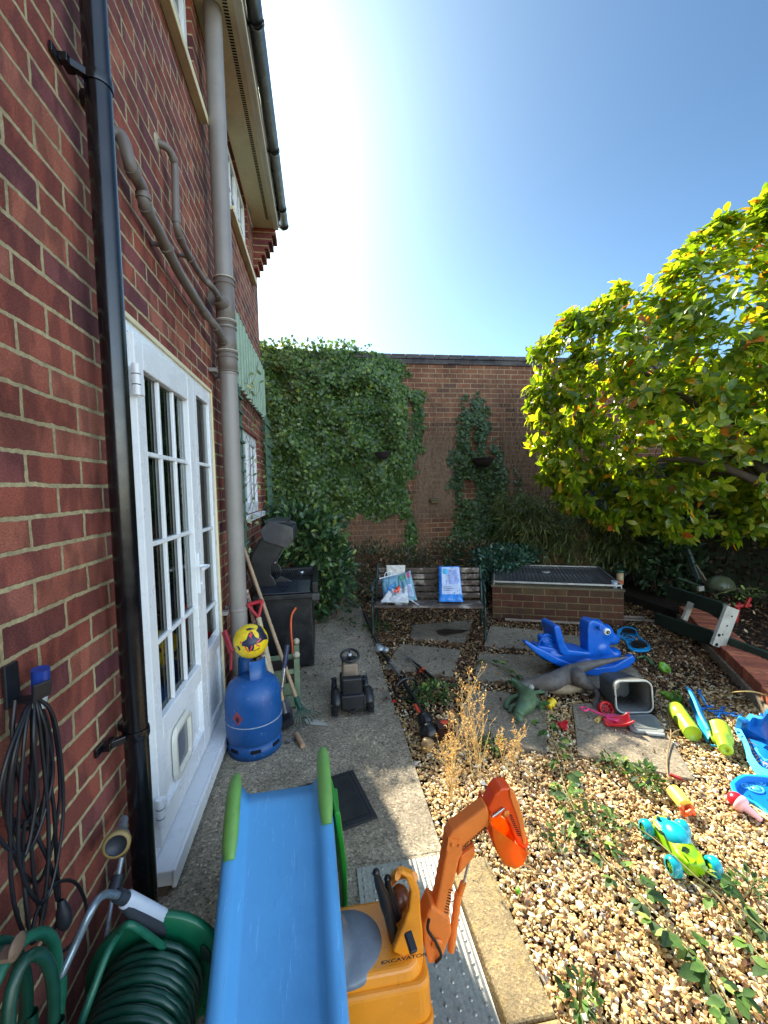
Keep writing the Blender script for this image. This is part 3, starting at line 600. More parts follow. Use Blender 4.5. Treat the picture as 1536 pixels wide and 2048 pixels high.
# tall sprigs above the ivy
# dry stems clinging to the bare brick
s = MB()
def stems(x0, x1, z0, z1, n):
    for i in range(n):
        x = random.uniform(x0, x1); z = random.uniform(z0, z1); pts = [(x, WY-.006, z)]; dx = random.gauss(0, .012)
        for j in range(random.randint(3, 7)):
            dx = .7*dx+random.gauss(0, .012); x += dx; z += random.uniform(.03, .07); pts.append((x, WY-.005-random.random()*.012, z))
        s.tube(pts, random.uniform(.0015, .003), 3, False)
stems(2.1, 2.8, .95, 2.15, 1100); stems(2.2, 2.7, 1.0, 1.9, 500); stems(3.55, 4.4, .8, 2.2, 1000); stems(2.35, 2.65, 1.9, 2.9, 60); stems(3.5, 4.3, 2.1, 2.9, 90); stems(1.0, 2.3, .2, 1.1, 500)
s.build('dry_stems', plain('dry_ivy_stem', '#9a8068', .9, .3, 20), label='mat of dead brown ivy stems clinging to the brick', cat='dead stems', kind='stuff')
# hanging baskets and a small wall box
M_wick = plain('wicker', '#2c231f', .9, .3, 40)
for x, z, r, lb, yo in ((1.567, 2.02, .115, 'small dark wicker basket hung in the dense ivy', .42), (3.145, 1.93, .155, 'wider brown wicker basket hung in the ivy column', .27)):
    t_ = thing('hanging_basket', lb, 'basket', (x, WY-yo, z-r), 'wicker baskets on the garden wall'); q = MB(); y = WY-yo
    q.lathe([(.001, -r*.8), (r*.55, -r*.72), (r*.85, -r*.4), (r, -.0), (r*.93, 0), (r*.8, -r*.38), (.001, -r*.7)], (x, y, z), n=24)
    for k in range(9): zz = -r*.75+k*r*.09; rr = r*(.4+.62*(k/8)**.6); q.tube([(x+rr*cos(a*pi/10), y+rr*sin(a*pi/10), z+zz+.004*(a % 2)) for a in range(21)], .006, 5, False)
    q.build('bowl', M_wick, t_); q = MB(); q.tube([(x+r*1.02*cos(a*pi/12), y+r*1.02*sin(a*pi/12), z) for a in range(25)], .007, 6, False); q.build('rim', M_wick, t_)
    q = MB(); q.bb((x-.012, WY-yo, z+.0), (x+.012, WY-.001, z+.016)); q.build('bracket', plain('black_iron', '#15161a', .5), t_)
t_ = thing('wall_lamp', 'small brass wall light on the bare brick between the ivy', 'wall lamp', (2.42, WY-.08, 1.28)); q = MB(); q.bb((2.34, WY-.11, 1.30), (2.50, WY-.005, 1.32)); q.bb((2.36, WY-.09, 1.26), (2.48, WY-.005, 1.2995)); q.build('body', plain('aged_brass', '#6b5f42', .6, .3, metal=.3), t_, bevel=.006)
q = MB(); q.bb((2.37, WY-.1, 1.322), (2.47, WY-.02, 1.335)); q.build('top_cap', plain('dark_tin', '#3a3631', .5), t_)
# ---- shrubs
def shrub(name, label, cat, blobs, n, tmpl, size, wr, mat, droop=.3, updir=.4, stems_=10, out=1.0, group=None, shell=.55):
    c = np.array([b[0] for b in blobs], float); rr = np.array([b[1] for b in blobs], float); v = rr.prod(1); k = rng.choice(len(blobs), n, p=v/v.sum())
    u = unit(rng.normal(size=(n, 3))); rad = rng.uniform(shell, 1, n)[:, None]**.8; pos = c[k]+u*rr[k]*rad*(1+.12*rng.normal(size=(n, 1)))
    pos[:, 2] = np.maximum(pos[:, 2], .03); d = u*out+rng.normal(0, .45, (n, 3)); d[:, 2] += updir; nr = u*.6+rng.normal(0, .5, (n, 3)); nr[:, 2] += .8
    base = c.mean(0); base[2] = 0; root = thing(name, label, cat, tuple(base), group)
    leafmesh('foliage', tmpl, pos, d, nr, size*rng.uniform(.6, 1.25, n), wr, mat, droop, root)
    s = MB()
    for i in range(stems_):
        j = rng.integers(len(blobs)); e = c[j]+unit(rng.normal(size=3))*rr[j]*.7; b0 = base+np.array([rng.normal(0, .08), rng.normal(0, .08), -.02]); m_ = (b0+e)/2+rng.normal(0, .06, 3)
        s.tube(smooth([b0, m_, e], 4), [.011]*5+[.008, .006, .004, .003][:4], 6, False)
    s.build('stems', M_twig, root); return root
M_laurel = leaf_mat('laurel_leaf', [(0, '#20361e'), (.4, '#345030'), (.75, '#4a6a40'), (.93, '#6a8448'), (1, '#8f9c50')], .15, .33)
shrub('laurel_shrub', 'leafy green laurel shrub growing behind the barbecue', 'shrub', [((.50, 5.0, .95), (.40, .45, .36)), ((.32, 4.9, 1.12), (.26, .28, .26)), ((.80, 4.85, .55), (.22, .3, .42)), ((.68, 4.75, .85), (.22, .28, .26)), ((.58, 4.7, .42), (.25, .22, .36))], 3500, OVATE, .095, .42, M_laurel, .3)
M_dark = M_dark
M_under = leaf_mat('undergrowth', [(0, '#263620'), (.5, '#3c4a2c'), (.75, '#6a5439'), (1, '#92734f')], .15, .6)
shrub('low_shrub', 'low tangled bush with brown twigs at the foot of the garden wall', 'shrub', [((1.35, 6.0, .35), (.55, .35, .42)), ((1.9, 6.0, .3), (.4, .3, .35)), ((1.1, 5.6, .25), (.25, .5, .25))], 3600, OVATE, .05, .5, M_under, .2, stems_=40)
shrub('low_shrub', 'dark scrubby bush behind the right half of the bench', 'shrub', [((2.5, 5.9, .35), (.6, .35, .4)), ((2.95, 5.7, .35), (.4, .5, .38)), ((2.2, 5.3, .18), (.5, .35, .2))], 3400, OVATE, .05, .5, M_under, .2, stems_=40)
shrub('creeping_shrub', 'spreading blue-green shrub lying over the left of the grid', 'shrub', [((3.0, 5.2, .55), (.4, .35, .14)), ((3.3, 5.45, .55), (.4, .3, .12)), ((2.8, 5.0, .4), (.2, .25, .16))], 2600, OVATE, .055, .5, leaf_mat('blue_green_leaf', [(0, '#22402f'), (.6, '#36584a'), (1, '#4f7358')], .15, .4), .25)
M_bam = leaf_mat('bamboo_leaf', [(0, '#2c3a20'), (.45, '#46572c'), (.8, '#67733a'), (1, '#8d9050')], .25, .45)
def bamboo(label, blobs, n, dens):
    c = np.array([b[0] for b in blobs], float); rr = np.array([b[1] for b in blobs], float); v = rr.prod(1); k = rng.choice(len(blobs), n, p=v/v.sum()); u = unit(rng.normal(size=(n, 3)))
    tip = c[k]+u*rr[k]*rng.uniform(.55, 1, (n, 1)); m_ = dens; pos = np.repeat(tip, m_, 0)+rng.normal(0, .035, (n*m_, 3)); d = rng.normal(0, .55, (n*m_, 3)); d[:, 2] -= .75; d += np.repeat(u, m_, 0)*.55; nr = rng.normal(0, .6, (n*m_, 3)); nr[:, 2] += .8
    base = c.mean(0); base[2] = 0; root = thing('bamboo', label, 'bamboo', tuple(base)); leafmesh('foliage', BLADE, pos, d, nr, .14*rng.uniform(.6, 1.2, n*m_), .085, M_bam, .35, root)
    s = MB()
    for i in range(26):
        j = rng.integers(len(blobs)); e = c[j]+unit(rng.normal(size=3))*rr[j]*.8; b0 = base+np.array([rng.normal(0, .2), rng.normal(0, .15), 0]); s.tube(smooth([b0, (b0+e)/2+np.array([0, 0, .15]), e], 4), .006, 5, False)
    s.build('canes', plain('bamboo_cane', '#6b6a3a', .5), root)
bamboo('arching narrow-leaved bamboo drooping over the grid of the raised bed', [((3.75, 5.75, .95), (.55, .35, .35)), ((4.2, 5.2, .8), (.5, .3, .35)), ((3.7, 5.6, .75), (.35, .3, .3)), ((4.6, 5.0, .75), (.4, .35, .4)), ((4.35, 4.95, 1.05), (.4, .3, .3)), ((3.6, 5.9, 1.2), (.5, .3, .2))], 620, 16)
M_holly = leaf_mat('dark_evergreen', [(0, '#1b2e1c'), (.5, '#2b4429'), (1, '#466038')], .12, .42)
shrub('evergreen_shrub', 'dark evergreen shrub in deep shade right of the raised bed', 'shrub', [((5.0, 4.9, .75), (.5, .4, .6)), ((4.85, 4.45, .5), (.35, .3, .45)), ((5.4, 5.0, 1.1), (.5, .4, .6)), ((4.7, 5.2, 1.3), (.5, .4, .4))], 4200, OVATE, .085, .42, M_holly, .3)
# ---- the big tree (crown outline measured on an upright plane through the crown)
po, pn = Vector((2.93, 4.2, 0)), Vector((.36, .93, 0)).normalized(); pu = Vector((pn.y, -pn.x, 0))
outl = [(1062, 740), (1080, 705), (1122, 655), (1175, 618), (1235, 588), (1290, 565), (1345, 518), (1375, 478), (1440, 455), (1475, 425), (1540, 408), (1700, 340), (1950, 330), (2150, 500), (2200, 800), (2050, 1010), (1800, 1080), (1560, 1085), (1500, 1080), (1440, 1062), (1360, 1075), (1290, 1062), (1240, 1040), (1180, 1045), (1130, 990), (1078, 975), (1095, 930), (1062, 880), (1056, 820)]
pol = []
for x, y in outl: v = PL(x, y, po, pn)-po; pol.append((v.dot(pu), v.z))
pa = np.array(pol); lo, hi = pa.min(0), pa.max(0); N = 7600; U = rng.uniform(lo[0], hi[0], N); Z = rng.uniform(lo[1], hi[1], N)
nj = np.array([[noise.noise(Vector((a*4, b*4, 2))), noise.noise(Vector((a*4, b*4, 8)))] for a, b in zip(U, Z)])*.20; ok = inpoly(U+nj[:, 0], Z+nj[:, 1], pol); hole = np.hypot((U-1.28)/.16, (Z-2.55)/.09) > 1; ok &= hole
U, Z = U[ok], Z[ok]; ed = edgedist(U, Z, pol); T = np.minimum(1.0, .10+1.05*ed); Wd = rng.uniform(-1, 1, len(U)); Wd = np.sign(Wd)*np.abs(Wd)**.6*T
dn = np.array([noise.noise(Vector((a*2.2, b*2.2, c*2.2+5))) for a, b, c in zip(U, Z, Wd)]); kp = (dn > -.13) | (ed < .12); U, Z, Wd, ed = U[kp], Z[kp], Wd[kp], ed[kp]
C = np.array(po)[None]+np.outer(U, np.array(pu))+np.outer(Wd, np.array(pn)); C[:, 2] = Z; core = np.array(po)+np.array(pu)*1.9; core[2] = 2.35
out_ = unit(C-core); ax = unit(out_*.8+rng.normal(0, .45, C.shape)+np.array([0, 0, .35])); n = len(C); m_ = 7
a_ = np.tile(np.arange(m_)*2.4, n)+np.repeat(rng.uniform(0, 6, n), m_); AX = np.repeat(ax, m_, 0); e1 = unit(np.cross(AX, np.array([.3, .2, .93]))); e2 = np.cross(AX, e1)
spread = rng.uniform(.55, 1.5, n*m_)[:, None]; d = AX*rng.uniform(.15, .8, (n*m_, 1))+spread*(e1*np.cos(a_)[:, None]+e2*np.sin(a_)[:, None]); d[:, 2] -= .18
pos = np.repeat(C, m_, 0)+AX*rng.uniform(-.05, .04, (n*m_, 1)); nr = AX+rng.normal(0, .25, AX.shape); nr[:, 2] += .5
M_mag = leaf_mat('magnolia_leaf', [(0, '#40581a'), (.4, '#658224'), (.75, '#8a9c34'), (.95, '#a3a438'), (.975, '#c08a30'), (1, '#a8542a')], .55, .28, tcol=(2.3, 2.05, .45, 1))
tree = thing('broadleaf_tree', 'large sunlit broad-leaved tree overhanging the right of the yard', 'tree', (5.0, 3.0, 0))
leafmesh('crown', OVATE, pos, d, nr, rng.uniform(.065, .14, n*m_), .48, M_mag, .32, tree)
M_bark = plain('tree_bark', '#4a4036', .9, .3, 20, bump=.6, bscale=50)
s = MB(); T0 = Vector((5.0, 3.0, -.02)); fk = Vector((4.85, 3.2, 1.35)); s.tube(smooth([T0, (5.02, 3.03, .6), fk], 5), [.085]*3+[.075]*3+[.07]*3+[.068]*2, 12); s.build('trunk', M_bark, tree)
for k in range(15):
    i = rng.integers(n); e = Vector(C[rng.integers(n)]); mid = fk.lerp(e, .5)+Vector((0, 0, .18)); s = MB(); pts = smooth([fk, mid, e], 6); s.tube(pts, [.05-.042*j/(len(pts)-1) for j in range(len(pts))], 7)
    for j in range(7):
        a = pts[random.randint(4, len(pts)-2)]; ci = C[rng.choice(n, 60)]; e2_ = Vector(ci[np.argmin(((ci-np.array(a))**2).sum(1))]); s.tube([a, a.lerp(e2_, .5)+Vector((0, 0, .03)), e2_], [.009, .006, .003], 5)
    s.build('branch', M_bark, tree)
# ---- fence behind the tree
M_fence = plain('fence_green_wood', '#3f4a38', .9, .2, 10, bump=.4, dirt='#252a1f')
fo = thing('wooden_fence', 'old green close-board fence in shade along the right side', 'fence', (5.6, 4.0, 0)); q = MB(); a = Vector((5.05, 6.3, 0)); b = Vector((6.1, 1.2, 0)); nb = 46
for i in range(nb): c0 = a.lerp(b, i/nb); c1 = a.lerp(b, (i+.93)/nb); q.prism([c0, c1, c1+Vector((.016, .004, 0)), c0+Vector((.008, .002, 0))], (0, 0, 1.75+.01*random.random()))
q.build('boards', M_fence, fo)
q = MB(); q.beam(a+Vector((.04, 0, .4)), b+Vector((.04, 0, .4)), .04, .07); q.beam(a+Vector((.04, 0, 1.4)), b+Vector((.04, 0, 1.4)), .04, .07); q.build('rails', M_fence, fo)
for i in range(4): c0 = a.lerp(b, (i+.5)/4)+Vector((.09, 0, 0)); MB().box(c0+Vector((0, 0, .92)), (.09, .09, 1.84)).build('post', M_fence, fo)
# ivy on the fence
N = 3800; t_ = rng.uniform(.32, 1, N); z = rng.uniform(.1, 1.75, N); pos = np.array(a)[None]+np.outer(t_, np.array(b-a)); pos[:, 2] = z; pos[:, 0] -= rng.uniform(.02, .12, N)
d = np.stack([rng.normal(-.3, .4, N), rng.normal(0, .5, N), -np.ones(N)], 1); nr = np.stack([-np.ones(N), rng.normal(0, .4, N), rng.normal(.4, .4, N)], 1)
rt_ = thing('fence_creeper', 'dead brown creeper covering the shaded fence', 'creeper', (5.6, 3.5, 0)); leafmesh('leaves', IVY, pos, d, nr, .045*rng.uniform(.5, 1.2, N), 1, leaf_mat('dead_creeper', [(0, '#221b16'), (.6, '#3f332a'), (1, '#65564a')], .1, .8), .2, rt_)
# bright roof/dead leaves beyond the fence
M_rooft = brick_mat('far_roof_tiles', 'XZ', (0, 0), ['#8a5a40', '#a06a4a', '#7a4c38'], '#4a3a30', .012, .2)
q = MB(); q.prism([(6.8, 2.0, 1.9), (6.8, 7.5, 1.9), (9.0, 7.5, 3.1), (9.0, 2.0, 3.1)], (0, 0, .05)); bo = thing('outbuilding', 'low tiled roof glimpsed through the tree leaves at right', 'outbuilding', (7.8, 5, 0)); q.build('roof', M_rooft, bo)
q = MB(); q.bb((6.95, 2.1, 0), (8.9, 7.4, 1.93)); q.build('wall', M_gwall, bo)
# ================================================================ GRAVEL AND LITTER (nobody could count it)
def ico():
    bm = bmesh.new(); bmesh.ops.create_icosphere(bm, subdivisions=1, radius=1); v = np.array([q.co[:] for q in bm.verts]); f = np.array([[a.index for a in q.verts] for q in bm.faces]); bm.free(); return v, f
IV, IF_ = ico()
def onslab(x, y, grow=0.):
    k = np.zeros(len(x), bool)
    for pgn in SLP:
        pgn = np.array(pgn); k |= inpoly(x, y, [tuple(v) for v in pgn])
    return k
def pebbles(name, x, y, size, mat, z0=0., pile=.012, **tags):
    n = len(x); sc3 = np.stack([rng.uniform(.8, 1.6, n), rng.uniform(.6, 1.05, n), rng.uniform(.4, .75, n)], 1)*size[:, None]
    var = np.stack([unit(IV)*(1+rng.normal(0, .2, (len(IV), 1))) for _ in range(24)]); vi = rng.integers(0, 24, n); V = var[vi]*sc3[:, None]
    a = rng.uniform(0, 2*pi, n); t = rng.normal(0, .5, n); ca, sa, ct, st_ = np.cos(a), np.sin(a), np.cos(t), np.sin(t)
    X = V[..., 0]*ct[:, None]+V[..., 2]*st_[:, None]; Zz = -V[..., 0]*st_[:, None]+V[..., 2]*ct[:, None]; Y = V[..., 1]
    XX = X*ca[:, None]-Y*sa[:, None]+x[:, None]; YY = X*sa[:, None]+Y*ca[:, None]+y[:, None]; ZZ = Zz+z0+rng.uniform(-.006, pile, n)[:, None]
    F = (IF_[None]+(np.arange(n)*len(IV))[:, None, None]).reshape(-1, 3)
    return npmesh(name, np.stack([XX, YY, ZZ], -1).reshape(-1, 3), F, mat, np.repeat(rng.random(n), len(IV)), None, False, **tags)
M_peb = rnd_mat('pebbles', [(0, '#7d5f42'), (.1, '#ab8654'), (.3, '#cca86c'), (.5, '#dec288'), (.68, '#c49c6c'), (.8, '#e2d0a2'), (.92, '#e4d8b8'), (.97, '#f2ede2'), (1, '#86766a')], .6, .35, 90)
def area(x0, x1, y0, y1, dens):
    n = int((x1-x0)*(y1-y0)*dens); return rng.uniform(x0, x1, n), rng.uniform(y0, y1, n)
xs, ys_ = [], []
for (x0, x1, y0, y1, dn) in ((1.12, 3.3, .55, 1.7, 13500), (1.13, 3.6, 1.7, 2.6, 10500), (1.12, 4.3, 2.6, 4.6, 3600), (1.15, 3.0, 4.6, 5.6, 1500)):
    x, y = area(x0, x1, y0, y1, dn); xs.append(x); ys_.append(y)
x = np.concatenate(xs); y = np.concatenate(ys_)
ex = np.where(y < 1.53, 1.28, 1.115); ok = (x > ex) & ~onslab(x, y) & (x < np.where(y < 2.0, 9, 3.41+(y-2.2)*.593))
BX = [G(*p_) for p_ in ((1222, 1440), (1312, 1436), (1310, 1375), (1225, 1375))]; ok &= ~inpoly(x, y, [(v.x, v.y) for v in BX])
x, y = x[ok], y[ok]; fr_ = np.clip((y-2.4)/1.2, 0, 1); keep = rng.random(len(x)) > fr_*.5; x, y = x[keep], y[keep]
pebbles('gravel', x, y, rng.uniform(.0038, .0088, len(x))*np.where(rng.random(len(x)) < .12, 1.7, 1), M_peb, -.012, .018, label='loose golden pebbles covering the yard between the slabs', cat='gravel', kind='stuff')
# dead leaves and bark chips, mostly in the far half
M_litter = rnd_mat('leaf_litter', [(0, '#2b1d15'), (.4, '#523726'), (.7, '#7b573a'), (.92, '#a5805a'), (1, '#c9b18a')], .8, .2)
def litter(n, fn, size, lift=.012):
    x, y = fn(n); N = len(x); pos = np.stack([x, y, rng.uniform(.002, lift, N)+.003], 1); d = rng.normal(size=(N, 3)); d[:, 2] *= .25; nr = rng.normal(0, .35, (N, 3)); nr[:, 2] += 1; return pos, d, nr
def f1(n):
    x = rng.uniform(1.15, 4.4, n); y = rng.uniform(2.3, 5.4, n); ok = (rng.random(n) < np.clip((y-2.2)/1.0+np.maximum(0, x-2.8)*.6, 0, 1)) & (x < 3.36+(y-2.1)*.593); s = onslab(x, y); ok &= ~s | (rng.random(n) < .05); return x[ok], y[ok]
pos, d, nr = litter(27000, f1, 1); leafmesh('leaf_litter', OVATE, pos, d, nr, rng.uniform(.015, .045, len(pos)), .45, M_litter, -.3, label='dry brown leaves and bark chips scattered over the gravel', cat='leaf litter', kind='stuff')
def f2(n):
    x = rng.uniform(3.3, 5.6, n); y = rng.uniform(2.1, 5.2, n); ok = x > 3.42+(y-2.1)*.62; return x[ok], y[ok]
pos, d, nr = litter(6000, f2, 1); pos[:, 2] += .10
leafmesh('leaf_litter', OVATE, pos, d, nr, rng.uniform(.02, .05, len(pos)), .45, M_litter, -.3, label='dead leaves heaped on the dark soil behind the brick edging', cat='leaf litter', kind='stuff')
MB().prism([(3.42, 2.1, -.02), (6, 2.0, -.02), (6, 6.3, -.02), (4.45, 6.3, -.02), (4.45, 3.9, -.02)], (0, 0, .115)).build('soil_bed', M_soil, kind='structure')
def f3(n):
    x = rng.uniform(.1, 1.25, n); y = rng.uniform(2.6, 5.6, n); ok = rng.random(n) < np.where((y > 4.0) | (x < .62) | (np.abs(x-1.1) < .1), .5, .07); return x[ok], y[ok]
def f4(n): x = rng.uniform(1.14, 3.3, n); y = rng.uniform(.6, 2.4, n); ok = (rng.random(n) < np.array([.5+.9*noise.noise(Vector((a*2.5, b*2.5, 2))) for a, b in zip(x, y)])) & ((x > 1.29) | (y > 1.55)); return x[ok], y[ok]
pos, d, nr = litter(5200, f4, 1); leafmesh('leaf_litter', OVATE, pos, d, nr, rng.uniform(.006, .03, len(pos)), .4, M_litter, -.3, label='small brown crumbs and dead leaf bits among the sunlit pebbles', cat='leaf litter', kind='stuff')
pos, d, nr = litter(1500, f3, 1); pos[:, 2] += .012; leafmesh('leaf_litter', OVATE, pos, d, nr, rng.uniform(.012, .04, len(pos)), .4, M_litter, -.3, label='few dry leaves and crumbs lying on the concrete path', cat='leaf litter', kind='stuff')
# ---- brick edging and its concrete footing
M_eb = [plain('edge_brick_%d' % i, c, .85, .2, 30, bump=.5, bscale=120, dirt='#5c3a2c', dirt_amt=.5) for i, c in enumerate(('#a85c40', '#b96a4a', '#96503a'))]
e0, e1 = Vector((3.30, 2.02, 0)), Vector((4.45, 3.96, 0)); dv = (e1-e0).normalized(); sv = Vector((dv.y, -dv.x, 0)); L = (e1-e0).length
et = thing('brick_edging', 'low edging wall of red bricks running back from the blue sand tray', 'edging', tuple(e0))
MB().prism([e0-dv*.6-sv*.0, e1, e1+sv*.02, e0-dv*.6+sv*.02], (0, 0, .075)).build('footing', M_slab, et)
Mr = Matrix((dv, sv, Vector((0, 0, 1)))).transposed(); k = -.55; i = 0
while k < L:
    c0 = e0+dv*(k+.052)+sv*(.13+.006*random.uniform(-1, 1)); q = MB().box(c0+Vector((0, 0, .105+.004*random.random())), (.094, .215, .1), Mr); q.build('brick', M_eb[i % 3], et, bevel=.004); k += .108; i += 1
# ---- raised brick bed with grid cover
bt = thing('raised_bed', 'low raised brick pond with a concrete rim under a dark metal grid', 'raised bed', (3.4, 4.9, 0))
a, b = Vector((2.54, 4.42, 0)), Vector((3.755, 3.885, 0)); dx_ = (b-a).normalized(); dy_ = Vector((-dx_.y, dx_.x, 0)); Lx, Ly, H = (b-a).length, 1.30, .37
R3 = Matrix((dx_, dy_, Vector((0, 0, 1)))).transposed()
def bp(u, v, z): return a+dx_*u+dy_*v+Vector((0, 0, z))
M_bedb = brick_mat('bed_brick', 'XZ', (0, 0), ['#4a2c20', '#5a3626', '#643c2a', '#4f3222', '#574630', '#604029'], '#857453', .011, .3, ('#4a4a32', .45))
for nm, u0, u1, v0, v1 in (('front_wall', 0, Lx, 0, .1), ('back_wall', 0, Lx, Ly-.1, Ly), ('side_wall', 0, .1, .1, Ly-.1), ('side_wall', Lx-.1, Lx, .1, Ly-.1)):
    o_ = MB().box((0, 0, H/2), (u1-u0, v1-v0, H)); ob = o_.build(nm, M_bedb, bt, origin=(0, 0, 0), bevel=.003)
    ob.matrix_parent_inverse = Matrix.Identity(4); mm = R3.to_4x4(); mm.translation = bp((u0+u1)/2, (v0+v1)/2, 0)-Vector((3.4, 4.9, 0)); ob.matrix_local = mm
q = MB()
for u0, u1, v0, v1 in ((-.01, Lx+.01, -.01, .11), (-.01, Lx+.01, Ly-.11, Ly+.01), (-.01, .11, .11, Ly-.11), (Lx-.11, Lx+.01, .11, Ly-.11)): q.box(bp((u0+u1)/2, (v0+v1)/2, H+.0125), (u1-u0, v1-v0, .025), R3)
q.build('rim', NTconcrete('mossy_rim', '#5a5140', '#77694f', 1.2, .5, '#39382a', .5), bt, bevel=.004)
q = MB(); q.box(bp(Lx/2, Ly/2, .36), (Lx-.2, Ly-.2, .01), R3); q.build('water', plain('pond_water', '#0c0f0e', .08, .1), bt)
gt_ = thing('metal_grid', 'dark square-mesh metal grid with pale edge lying on the raised brick pond', 'grid', tuple(bp(Lx/2, .6, H+.03))); q = MB(); MG = plain('grid_metal', '#45474b', .5, .2, metal=.2)
for i in range(31): u = .03+i*(Lx-.06)/30; q.beam(bp(u, .02, H+.055), bp(u, Ly-.25, H+.055), .0034, .006)
for i in range(21): v = .02+i*(Ly-.27)/20; q.beam(bp(.03, v, H+.055), bp(Lx-.03, v, H+.055), .0035, .0061)
q.build('mesh', MG, gt_)
q = MB(); q.beam(bp(.02, .012, H+.062), bp(Lx-.02, .012, H+.062), .012, .018); q.beam(bp(.02, Ly-.245, H+.05), bp(Lx-.02, Ly-.245, H+.05), .012, .04); q.beam(bp(.02, .01, H+.05), bp(.02, Ly-.25, H+.05), .01, .045); q.beam(bp(Lx-.02, .01, H+.05), bp(Lx-.02, Ly-.25, H+.05), .01, .045); q.build('edge_strip', plain('pale_steel', '#a9aaa6', .4, .2, metal=.4), gt_)
def cyl_thing(name, label, cat, c, r, h, mat, rim=None, taper=1., cup=True, ax=(0, 0, 1)):
    t_ = thing(name, label, cat, tuple(c)); q = MB(); w_ = r*.07
    q.lathe([(.0005, 0), (r*taper, 0), (r, h), (r-w_, h), (r*taper-w_, .006), (.0005, .006)] if cup else [(.0005, 0), (r*taper, 0), (r, h), (.0005, h)], c, ax, 28); q.build('body', mat, t_, bevel=0)
    if rim: q = MB(); q.tube([Vector(c)+Vector((r*cos(a_*pi/12), r*sin(a_*pi/12), h)) for a_ in range(25)], r*.07, 6, False); q.build('rim', rim, t_)
    return t_
M_clear = plain('clear_plastic', '#b8c4d2', .25, .05, trans=.4); cc = P(1229, 1170, 3.95); cyl_thing('plastic_cup', 'small clear plastic cup on the corner of the raised brick pond', 'cup', (cc.x, cc.y, H+.0255), .033, .075, M_clear, M_clear, .75)
tn = P(1240, 1155, 4.1); t_ = cyl_thing('storage_tin', 'tan tin with a dark green lid standing on the pond rim', 'tin', (tn.x, tn.y, H+.0255), .035, .13, plain('tan_tin', '#a48f6a', .5, .1), None, 1, False)
q = MB(); q.lathe([(.001, .156), (.044, .156), (.045, .131), (.0, .131)], (tn.x, tn.y, H+.0255), n=24); q.build('lid', plain('dark_green', '#16402c', .4), t_)
q = MB(); q.ball((tn.x-.055, tn.y-.05, H+.05), (.035, .022, .024), 12); q.ball((tn.x-.03, tn.y-.06, H+.06), (.02, .02, .02), 10); q.build('toy_lump', plain('orange_red', '#b94e2a', .5), label='small orange-red toy lump between the tin and the cup', cat='toy', remesh=.005)
q = MB(); c_ = bp(.62, .55, H+.072); q.lathe([(.001, 0), (.05, 0), (.05, .012), (.0, .014)], c_, n=24); q.build('grid_cap', plain('white_cap', '#8d8e8c', .4), label='small round pale cap resting on the metal grid', cat='cap')
for i in range(5):
    q = MB(); p0 = Vector((2.5, 4.25, .02))+Vector((random.random()*.9, -.38*random.random()*0, .008*i)); q.beam(p0+Vector((0, .02*i-.0, 0)), p0+Vector((.75, -.33+.02*i, .004)), .03, .02); 
    if i == 0: lg = thing('timber_scraps', 'weathered timber strips lying along the foot of the raised pond', 'timber', (2.8, 4.2, 0))
    q.build('strip', plain('weathered_timber', '#8b7a6a', .85, .3, 10), lg, bevel=.003)
# ================================================================ BENCH
be = thing('garden_bench', 'weathered slatted bench with dark green iron ends in front of the garden wall', 'bench', (1.7, 4.0, 0))
BL, BR = Vector((1.145, 4.08, .335)), Vector((2.195, 3.79, .335)); ba = (BR-BL).normalized(); bn = Vector((-ba.y, ba.x, 0))
M_slat = plain('weathered_slat', '#54473f', .85, .35, 9, bump=.6, bscale=70, dirt='#c9beb0', dirt_amt=.95); M_iron = plain('green_iron', '#1f332d', .5, .2, 20, bump=.3)
for i, (off, z) in enumerate(((.02, 0.0), (.085, -.006), (.15, -.012), (.215, -.018), (.28, -.02))):
    MB().beam(BL+bn*off+Vector((0, 0, z))+ba*.01, BR+bn*off+Vector((0, 0, z))-ba*.01, .056, .02).build('seat_slat', M_slat, be, bevel=.004)
for i in range(5):
    z = .035+i*.062; off = .325+i*.022; MB().beam(BL+bn*off+Vector((0, 0, z))+ba*.01, BR+bn*off+Vector((0, 0, z))-ba*.01, .02, .05, (0, -.3, 1)).build('back_slat', M_slat, be, bevel=.004)
for side, e in ((0, BL-ba*.004), (1, BR+ba*.004)):
    q = MB(); g0 = Vector((e.x, e.y, 0))
    q.tube(smooth([g0+bn*-.02, g0+bn*.01+Vector((0, 0, .12)), g0+bn*-.01+Vector((0, 0, .25)), e+bn*.0], 5), .013, 8)
    q.tube(smooth([g0+bn*.46, g0+bn*.36+Vector((0, 0, .15)), e+bn*.31+Vector((0, 0, -.02)), e+bn*.34+Vector((0, 0, .12)), e+bn*.44+Vector((0, 0, .33))], 5), .014, 8)
    q.tube(smooth([e+bn*.0+Vector((0, 0, -.01)), e+bn*.12+Vector((0, 0, -.03)), e+bn*.31+Vector((0, 0, -.03))], 4), .013, 8)
    q.tube(smooth([e+bn*.38+Vector((0, 0, .2)), e+bn*.2+Vector((0, 0, .215)), e+bn*.04+Vector((0, 0, .2)), e+bn*-.01+Vector((0, 0, .165)), e+bn*.03+Vector((0, 0, .14)), e+bn*.05+Vector((0, 0, .165))], 5), .011, 8)
    q.tube(smooth([e+bn*.0, e+bn*-.02+Vector((0, 0, .06)), e+bn*.05+Vector((0, 0, .12)), e+bn*.08+Vector((0, 0, .2))], 5), .009, 8)
    q.tube([g0+bn*.0+Vector((0, 0, .1)), g0+bn*.18+Vector((0, 0, .16)), g0+bn*.4+Vector((0, 0, .1))], .008, 6); q.build('end_frame', M_iron, be)
    for o_ in (-.02, .46): MB().lathe([(.001, .012), (.02, .01), (.026, 0)], g0+bn*o_, n=12).build('foot', M_iron, be)
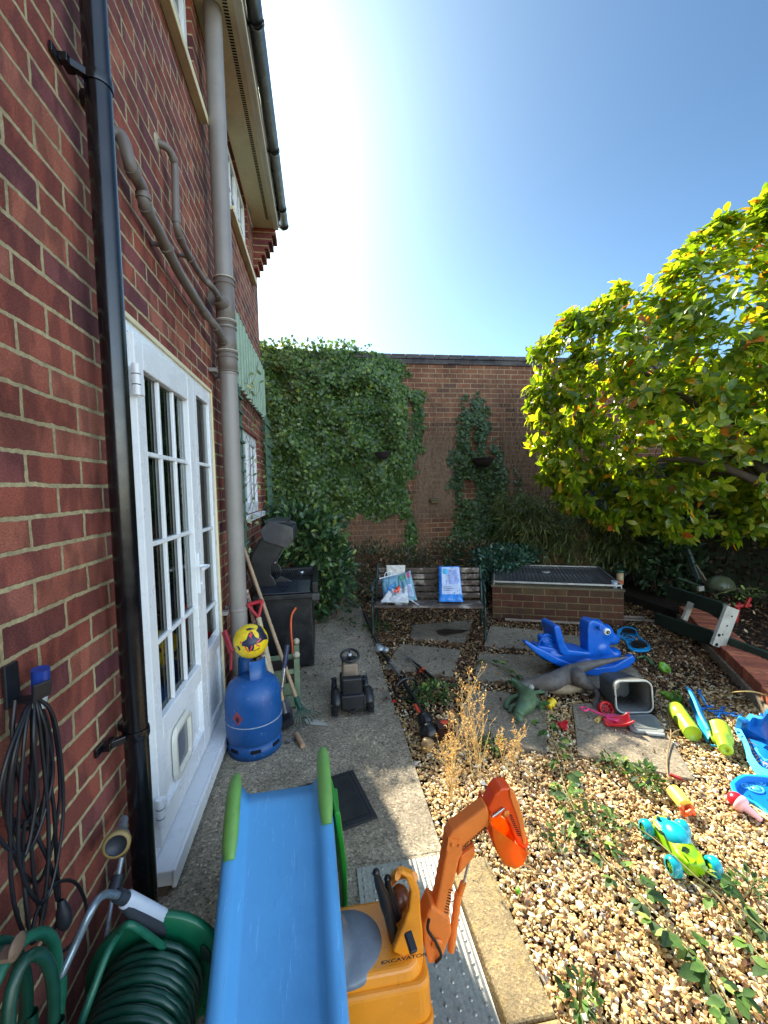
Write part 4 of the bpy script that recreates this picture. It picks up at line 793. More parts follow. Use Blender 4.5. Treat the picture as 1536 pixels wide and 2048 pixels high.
# things on the bench
def cloth(name, label, cat, corners, mat, th=.03, crump=.012, n=26, parts=None, loc=None, **kw):
    c = [Vector(v) for v in corners]; nz = (c[1]-c[0]).cross(c[3]-c[0]).normalized(); t_ = thing(name, label, cat, tuple((c[0]+c[1]+c[2]+c[3])/4), kw.get('group')); sd_ = random.random()*50
    def pt(u, v, s=1, e=0):
        p = c[0].lerp(c[1], u).lerp(c[3].lerp(c[2], u), v); ed = min(u, 1-u, v, 1-v); bul = min(1, (ed*7))**.5
        k_ = noise.noise(Vector((u*5+sd_, v*5, s*3)))*crump+abs(noise.noise(Vector((u*13+sd_, v*11, s))))*crump*.8
        return p+nz*s*(th/2*bul+k_*bul)+nz*e*s
    q = MB(); q.grid(lambda u, v: pt(u, v, 1), n, n); q.grid(lambda u, v: pt(1-u, v, -1), n, n); q.build('body', mat, t_); return t_, pt, nz
e0b = BL+bn*.0; 
def bpt(u, off, z): return BL+(BR-BL)*u+bn*off+Vector((0, 0, z))
M_bagw = plain('printed_film', '#b9c6de', .22, .12, 18, bump=.3, bscale=30, dirt='#8fa3c4', dirt_amt=.5); M_blue = plain('pack_blue', '#2c7fd2', .25, .1, 9)
t_, pt, nz = cloth('plastic_pack', 'blue and white plastic-wrapped pack leaning upright on the bench', 'pack', [bpt(.60, .12, .02), bpt(.82, .12, .02), bpt(.805, .385, .33), bpt(.605, .385, .33)], M_blue, .05, .010)
def patch(t_, pt, u0, u1, v0, v1, name, mat, e=.0015, n=14):
    MB().grid(lambda u, v: pt(u0+(u1-u0)*u, v0+(v1-v0)*v, 1, e), n, n).build(name, mat, t_)
patch(t_, pt, .14, .97, .17, .95, 'printed_front', M_bagw); patch(t_, pt, .2, .42, .74, .88, 'label_square', plain('cyan_print', '#3fb4dc', .3), .003)
patch(t_, pt, .45, .85, .45, .85, 'picture', plain('lilac_print', '#8f9fd0', .3, .2, 25), .0028)
for i in range(3): patch(t_, pt, .2, .55+.1*(i % 2), .36-i*.045, .375-i*.045, 'print_line', plain('dark_print', '#4d5878', .5), .003, 6)
M_film = plain('zip_bag_film', '#6f9bb0', .15, .3, 12, bump=.2, dirt='#3a5a58', dirt_amt=.9)
t_, pt, nz = cloth('zip_bag', 'clear zip bag of blue toys with white handle at the left end of the bench', 'bag', [bpt(.09, .08, .02), bpt(.24, .12, .02), bpt(.21, .33, .25), bpt(.05, .30, .21)], M_film, .05, .02)
q = MB(); q.tube([bpt(.03, .295, .215), bpt(.215, .33, .262)], .006, 6); q.tube(smooth([bpt(.08, .31, .23), bpt(.09, .31, .275), bpt(.14, .32, .285), bpt(.15, .32, .25)], 4), .005, 6); q.build('handle', plain('white_plastic', '#dfe3e8', .3), t_)
for i in range(4): q = MB().ball(pt(.3+.15*i, .3+.12*(i % 3), 1, .004), (.03, .012, .022), 10); q.build('toy_piece', plain('blue_piece', '#3f8fd0', .3), t_)
t_, pt, nz = cloth('zip_bag', 'second clear bag with pink label leaning on the bench slats', 'bag', [bpt(.26, .12, .02), bpt(.40, .10, .04), bpt(.33, .36, .29), bpt(.20, .34, .24)], plain('zip_bag_film2', '#7fa9ba', .15, .3, 12, dirt='#3d6a5c', dirt_amt=.9), .045, .02)
patch(t_, pt, .1, .6, .72, .9, 'green_print', plain('green_print', '#5f9a82', .3), .003); patch(t_, pt, .68, .92, .74, .92, 'pink_label', plain('pink_print', '#cf6a80', .3), .003); patch(t_, pt, .55, .9, .1, .5, 'pale_print', M_bagw, .003)
t_, pt, nz = cloth('carrier_bag', 'crumpled white carrier bag with an orange patch on the bench seat', 'bag', [bpt(.07, -.02, .05), bpt(.33, -.0, .04), bpt(.31, .16, .15), bpt(.14, .14, .11)], plain('white_film', '#c9ced4', .2, .12, 15, bump=.4, bscale=25, trans=.15), .06, .05)
patch(t_, pt, .38, .62, .55, .95, 'orange_print', plain('orange_print', '#e0512a', .3), .004); q = MB(); q.tube(smooth([pt(.95, .3), bpt(.38, .02, .04), bpt(.42, .0, .02)], 4), .006, 6); q.build('handle', plain('white_film', '#c9ced4'), t_)
t_, pt, nz = cloth('newspaper', 'folded white paper sheet behind the bags on the bench', 'paper', [bpt(.10, .37, .20), bpt(.27, .36, .20), bpt(.28, .40, .34), bpt(.09, .40, .34)], plain('paper', '#cfcac2', .8), .006, .006)
# ================================================================ THINGS BY THE HOUSE
Z3 = Vector((0, 0, 1))
def V3(*a): return Vector(a)
# ---- gas bottle
GX, GY = .243, 2.47
M_gas = plain('gas_blue', '#14508f', .38, .12, 9, bump=.15, scuff=.45, stretch=(1, 1, .5), dirt='#174a80', dirt_amt=.5)
gb = thing('gas_bottle', 'scuffed blue gas bottle with pale weld line beside the white door', 'gas bottle', (GX, GY, .015))
q = MB(); q.lathe([(.0, .05), (.10, .045), (.135, .055), (.152, .085), (.158, .12), (.158, .30), (.152, .345), (.135, .385), (.105, .412), (.06, .428), (.0, .432)], (GX, GY, .015), n=56); q.build('body', M_gas, gb)
q = MB(); q.lathe([(.147, .0), (.150, .0), (.152, .035), (.146, .075), (.143, .075), (.147, .03), (.145, 0)], (GX, GY, .015), n=56, a0=0, a1=2*pi); q.build('foot_ring', M_gas, gb)
q = MB()
for a in (3.9, 4.75, 5.6, 3.05): 
    for k in range(7): aa = a+.28*k/6; q.box((GX+.1485*cos(aa), GY+.1485*sin(aa), .065), (.012, .012, .016), Matrix.Rotation(aa, 3, 'Z'))
q.build('vent_slot', M_dark, gb)
q = MB(); q.lathe([(.158, -.003), (.1605, 0), (.158, .003)], (GX, GY, .205), n=56); q.build('weld_seam', plain('weld', '#9aa5b5', .6, .3, 60), gb)
q = MB()
for r_, a0, a1 in ((.078, .9, 2.4), (.078, 3.9, 5.5)): 
    q.lathe([(r_, .405), (r_-.002, .53), (r_-.007, .53), (r_-.005, .405)], (GX, GY, .015), n=18, a0=a0, a1=a1)
q.build('collar', M_gas, gb)
q = MB(); q.lathe([(.0, 0), (.02, 0), (.02, .05), (.012, .055), (.012, .08), (.0, .082)], (GX, GY, .44), n=16); q.build('valve', plain('brass', '#8a7a45', .4, .2, metal=.6), gb)
q = MB(); rr = .1592
def cylp(a, z): return V3(GX+rr*cos(a), GY+rr*sin(a), z)
a_c = -pi/2-.42; q.add([cylp(a_c-.2, .262), cylp(a_c, .222), cylp(a_c+.2, .262), cylp(a_c, .302), cylp(a_c, .262)], [(0, 1, 4), (1, 2, 4), (2, 3, 4), (3, 0, 4)], True); q.build('hazard_label', plain('faded_red', '#a03f45', .6, .2, 40, dirt='#5c4a7a', dirt_amt=.6), gb)
q = MB(); rr = .1597; fl = [(0, .235), (-.05, .25), (-.035, .275), (-.015, .262), (0, .287), (.02, .262), (.04, .272), (.05, .25)]; q.add([cylp(a_c+x*1.4, z) for x, z in fl], [tuple(range(8))]); q.build('flame_mark', plain('faded_black', '#3a2230', .7), gb)
# ---- football resting on it: yellow with navy blotches, red darts and lettering
bc, br = V3(GX+.0, GY-.005, .548+.095), .097
bt_ = NT('football_skin'); o = bt_.obj(); v = bt_.n('ShaderNodeTexVoronoi'); v.inputs['Scale'].default_value = 1; v.feature = 'F1'
mp = bt_.n('ShaderNodeMapping'); mp.inputs['Scale'].default_value = (9.4, 9.4, 9.4); mp.inputs['Location'].default_value = (.37, .15, .1); wn_ = bt_.noise(9, 2, .5, o)
sb = bt_.n('ShaderNodeVectorMath', operation='SUBTRACT'); bt_.l(wn_.outputs['Color'], sb.inputs[0]); sb.inputs[1].default_value = (.5,)*3; s2 = bt_.n('ShaderNodeVectorMath', operation='SCALE'); s2.inputs['Scale'].default_value = .05; bt_.l(sb.outputs[0], s2.inputs[0])
a2 = bt_.n('ShaderNodeVectorMath', operation='ADD'); bt_.l(o, a2.inputs[0]); bt_.l(s2.outputs[0], a2.inputs[1]); bt_.l(a2.outputs[0], mp.inputs[0]); bt_.l(mp.outputs[0], v.inputs[0])
r = bt_.ramp(v.outputs['Distance'], [(0, lin('#e6c21e')), (.72, lin('#e9c820')), (.74, lin('#1a1d38')), (1, lin('#22264a'))]); n2 = bt_.noise(55, 5, .7, o); rr2 = bt_.ramp(n2.outputs[0], [(.3, (.7,)*3), (.6, (1.05,)*3)])
bt_.base(bt_.mix(1, r.outputs[0], rr2.outputs[0], 'MULTIPLY')); bt_.rough(.35)
ft = thing('football', 'yellow football with navy and red markings resting on the gas bottle', 'ball', tuple(bc-Z3*br)); MB().ball(bc, br, 40).build('shell', bt_.m, ft)
fwd = (CAM-bc).normalized(); rgt = fwd.cross(Z3).normalized()*-1; upv = rgt.cross(fwd)*-1
if upv.z < 0: upv = -upv
rgt = upv.cross(fwd)
def onball(u, v_, lift=.0008): d_ = (fwd+rgt*u+upv*v_).normalized(); return bc+d_*(br+lift)
def ballpoly(name, polys, mat, lift):
    m_ = MB()
    for pl_ in polys:
        dn_ = []
        for i in range(len(pl_)):
            (x0, y0), (x1, y1) = pl_[i], pl_[(i+1) % len(pl_)]; dn_ += [(x0+(x1-x0)*j/3, y0+(y1-y0)*j/3) for j in range(3)]
        c0 = (sum(x for x, _ in dn_)/len(dn_), sum(y for _, y in dn_)/len(dn_)); n = len(dn_); vs = [onball(c0[0], c0[1], lift)]
        for j in (1, 2, 3, 4, 5): vs += [onball(c0[0]+(x-c0[0])*j/5, c0[1]+(y-c0[1])*j/5, lift) for x, y in dn_]
        m_.add(vs, [(0, i+1, (i+1) % n+1) for i in range(n)]+[(1+j*n+i, 1+(j+1)*n+i, 1+(j+1)*n+(i+1) % n, 1+j*n+(i+1) % n) for j in range(4) for i in range(n)], True)
    m_.build(name, mat, ft)
M_red = plain('ball_red', '#d8403f', .4); M_yel = plain('ball_yellow', '#e9c820', .4); M_nav = plain('ball_navy', '#1c2040', .4)
ballpoly('navy_mark', [[(-.25, .1), (-.1, .5), (.12, .55), (.25, .2), (.5, .05), (.75, .0), (.6, -.2), (.2, -.25), (.15, -.7), (-.15, -.7), (-.2, -.35), (-.6, -.25), (-.55, -.02)], [(-.3, .78), (-.05, .72), (.1, .78), (.3, .9), (0, 1.05), (-.3, 1.0)], [(.85, .2), (.95, .5), (1.2, .5), (1.2, .1)], [(-.9, -.3), (-.8, -.6), (-1.1, -.8), (-1.3, -.3)]], M_nav, .0006)
ballpoly('red_dart', [[(-.12, .3), (0, .48), (.14, .42), (.02, .2), (.08, .05)], [(-.42, -.3), (-.3, -.3), (-.15, -.78), (-.22, -.8)], [(.02, -.3), (.1, -.3), (-.06, -.8), (-.13, -.76)], [(.3, -.18), (.62, .1), (.7, .05), (.42, -.2)], [(.3, -.24), (.62, -.42), (.58, -.5), (.28, -.32)], [(-.72, .05), (-.64, .08), (-.6, -.14), (-.7, -.12)], [(-.06, .62), (.1, .66), (.05, .5)]], M_red, .001)
c = bpy.data.curves.new('t', 'FONT'); c.body = 'MITRE'; c.size = 1; c.align_x = 'CENTER'; c.align_y = 'CENTER'; c.offset = .03; c.shear = .3; ob = bpy.data.objects.new('t', c); me = bpy.data.meshes.new_from_object(ob); m_ = MB(); th_ = radians(195)
m_.add([onball(.42+.19*(v.co.x*cos(th_)-v.co.y*sin(th_))*.9, -.66+.19*(v.co.x*sin(th_)+v.co.y*cos(th_)), .0012) for v in me.vertices], [tuple(p.vertices) for p in me.polygons]); bpy.data.objects.remove(ob); bpy.data.curves.remove(c); bpy.data.meshes.remove(me)
m_.build('lettering', plain('ink', '#17161c', .5), ft)
# ---- barbecue with open lid
M_bbq = plain('barbecue_black', '#17181b', .4, .25, 10, dirt='#3d3a36', dirt_amt=.6); M_bbqg = plain('barbecue_grey', '#33353a', .4, .2, 10, dirt='#6d675d', dirt_amt=.4)
bq = thing('barbecue', 'black gas barbecue with its hood open beside the house wall', 'barbecue', (.36, 3.85, .015))
MB().bb((.12, 3.50, .03), (.57, 4.22, .62)).build('cabinet', M_bbq, bq, bevel=.01)
q = MB(); q.bb((.10, 3.44, .62), (.62, 4.26, .66)); q.bb((.575, 3.44, .66), (.62, 4.26, .75)); q.bb((.10, 4.18, .66), (.574, 4.26, .74)); q.build('firebox', M_bbq, bq, bevel=.006)
q = MB(); q.prism([(.13, 3.45, .664), (.56, 3.45, .664), (.56, 3.66, .72), (.13, 3.66, .72)], (0, 0, .012)); q.build('front_shelf', plain('shelf_blue_black', '#22272f', .3, .1), bq, bevel=.004)
q = MB(); q.bb((.57, 3.435, .60), (.63, 3.50, .655)); q.build('corner_cap', M_bbqg, bq, bevel=.006)
q = MB()
for i in range(16): q.bb((.17+.02*i, 3.70, .72), (.175+.02*i, 4.16, .728))
q.build('cooking_grate', M_bbqg, bq)
q = MB(); q.lathe([(.0, .0), (.022, 0), (.02, .02), (0, .022)], (.47, 3.95, .73), n=18); q.build('knob', plain('chrome', '#c5c8cc', .2, .1, metal=.8), bq)
def hoodside(yc):
    pts = [(.10, .66), (.14, .64), (.24, .66), (.275, .72), (.26, .77), (.235, .80), (.24, .86), (.28, .93), (.36, 1.04), (.34, 1.09), (.26, 1.13), (.16, 1.10), (.09, .98), (.055, .82)]
    return [(x, yc, z) for x, z in pts]
for y_ in (3.58, 4.14): MB().prism(hoodside(y_), (0, .022, 0)).build('hood_side', M_bbq, bq, bevel=.006)
q = MB(); sh = [(.055, .82), (.09, .98), (.16, 1.10), (.26, 1.13)]; 
for (x0, z0), (x1, z1) in zip(sh[:-1], sh[1:]): q.add([(x0-.004, 3.602, z0), (x0-.004, 4.14, z0), (x1-.004, 4.14, z1+.004), (x1-.004, 3.602, z1+.004)], [(0, 1, 2, 3)])
q.build('hood_back', M_bbq, bq, solid=.012)
q = MB(); q.prism([(.19, 3.56, 1.09), (.38, 3.56, 1.02), (.43, 3.56, 1.10), (.42, 3.56, 1.20), (.24, 3.56, 1.26), (.16, 3.56, 1.18)], (0, .03, 0)); q.prism([(.19, 4.14, 1.09), (.38, 4.14, 1.02), (.43, 4.14, 1.10), (.42, 4.14, 1.20), (.24, 4.14, 1.26), (.16, 4.14, 1.18)], (0, .03, 0)); q.bb((.40, 3.59, 1.08), (.43, 4.14, 1.19)); q.bb((.2, 3.59, 1.235), (.38, 4.14, 1.25)); q.build('hood_front', M_bbqg, bq, bevel=.005)
q = MB(); q.prism([(.20, 3.64, .70), (.30, 3.64, .78), (.46, 3.64, .70), (.50, 3.64, .675), (.2, 3.64, .675)], (0, .02, 0)); q.build('hinge_arm', M_bbq, bq, bevel=.004)
q = MB(); q.tube([(.27, 3.62, .9), (.27, 4.1, .9)], .01, 8); q.build('warming_rod', plain('chrome', '#c5c8cc'), bq)
# orange gas hose
q = MB(); q.tube(smooth([P(592, 1215, 3.44), P(583, 1232, 3.42), P(582, 1262, 3.38), P(585, 1300, 3.3), P(583, 1325, 3.2)], 6), .009, 10); q.build('gas_hose', plain('orange_hose', '#c9562a', .45), label='orange rubber gas hose hanging down the front of the barbecue', cat='hose')
# planter with ball finials
M_pl = plain('planter_green', '#6f7f62', .75, .15, 12, dirt='#4b5640', dirt_amt=.5)
pt_ = thing('wooden_planter', 'small pale green wooden planter with ball finials behind the garden tools', 'planter', (.36, 3.0, .015))
c4 = [(.235, 2.82), (.47, 2.86), (.455, 3.12), (.22, 3.10)]
for x, y in c4:
    q = MB().bb((x-.018, y-.018, .015), (x+.018, y+.018, .36)); po_ = q.build('post', M_pl, pt_, bevel=.002); MB().ball((x, y, .385), .024, 14).build('finial', plain('finial', '#a9a28a', .6), po_)
for i in range(4):
    (x0, y0), (x1, y1) = c4[i], c4[(i+1) % 4]; q = MB()
    for k in range(3): q.beam((x0, y0, .07+.09*k), (x1, y1, .07+.09*k), .014, .082)
    q.build('side_boards', M_pl, pt_)
q = MB(); q.bb((.24, 2.84, .2), (.45, 3.1, .26)); q.build('soil', M_soil, pt_)
# dustbin
q = MB(); DB = (.865, 5.72, .015); M_zinc = plain('zinc', '#7c8a92', .45, .15, 8, metal=.5, dirt='#56605f', dirt_amt=.5)
db = thing('metal_dustbin', 'galvanised ribbed metal bin half hidden by the laurel', 'dustbin', DB)
pr_ = [(.0, .01), (.13, .0), (.135, .0)]+[(.135+.02*k/12+(.004 if k % 2 else 0), .04+.45*k/12) for k in range(13)]+[(.16, .50), (.15, .50), (.12, .02), (0, .02)]
q.lathe(pr_, DB, n=44); q.build('body', M_zinc, db); q = MB(); q.tube([(DB[0]+.137*cos(a*pi/16), DB[1]+.137*sin(a*pi/16), .04) for a in range(33)], .008, 6, False); q.build('band', M_zinc, db)
# ---- long tools leaning on the wall
M_wood = plain('ash_handle', '#a48a6c', .6, .15, 25, dirt='#6b5540', dirt_amt=.4); M_wood2 = plain('old_handle', '#b9a98c', .7, .15, 30, dirt='#7a6850', dirt_amt=.5); M_tine = plain('green_tine', '#1f4a3c', .5, .2)
a0_, a1_ = P(487, 1095, 3.25), P(592, 1395, 2.72)
rk = thing('leaf_rake', 'long wooden-handled rake with splayed green tines leaning across the tools', 'rake', tuple(a1_)); q = MB(); q.tube([a0_, a1_], .013, 10); q.build('handle', M_wood, rk)
hb = P(612, 1440, 2.62); hb.z = .03; q = MB(); q.tube([a1_, a1_.lerp(hb, .45)], .017, 10); q.build('socket', M_tine, rk)
ax_ = (hb-a1_).normalized(); sd2 = ax_.cross(Z3).normalized()
for i in range(11):
    f = (i-5)/5; e = hb+sd2*f*.11-ax_*.03*abs(f); e.z = max(e.z, .03); q = MB(); q.tube(smooth([a1_.lerp(hb, .3), a1_.lerp(hb, .6)+sd2*f*.05, e, e+V3(.006, -.012, -.012)], 3), .0025, 5); q.build('tine', M_tine, rk)
def tool(name, label, cat, top, bot, hr, hm, head, headmat, grip=None, gmat=None):
    t_ = thing(name, label, cat, tuple(bot)); q = MB(); q.tube([top, bot], hr, 10); q.build('handle', hm, t_); d_ = (bot-top).normalized(); s_ = d_.cross(V3(0, 1, 0)).normalized()
    if grip:
        q = MB(); u_ = d_; w_ = grip; q.tube([top-u_*.10-s_*w_, top-u_*.10+s_*w_], .014, 8); q.tube([top-u_*.10-s_*w_, top], .01, 8); q.tube([top-u_*.10+s_*w_, top], .01, 8); q.build('grip', gmat or hm, t_)
    head(t_, bot, d_, s_); return t_
M_steel = plain('dull_steel', '#6d7076', .4, .25, 20, metal=.7)
def spade(t_, b, d_, s_): 
    MB().prism([b-s_*.07, b+s_*.07, b+s_*.075+d_*.2, b+d_*.24, b-s_*.075+d_*.2], (0, .004, 0)).build('blade', M_steel, t_); MB().tube([b-d_*.12, b+d_*.03], .016, 8).build('socket', M_steel, t_)
def fork(t_, b, d_, s_):
    q = MB(); q.tube([b-s_*.06, b+s_*.06], .007, 8); q.tube([b-d_*.05, b], .013, 8); q.build('yoke', M_steel, t_)
    for k in range(4): o_ = s_*(-.06+.04*k); MB().tube([b+o_, b+o_+d_*.15, b+o_+d_*.2], [.006, .005, .001], 6).build('tine', M_steel, t_)
M_redg = plain('red_grip', '#a8222e', .4, .1)
tool('garden_spade', 'spade with red plastic grip and worn wooden shaft behind the gas bottle', 'spade', P(517, 1235, 2.85), P(555, 1400, 2.72)+V3(0, 0, .0), .017, M_wood2, spade, M_steel, .05, M_redg)
def nohead(t_, b, d_, s_): MB().tube([b-d_*.08, b], .018, 8).build('ferrule', M_steel, t_)
tool('garden_fork', 'old fork with flaking brown and white shaft leaning beside the downpipe', 'fork', P(493, 1180, 2.95), P(535, 1360, 2.72), .014, plain('flaking_paint', '#6a4433', .6, .3, 30, dirt='#cfc7b8', dirt_amt=.95), fork, M_steel)
tool('garden_hoe', 'pale wooden hoe shaft crossing behind the rake handle', 'hoe', P(527, 1310, 2.70), P(566, 1425, 2.60)+V3(0, 0, 0), .012, M_wood2, nohead, M_steel)
tool('lawn_edger', 'tool with chrome shaft and dark blue sleeve between spade and planter', 'edger', P(575, 1290, 2.75), P(560, 1400, 2.68), .012, plain('chrome', '#c5c8cc'), nohead, M_steel, None)
q = MB(); q.tube([P(575, 1290, 2.75), P(568, 1335, 2.72)], .016, 10); q.build('tool_sleeve', plain('navy_sleeve', '#2a3350', .4), label='dark blue grip sleeve showing above the silver tool shaft', cat='grip')
tool('hand_trowel', 'short tool with yellowish wooden handle propped against the blue bottle', 'trowel', P(560, 1382, 2.56), P(570, 1425, 2.55), .014, plain('yellow_wood', '#b5975a', .5, .15, 30, dirt='#4a3a2a', dirt_amt=.5), nohead, M_steel)
q = MB(); a_ = P(448, 1262, 2.72); b_ = P(463, 1305, 2.66); q.beam(a_, b_, .02, .045); q.tube([b_, P(462, 1340, 2.62)], .01, 6); q.build('tool_grip', M_redg, label='red plastic tool handle poking out beside the grey pipe', cat='handle', bevel=.006)
cl_ = G(566, 1442, .02)
ht = thing('hand_cultivator', 'small claw tool with pale wooden handle lying beside the gas bottle', 'hand tool', tuple(G(600, 1480, .02))); q = MB(); q.tube([G(592, 1468, .035), G(606, 1492, .03)], .015, 12); q.build('handle', plain('pale_wood', '#b08c6c', .5), ht)
q = MB(); q.tube(smooth([G(592, 1468, .035), G(600, 1448, .05), G(590, 1475, .03), G(574, 1484, .025)], 3), .004, 6); q.beam(G(568, 1486, .02), G(580, 1484, .02), .02, .006); q.build('claw', M_steel, ht)
q = MB(); q.beam(G(560, 1450, .05), G(585, 1435, .08), .08, .05); q.build('brush_head', plain('dark_bristle', '#14171a', .9), label='black bristle brush head lying at the foot of the tools', cat='brush', bevel=.01)
q = MB(); q.prism([G(607, 1440, .02), G(625, 1437, .02), G(653, 1447, .02), (G(655, 1452, .02)), G(630, 1450, .02), G(612, 1448, .02)], (0, 0, .003)); q.build('paper_scrap', plain('pale_scrap', '#a9a69b', .8), label='torn pale scrap lying at the edge of the path by the rake', cat='scrap')
# climbing leaf by the door
leafmesh('weed', OVATE, np.array([G(440, 1390, .15), G(438, 1400, .1), G(444, 1380, .12)]), np.array([[.1, -.3, .6], [.2, -.5, .2], [0, -.2, .8]]), np.array([[.5, -.6, .3]]*3), np.array([.09, .07, .06]), .5, M_laurel, .2, label='small green weed growing between the door step and gas bottle', cat='weed')
# twigs on the narrow trellis
q = MB(); lp, ld = [], []
for i in range(16):
    p = V3(.09, 3.3+.25*random.random(), 1.0+1.3*random.random()); pts = [p]
    for j in range(5): p = p+V3(random.gauss(.015, .02), random.gauss(.03, .03), random.gauss(.05, .05)); pts.append(p)
    q.tube(pts, .0018, 4, False); lp.append(pts[-1]); lp.append(pts[2])
tw = thing('climber', 'thin bare climber twigs with few pale leaves on the narrow trellis', 'climber', (.1, 3.45, .9)); q.build('twigs', M_twig, tw)
lp = np.array([tuple(v) for v in lp]); leafmesh('leaves', OVATE, lp, rng.normal(0, .5, lp.shape)+np.array([.3, 0, -.2]), rng.normal(0, .6, lp.shape)+np.array([0, -.6, .4]), .05, .5, leaf_mat('pale_leaf', [(0, '#6d8456'), (1, '#b5b98a')], .3), .2, tw)
# ================================================================ BOTTOM LEFT: cable, nozzle, hoses, reel
M_cab = plain('cable_black', '#15161b', .45, .2, 20)
hk = thing('coiled_cable', 'bundle of black electric cable hung on a wall hook', 'cable', (.03, .98, 1.12))
q = MB(); q.bb((.004, .955, 1.06), (.012, .995, 1.15)); q.beam((.012, .975, 1.07), (.07, .965, 1.075), .035, .006); q.beam((.07, .965, 1.075), (.075, .962, 1.11), .035, .006); q.build('hook', M_cab, hk, bevel=.002)
pg = MB(); pg.tube([V3(.05, 1.0, 1.125), V3(.045, 1.005, 1.07)], .017, 16); pg.build('plug', plain('plug_blue', '#1b3a86', .35), hk); pg = MB(); pg.tube([V3(.045, 1.005, 1.07), V3(.045, .99, 1.04)], .014, 14); pg.build('plug_body', plain('plug_grey', '#9aa0a0', .4), hk)
random.seed(5)
for i in range(9):
    yb = .915+.085*random.random(); dz = .18+.28*random.random(); wy = .015+.05*random.random(); xo = .02+.03*random.random(); t0 = V3(.05, .965, 1.075)
    MB().tube(smooth([t0, V3(xo+.015, yb-wy, 1.0), V3(xo, yb-wy*1.2, 1.04-dz*.7), V3(xo, yb, 1.04-dz-.03), V3(xo+.01, yb+wy*1.1, 1.04-dz*.7), V3(xo+.02, yb+wy*.7, 1.0), t0+V3(0, .01, 0)], 8), .0038, 8, False).build('cable_loop', M_cab, hk)
def wpts(l, X=.035): return [W(x, y, X+.012*random.random()) for x, y in l]
MB().tube(smooth(wpts([(72, 1390), (85, 1440), (88, 1500), (98, 1560), (108, 1620), (113, 1720), (118, 1800), (112, 1850), (80, 1905)]), 6), .0042, 8).build('cable_tail', M_cab, hk)
MB().tube(smooth(wpts([(30, 1400), (25, 1480), (40, 1560), (60, 1640), (100, 1730), (115, 1800)]), 6), .0042, 8).build('cable_tail', M_cab, hk)
MB().tube(smooth(wpts([(60, 1530), (75, 1600), (48, 1650), (15, 1640), (8, 1580), (20, 1510), (40, 1460)]), 6), .0042, 8).build('cable_loop', M_cab, hk)
MB().tube(smooth(wpts([(50, 1640), (45, 1720), (55, 1830), (62, 1870), (75, 1820), (110, 1768), (150, 1765), (172, 1810), (165, 1860), (130, 1900), (100, 1908)], .04), 6), .0038, 8).build('cable_tail', M_cab, hk)
c0, c1 = W(123, 1800, .05), W(133, 1868, .055); q = MB(); q.lathe([(.004, 0), (.008, .005), (.009, .012), (.014, .025), (.016, .045), (.014, .06), (.008, .07), (0, .072)], c0, c1-c0, 16); q.build('connector', plain('connector_grey', '#23262e', .5), hk)
# spray nozzle lance
M_sil = plain('silver_plastic', '#8f969c', .3, .15, 15, metal=.4, dirt='#5c6060', dirt_amt=.5); M_dg = plain('dark_grip', '#2c3138', .5, .1)
sn = thing('spray_lance', 'garden spray lance with round rose and yellowed ring against the brick', 'spray lance', tuple(W(190, 2048, .06)))
hd = W(238, 1672, .075); fc = W(228, 1705, .095); ax_ = (fc-hd).normalized()
q = MB(); q.lathe([(.012, -.03), (.016, -.015), (.024, 0), (.030, .015), (.032, .03)], hd, ax_, 26); q.build('rose', M_sil, sn); q = MB(); q.lathe([(.032, .03), (.0345, .032), (.0345, .043), (.030, .046), (.026, .046)], hd, ax_, 26); q.build('ring', plain('yellowed', '#8a7444', .5), sn)
q = MB(); q.lathe([(.0, .040), (.026, .040), (.026, .046)], hd, ax_, 26); q.build('rose_face', M_dg, sn)
for k in range(14): a_ = k*2.4; r_ = .0055*math.sqrt(k+.5); e1_ = ax_.orthogonal().normalized(); MBk = None
q = MB(); q.tube(smooth([W(247, 1640, .05), hd-ax_*.02, hd], 3), .013, 12); q.build('neck', M_sil, sn)
q = MB(); q.tube(smooth([W(243, 1715, .045), W(236, 1752, .045)], 2), .008, 10); q.build('shaft', M_sil, sn); q = MB(); q.tube([W(236, 1752, .045), W(226, 1788, .045)], .017, 14); q.build('collar', M_dg, sn)
q = MB(); q.tube([W(226, 1788, .045), W(214, 1860, .05), W(203, 1965, .055)], .0055, 10); q.build('tube', M_sil, sn); q = MB(); q.tube([W(203, 1965, .055), W(190, 2048, .06), W(180, 2150, .06)], .017, 12); q.build('grip', M_dg, sn)
# grey lance with bent tube and pistol handle
pw = thing('bent_lance', 'bent grey metal tube with pale plastic handle over the hose reel', 'lance', tuple(W(105, 2048, .1)))
q = MB(); q.tube(smooth([W(105, 2100, .10), W(107, 1990, .10), W(120, 1955, .115), W(150, 1890, .13), W(180, 1825, .15), W(195, 1800, .155), W(212, 1788, .16), W(235, 1790, .17)], 5), .0085, 12); q.build('tube', plain('galv_tube', '#7d8b95', .3, .1, metal=.6), pw)
h0, h1 = W(235, 1790, .17), W(345, 1840, .24); q = MB(); d_ = (h1-h0).normalized(); q.tube([h0, h0+d_*.03], .015, 14); q.build('collar', M_dg, pw); q = MB(); q.tube([h0+d_*.03, h0+d_*.035, h1], [.012, .019, .015], 14, ell=(1, .8)); q.build('handle', plain('pale_handle', '#a7b0bd', .35, .05), pw)
q = MB(); q.tube([h0+d_*.03-Z3*.016, h0+d_*.09-Z3*.035, h1-Z3*.04], [.012, .016, .012], 12); q.build('trigger_grip', M_dg, pw)
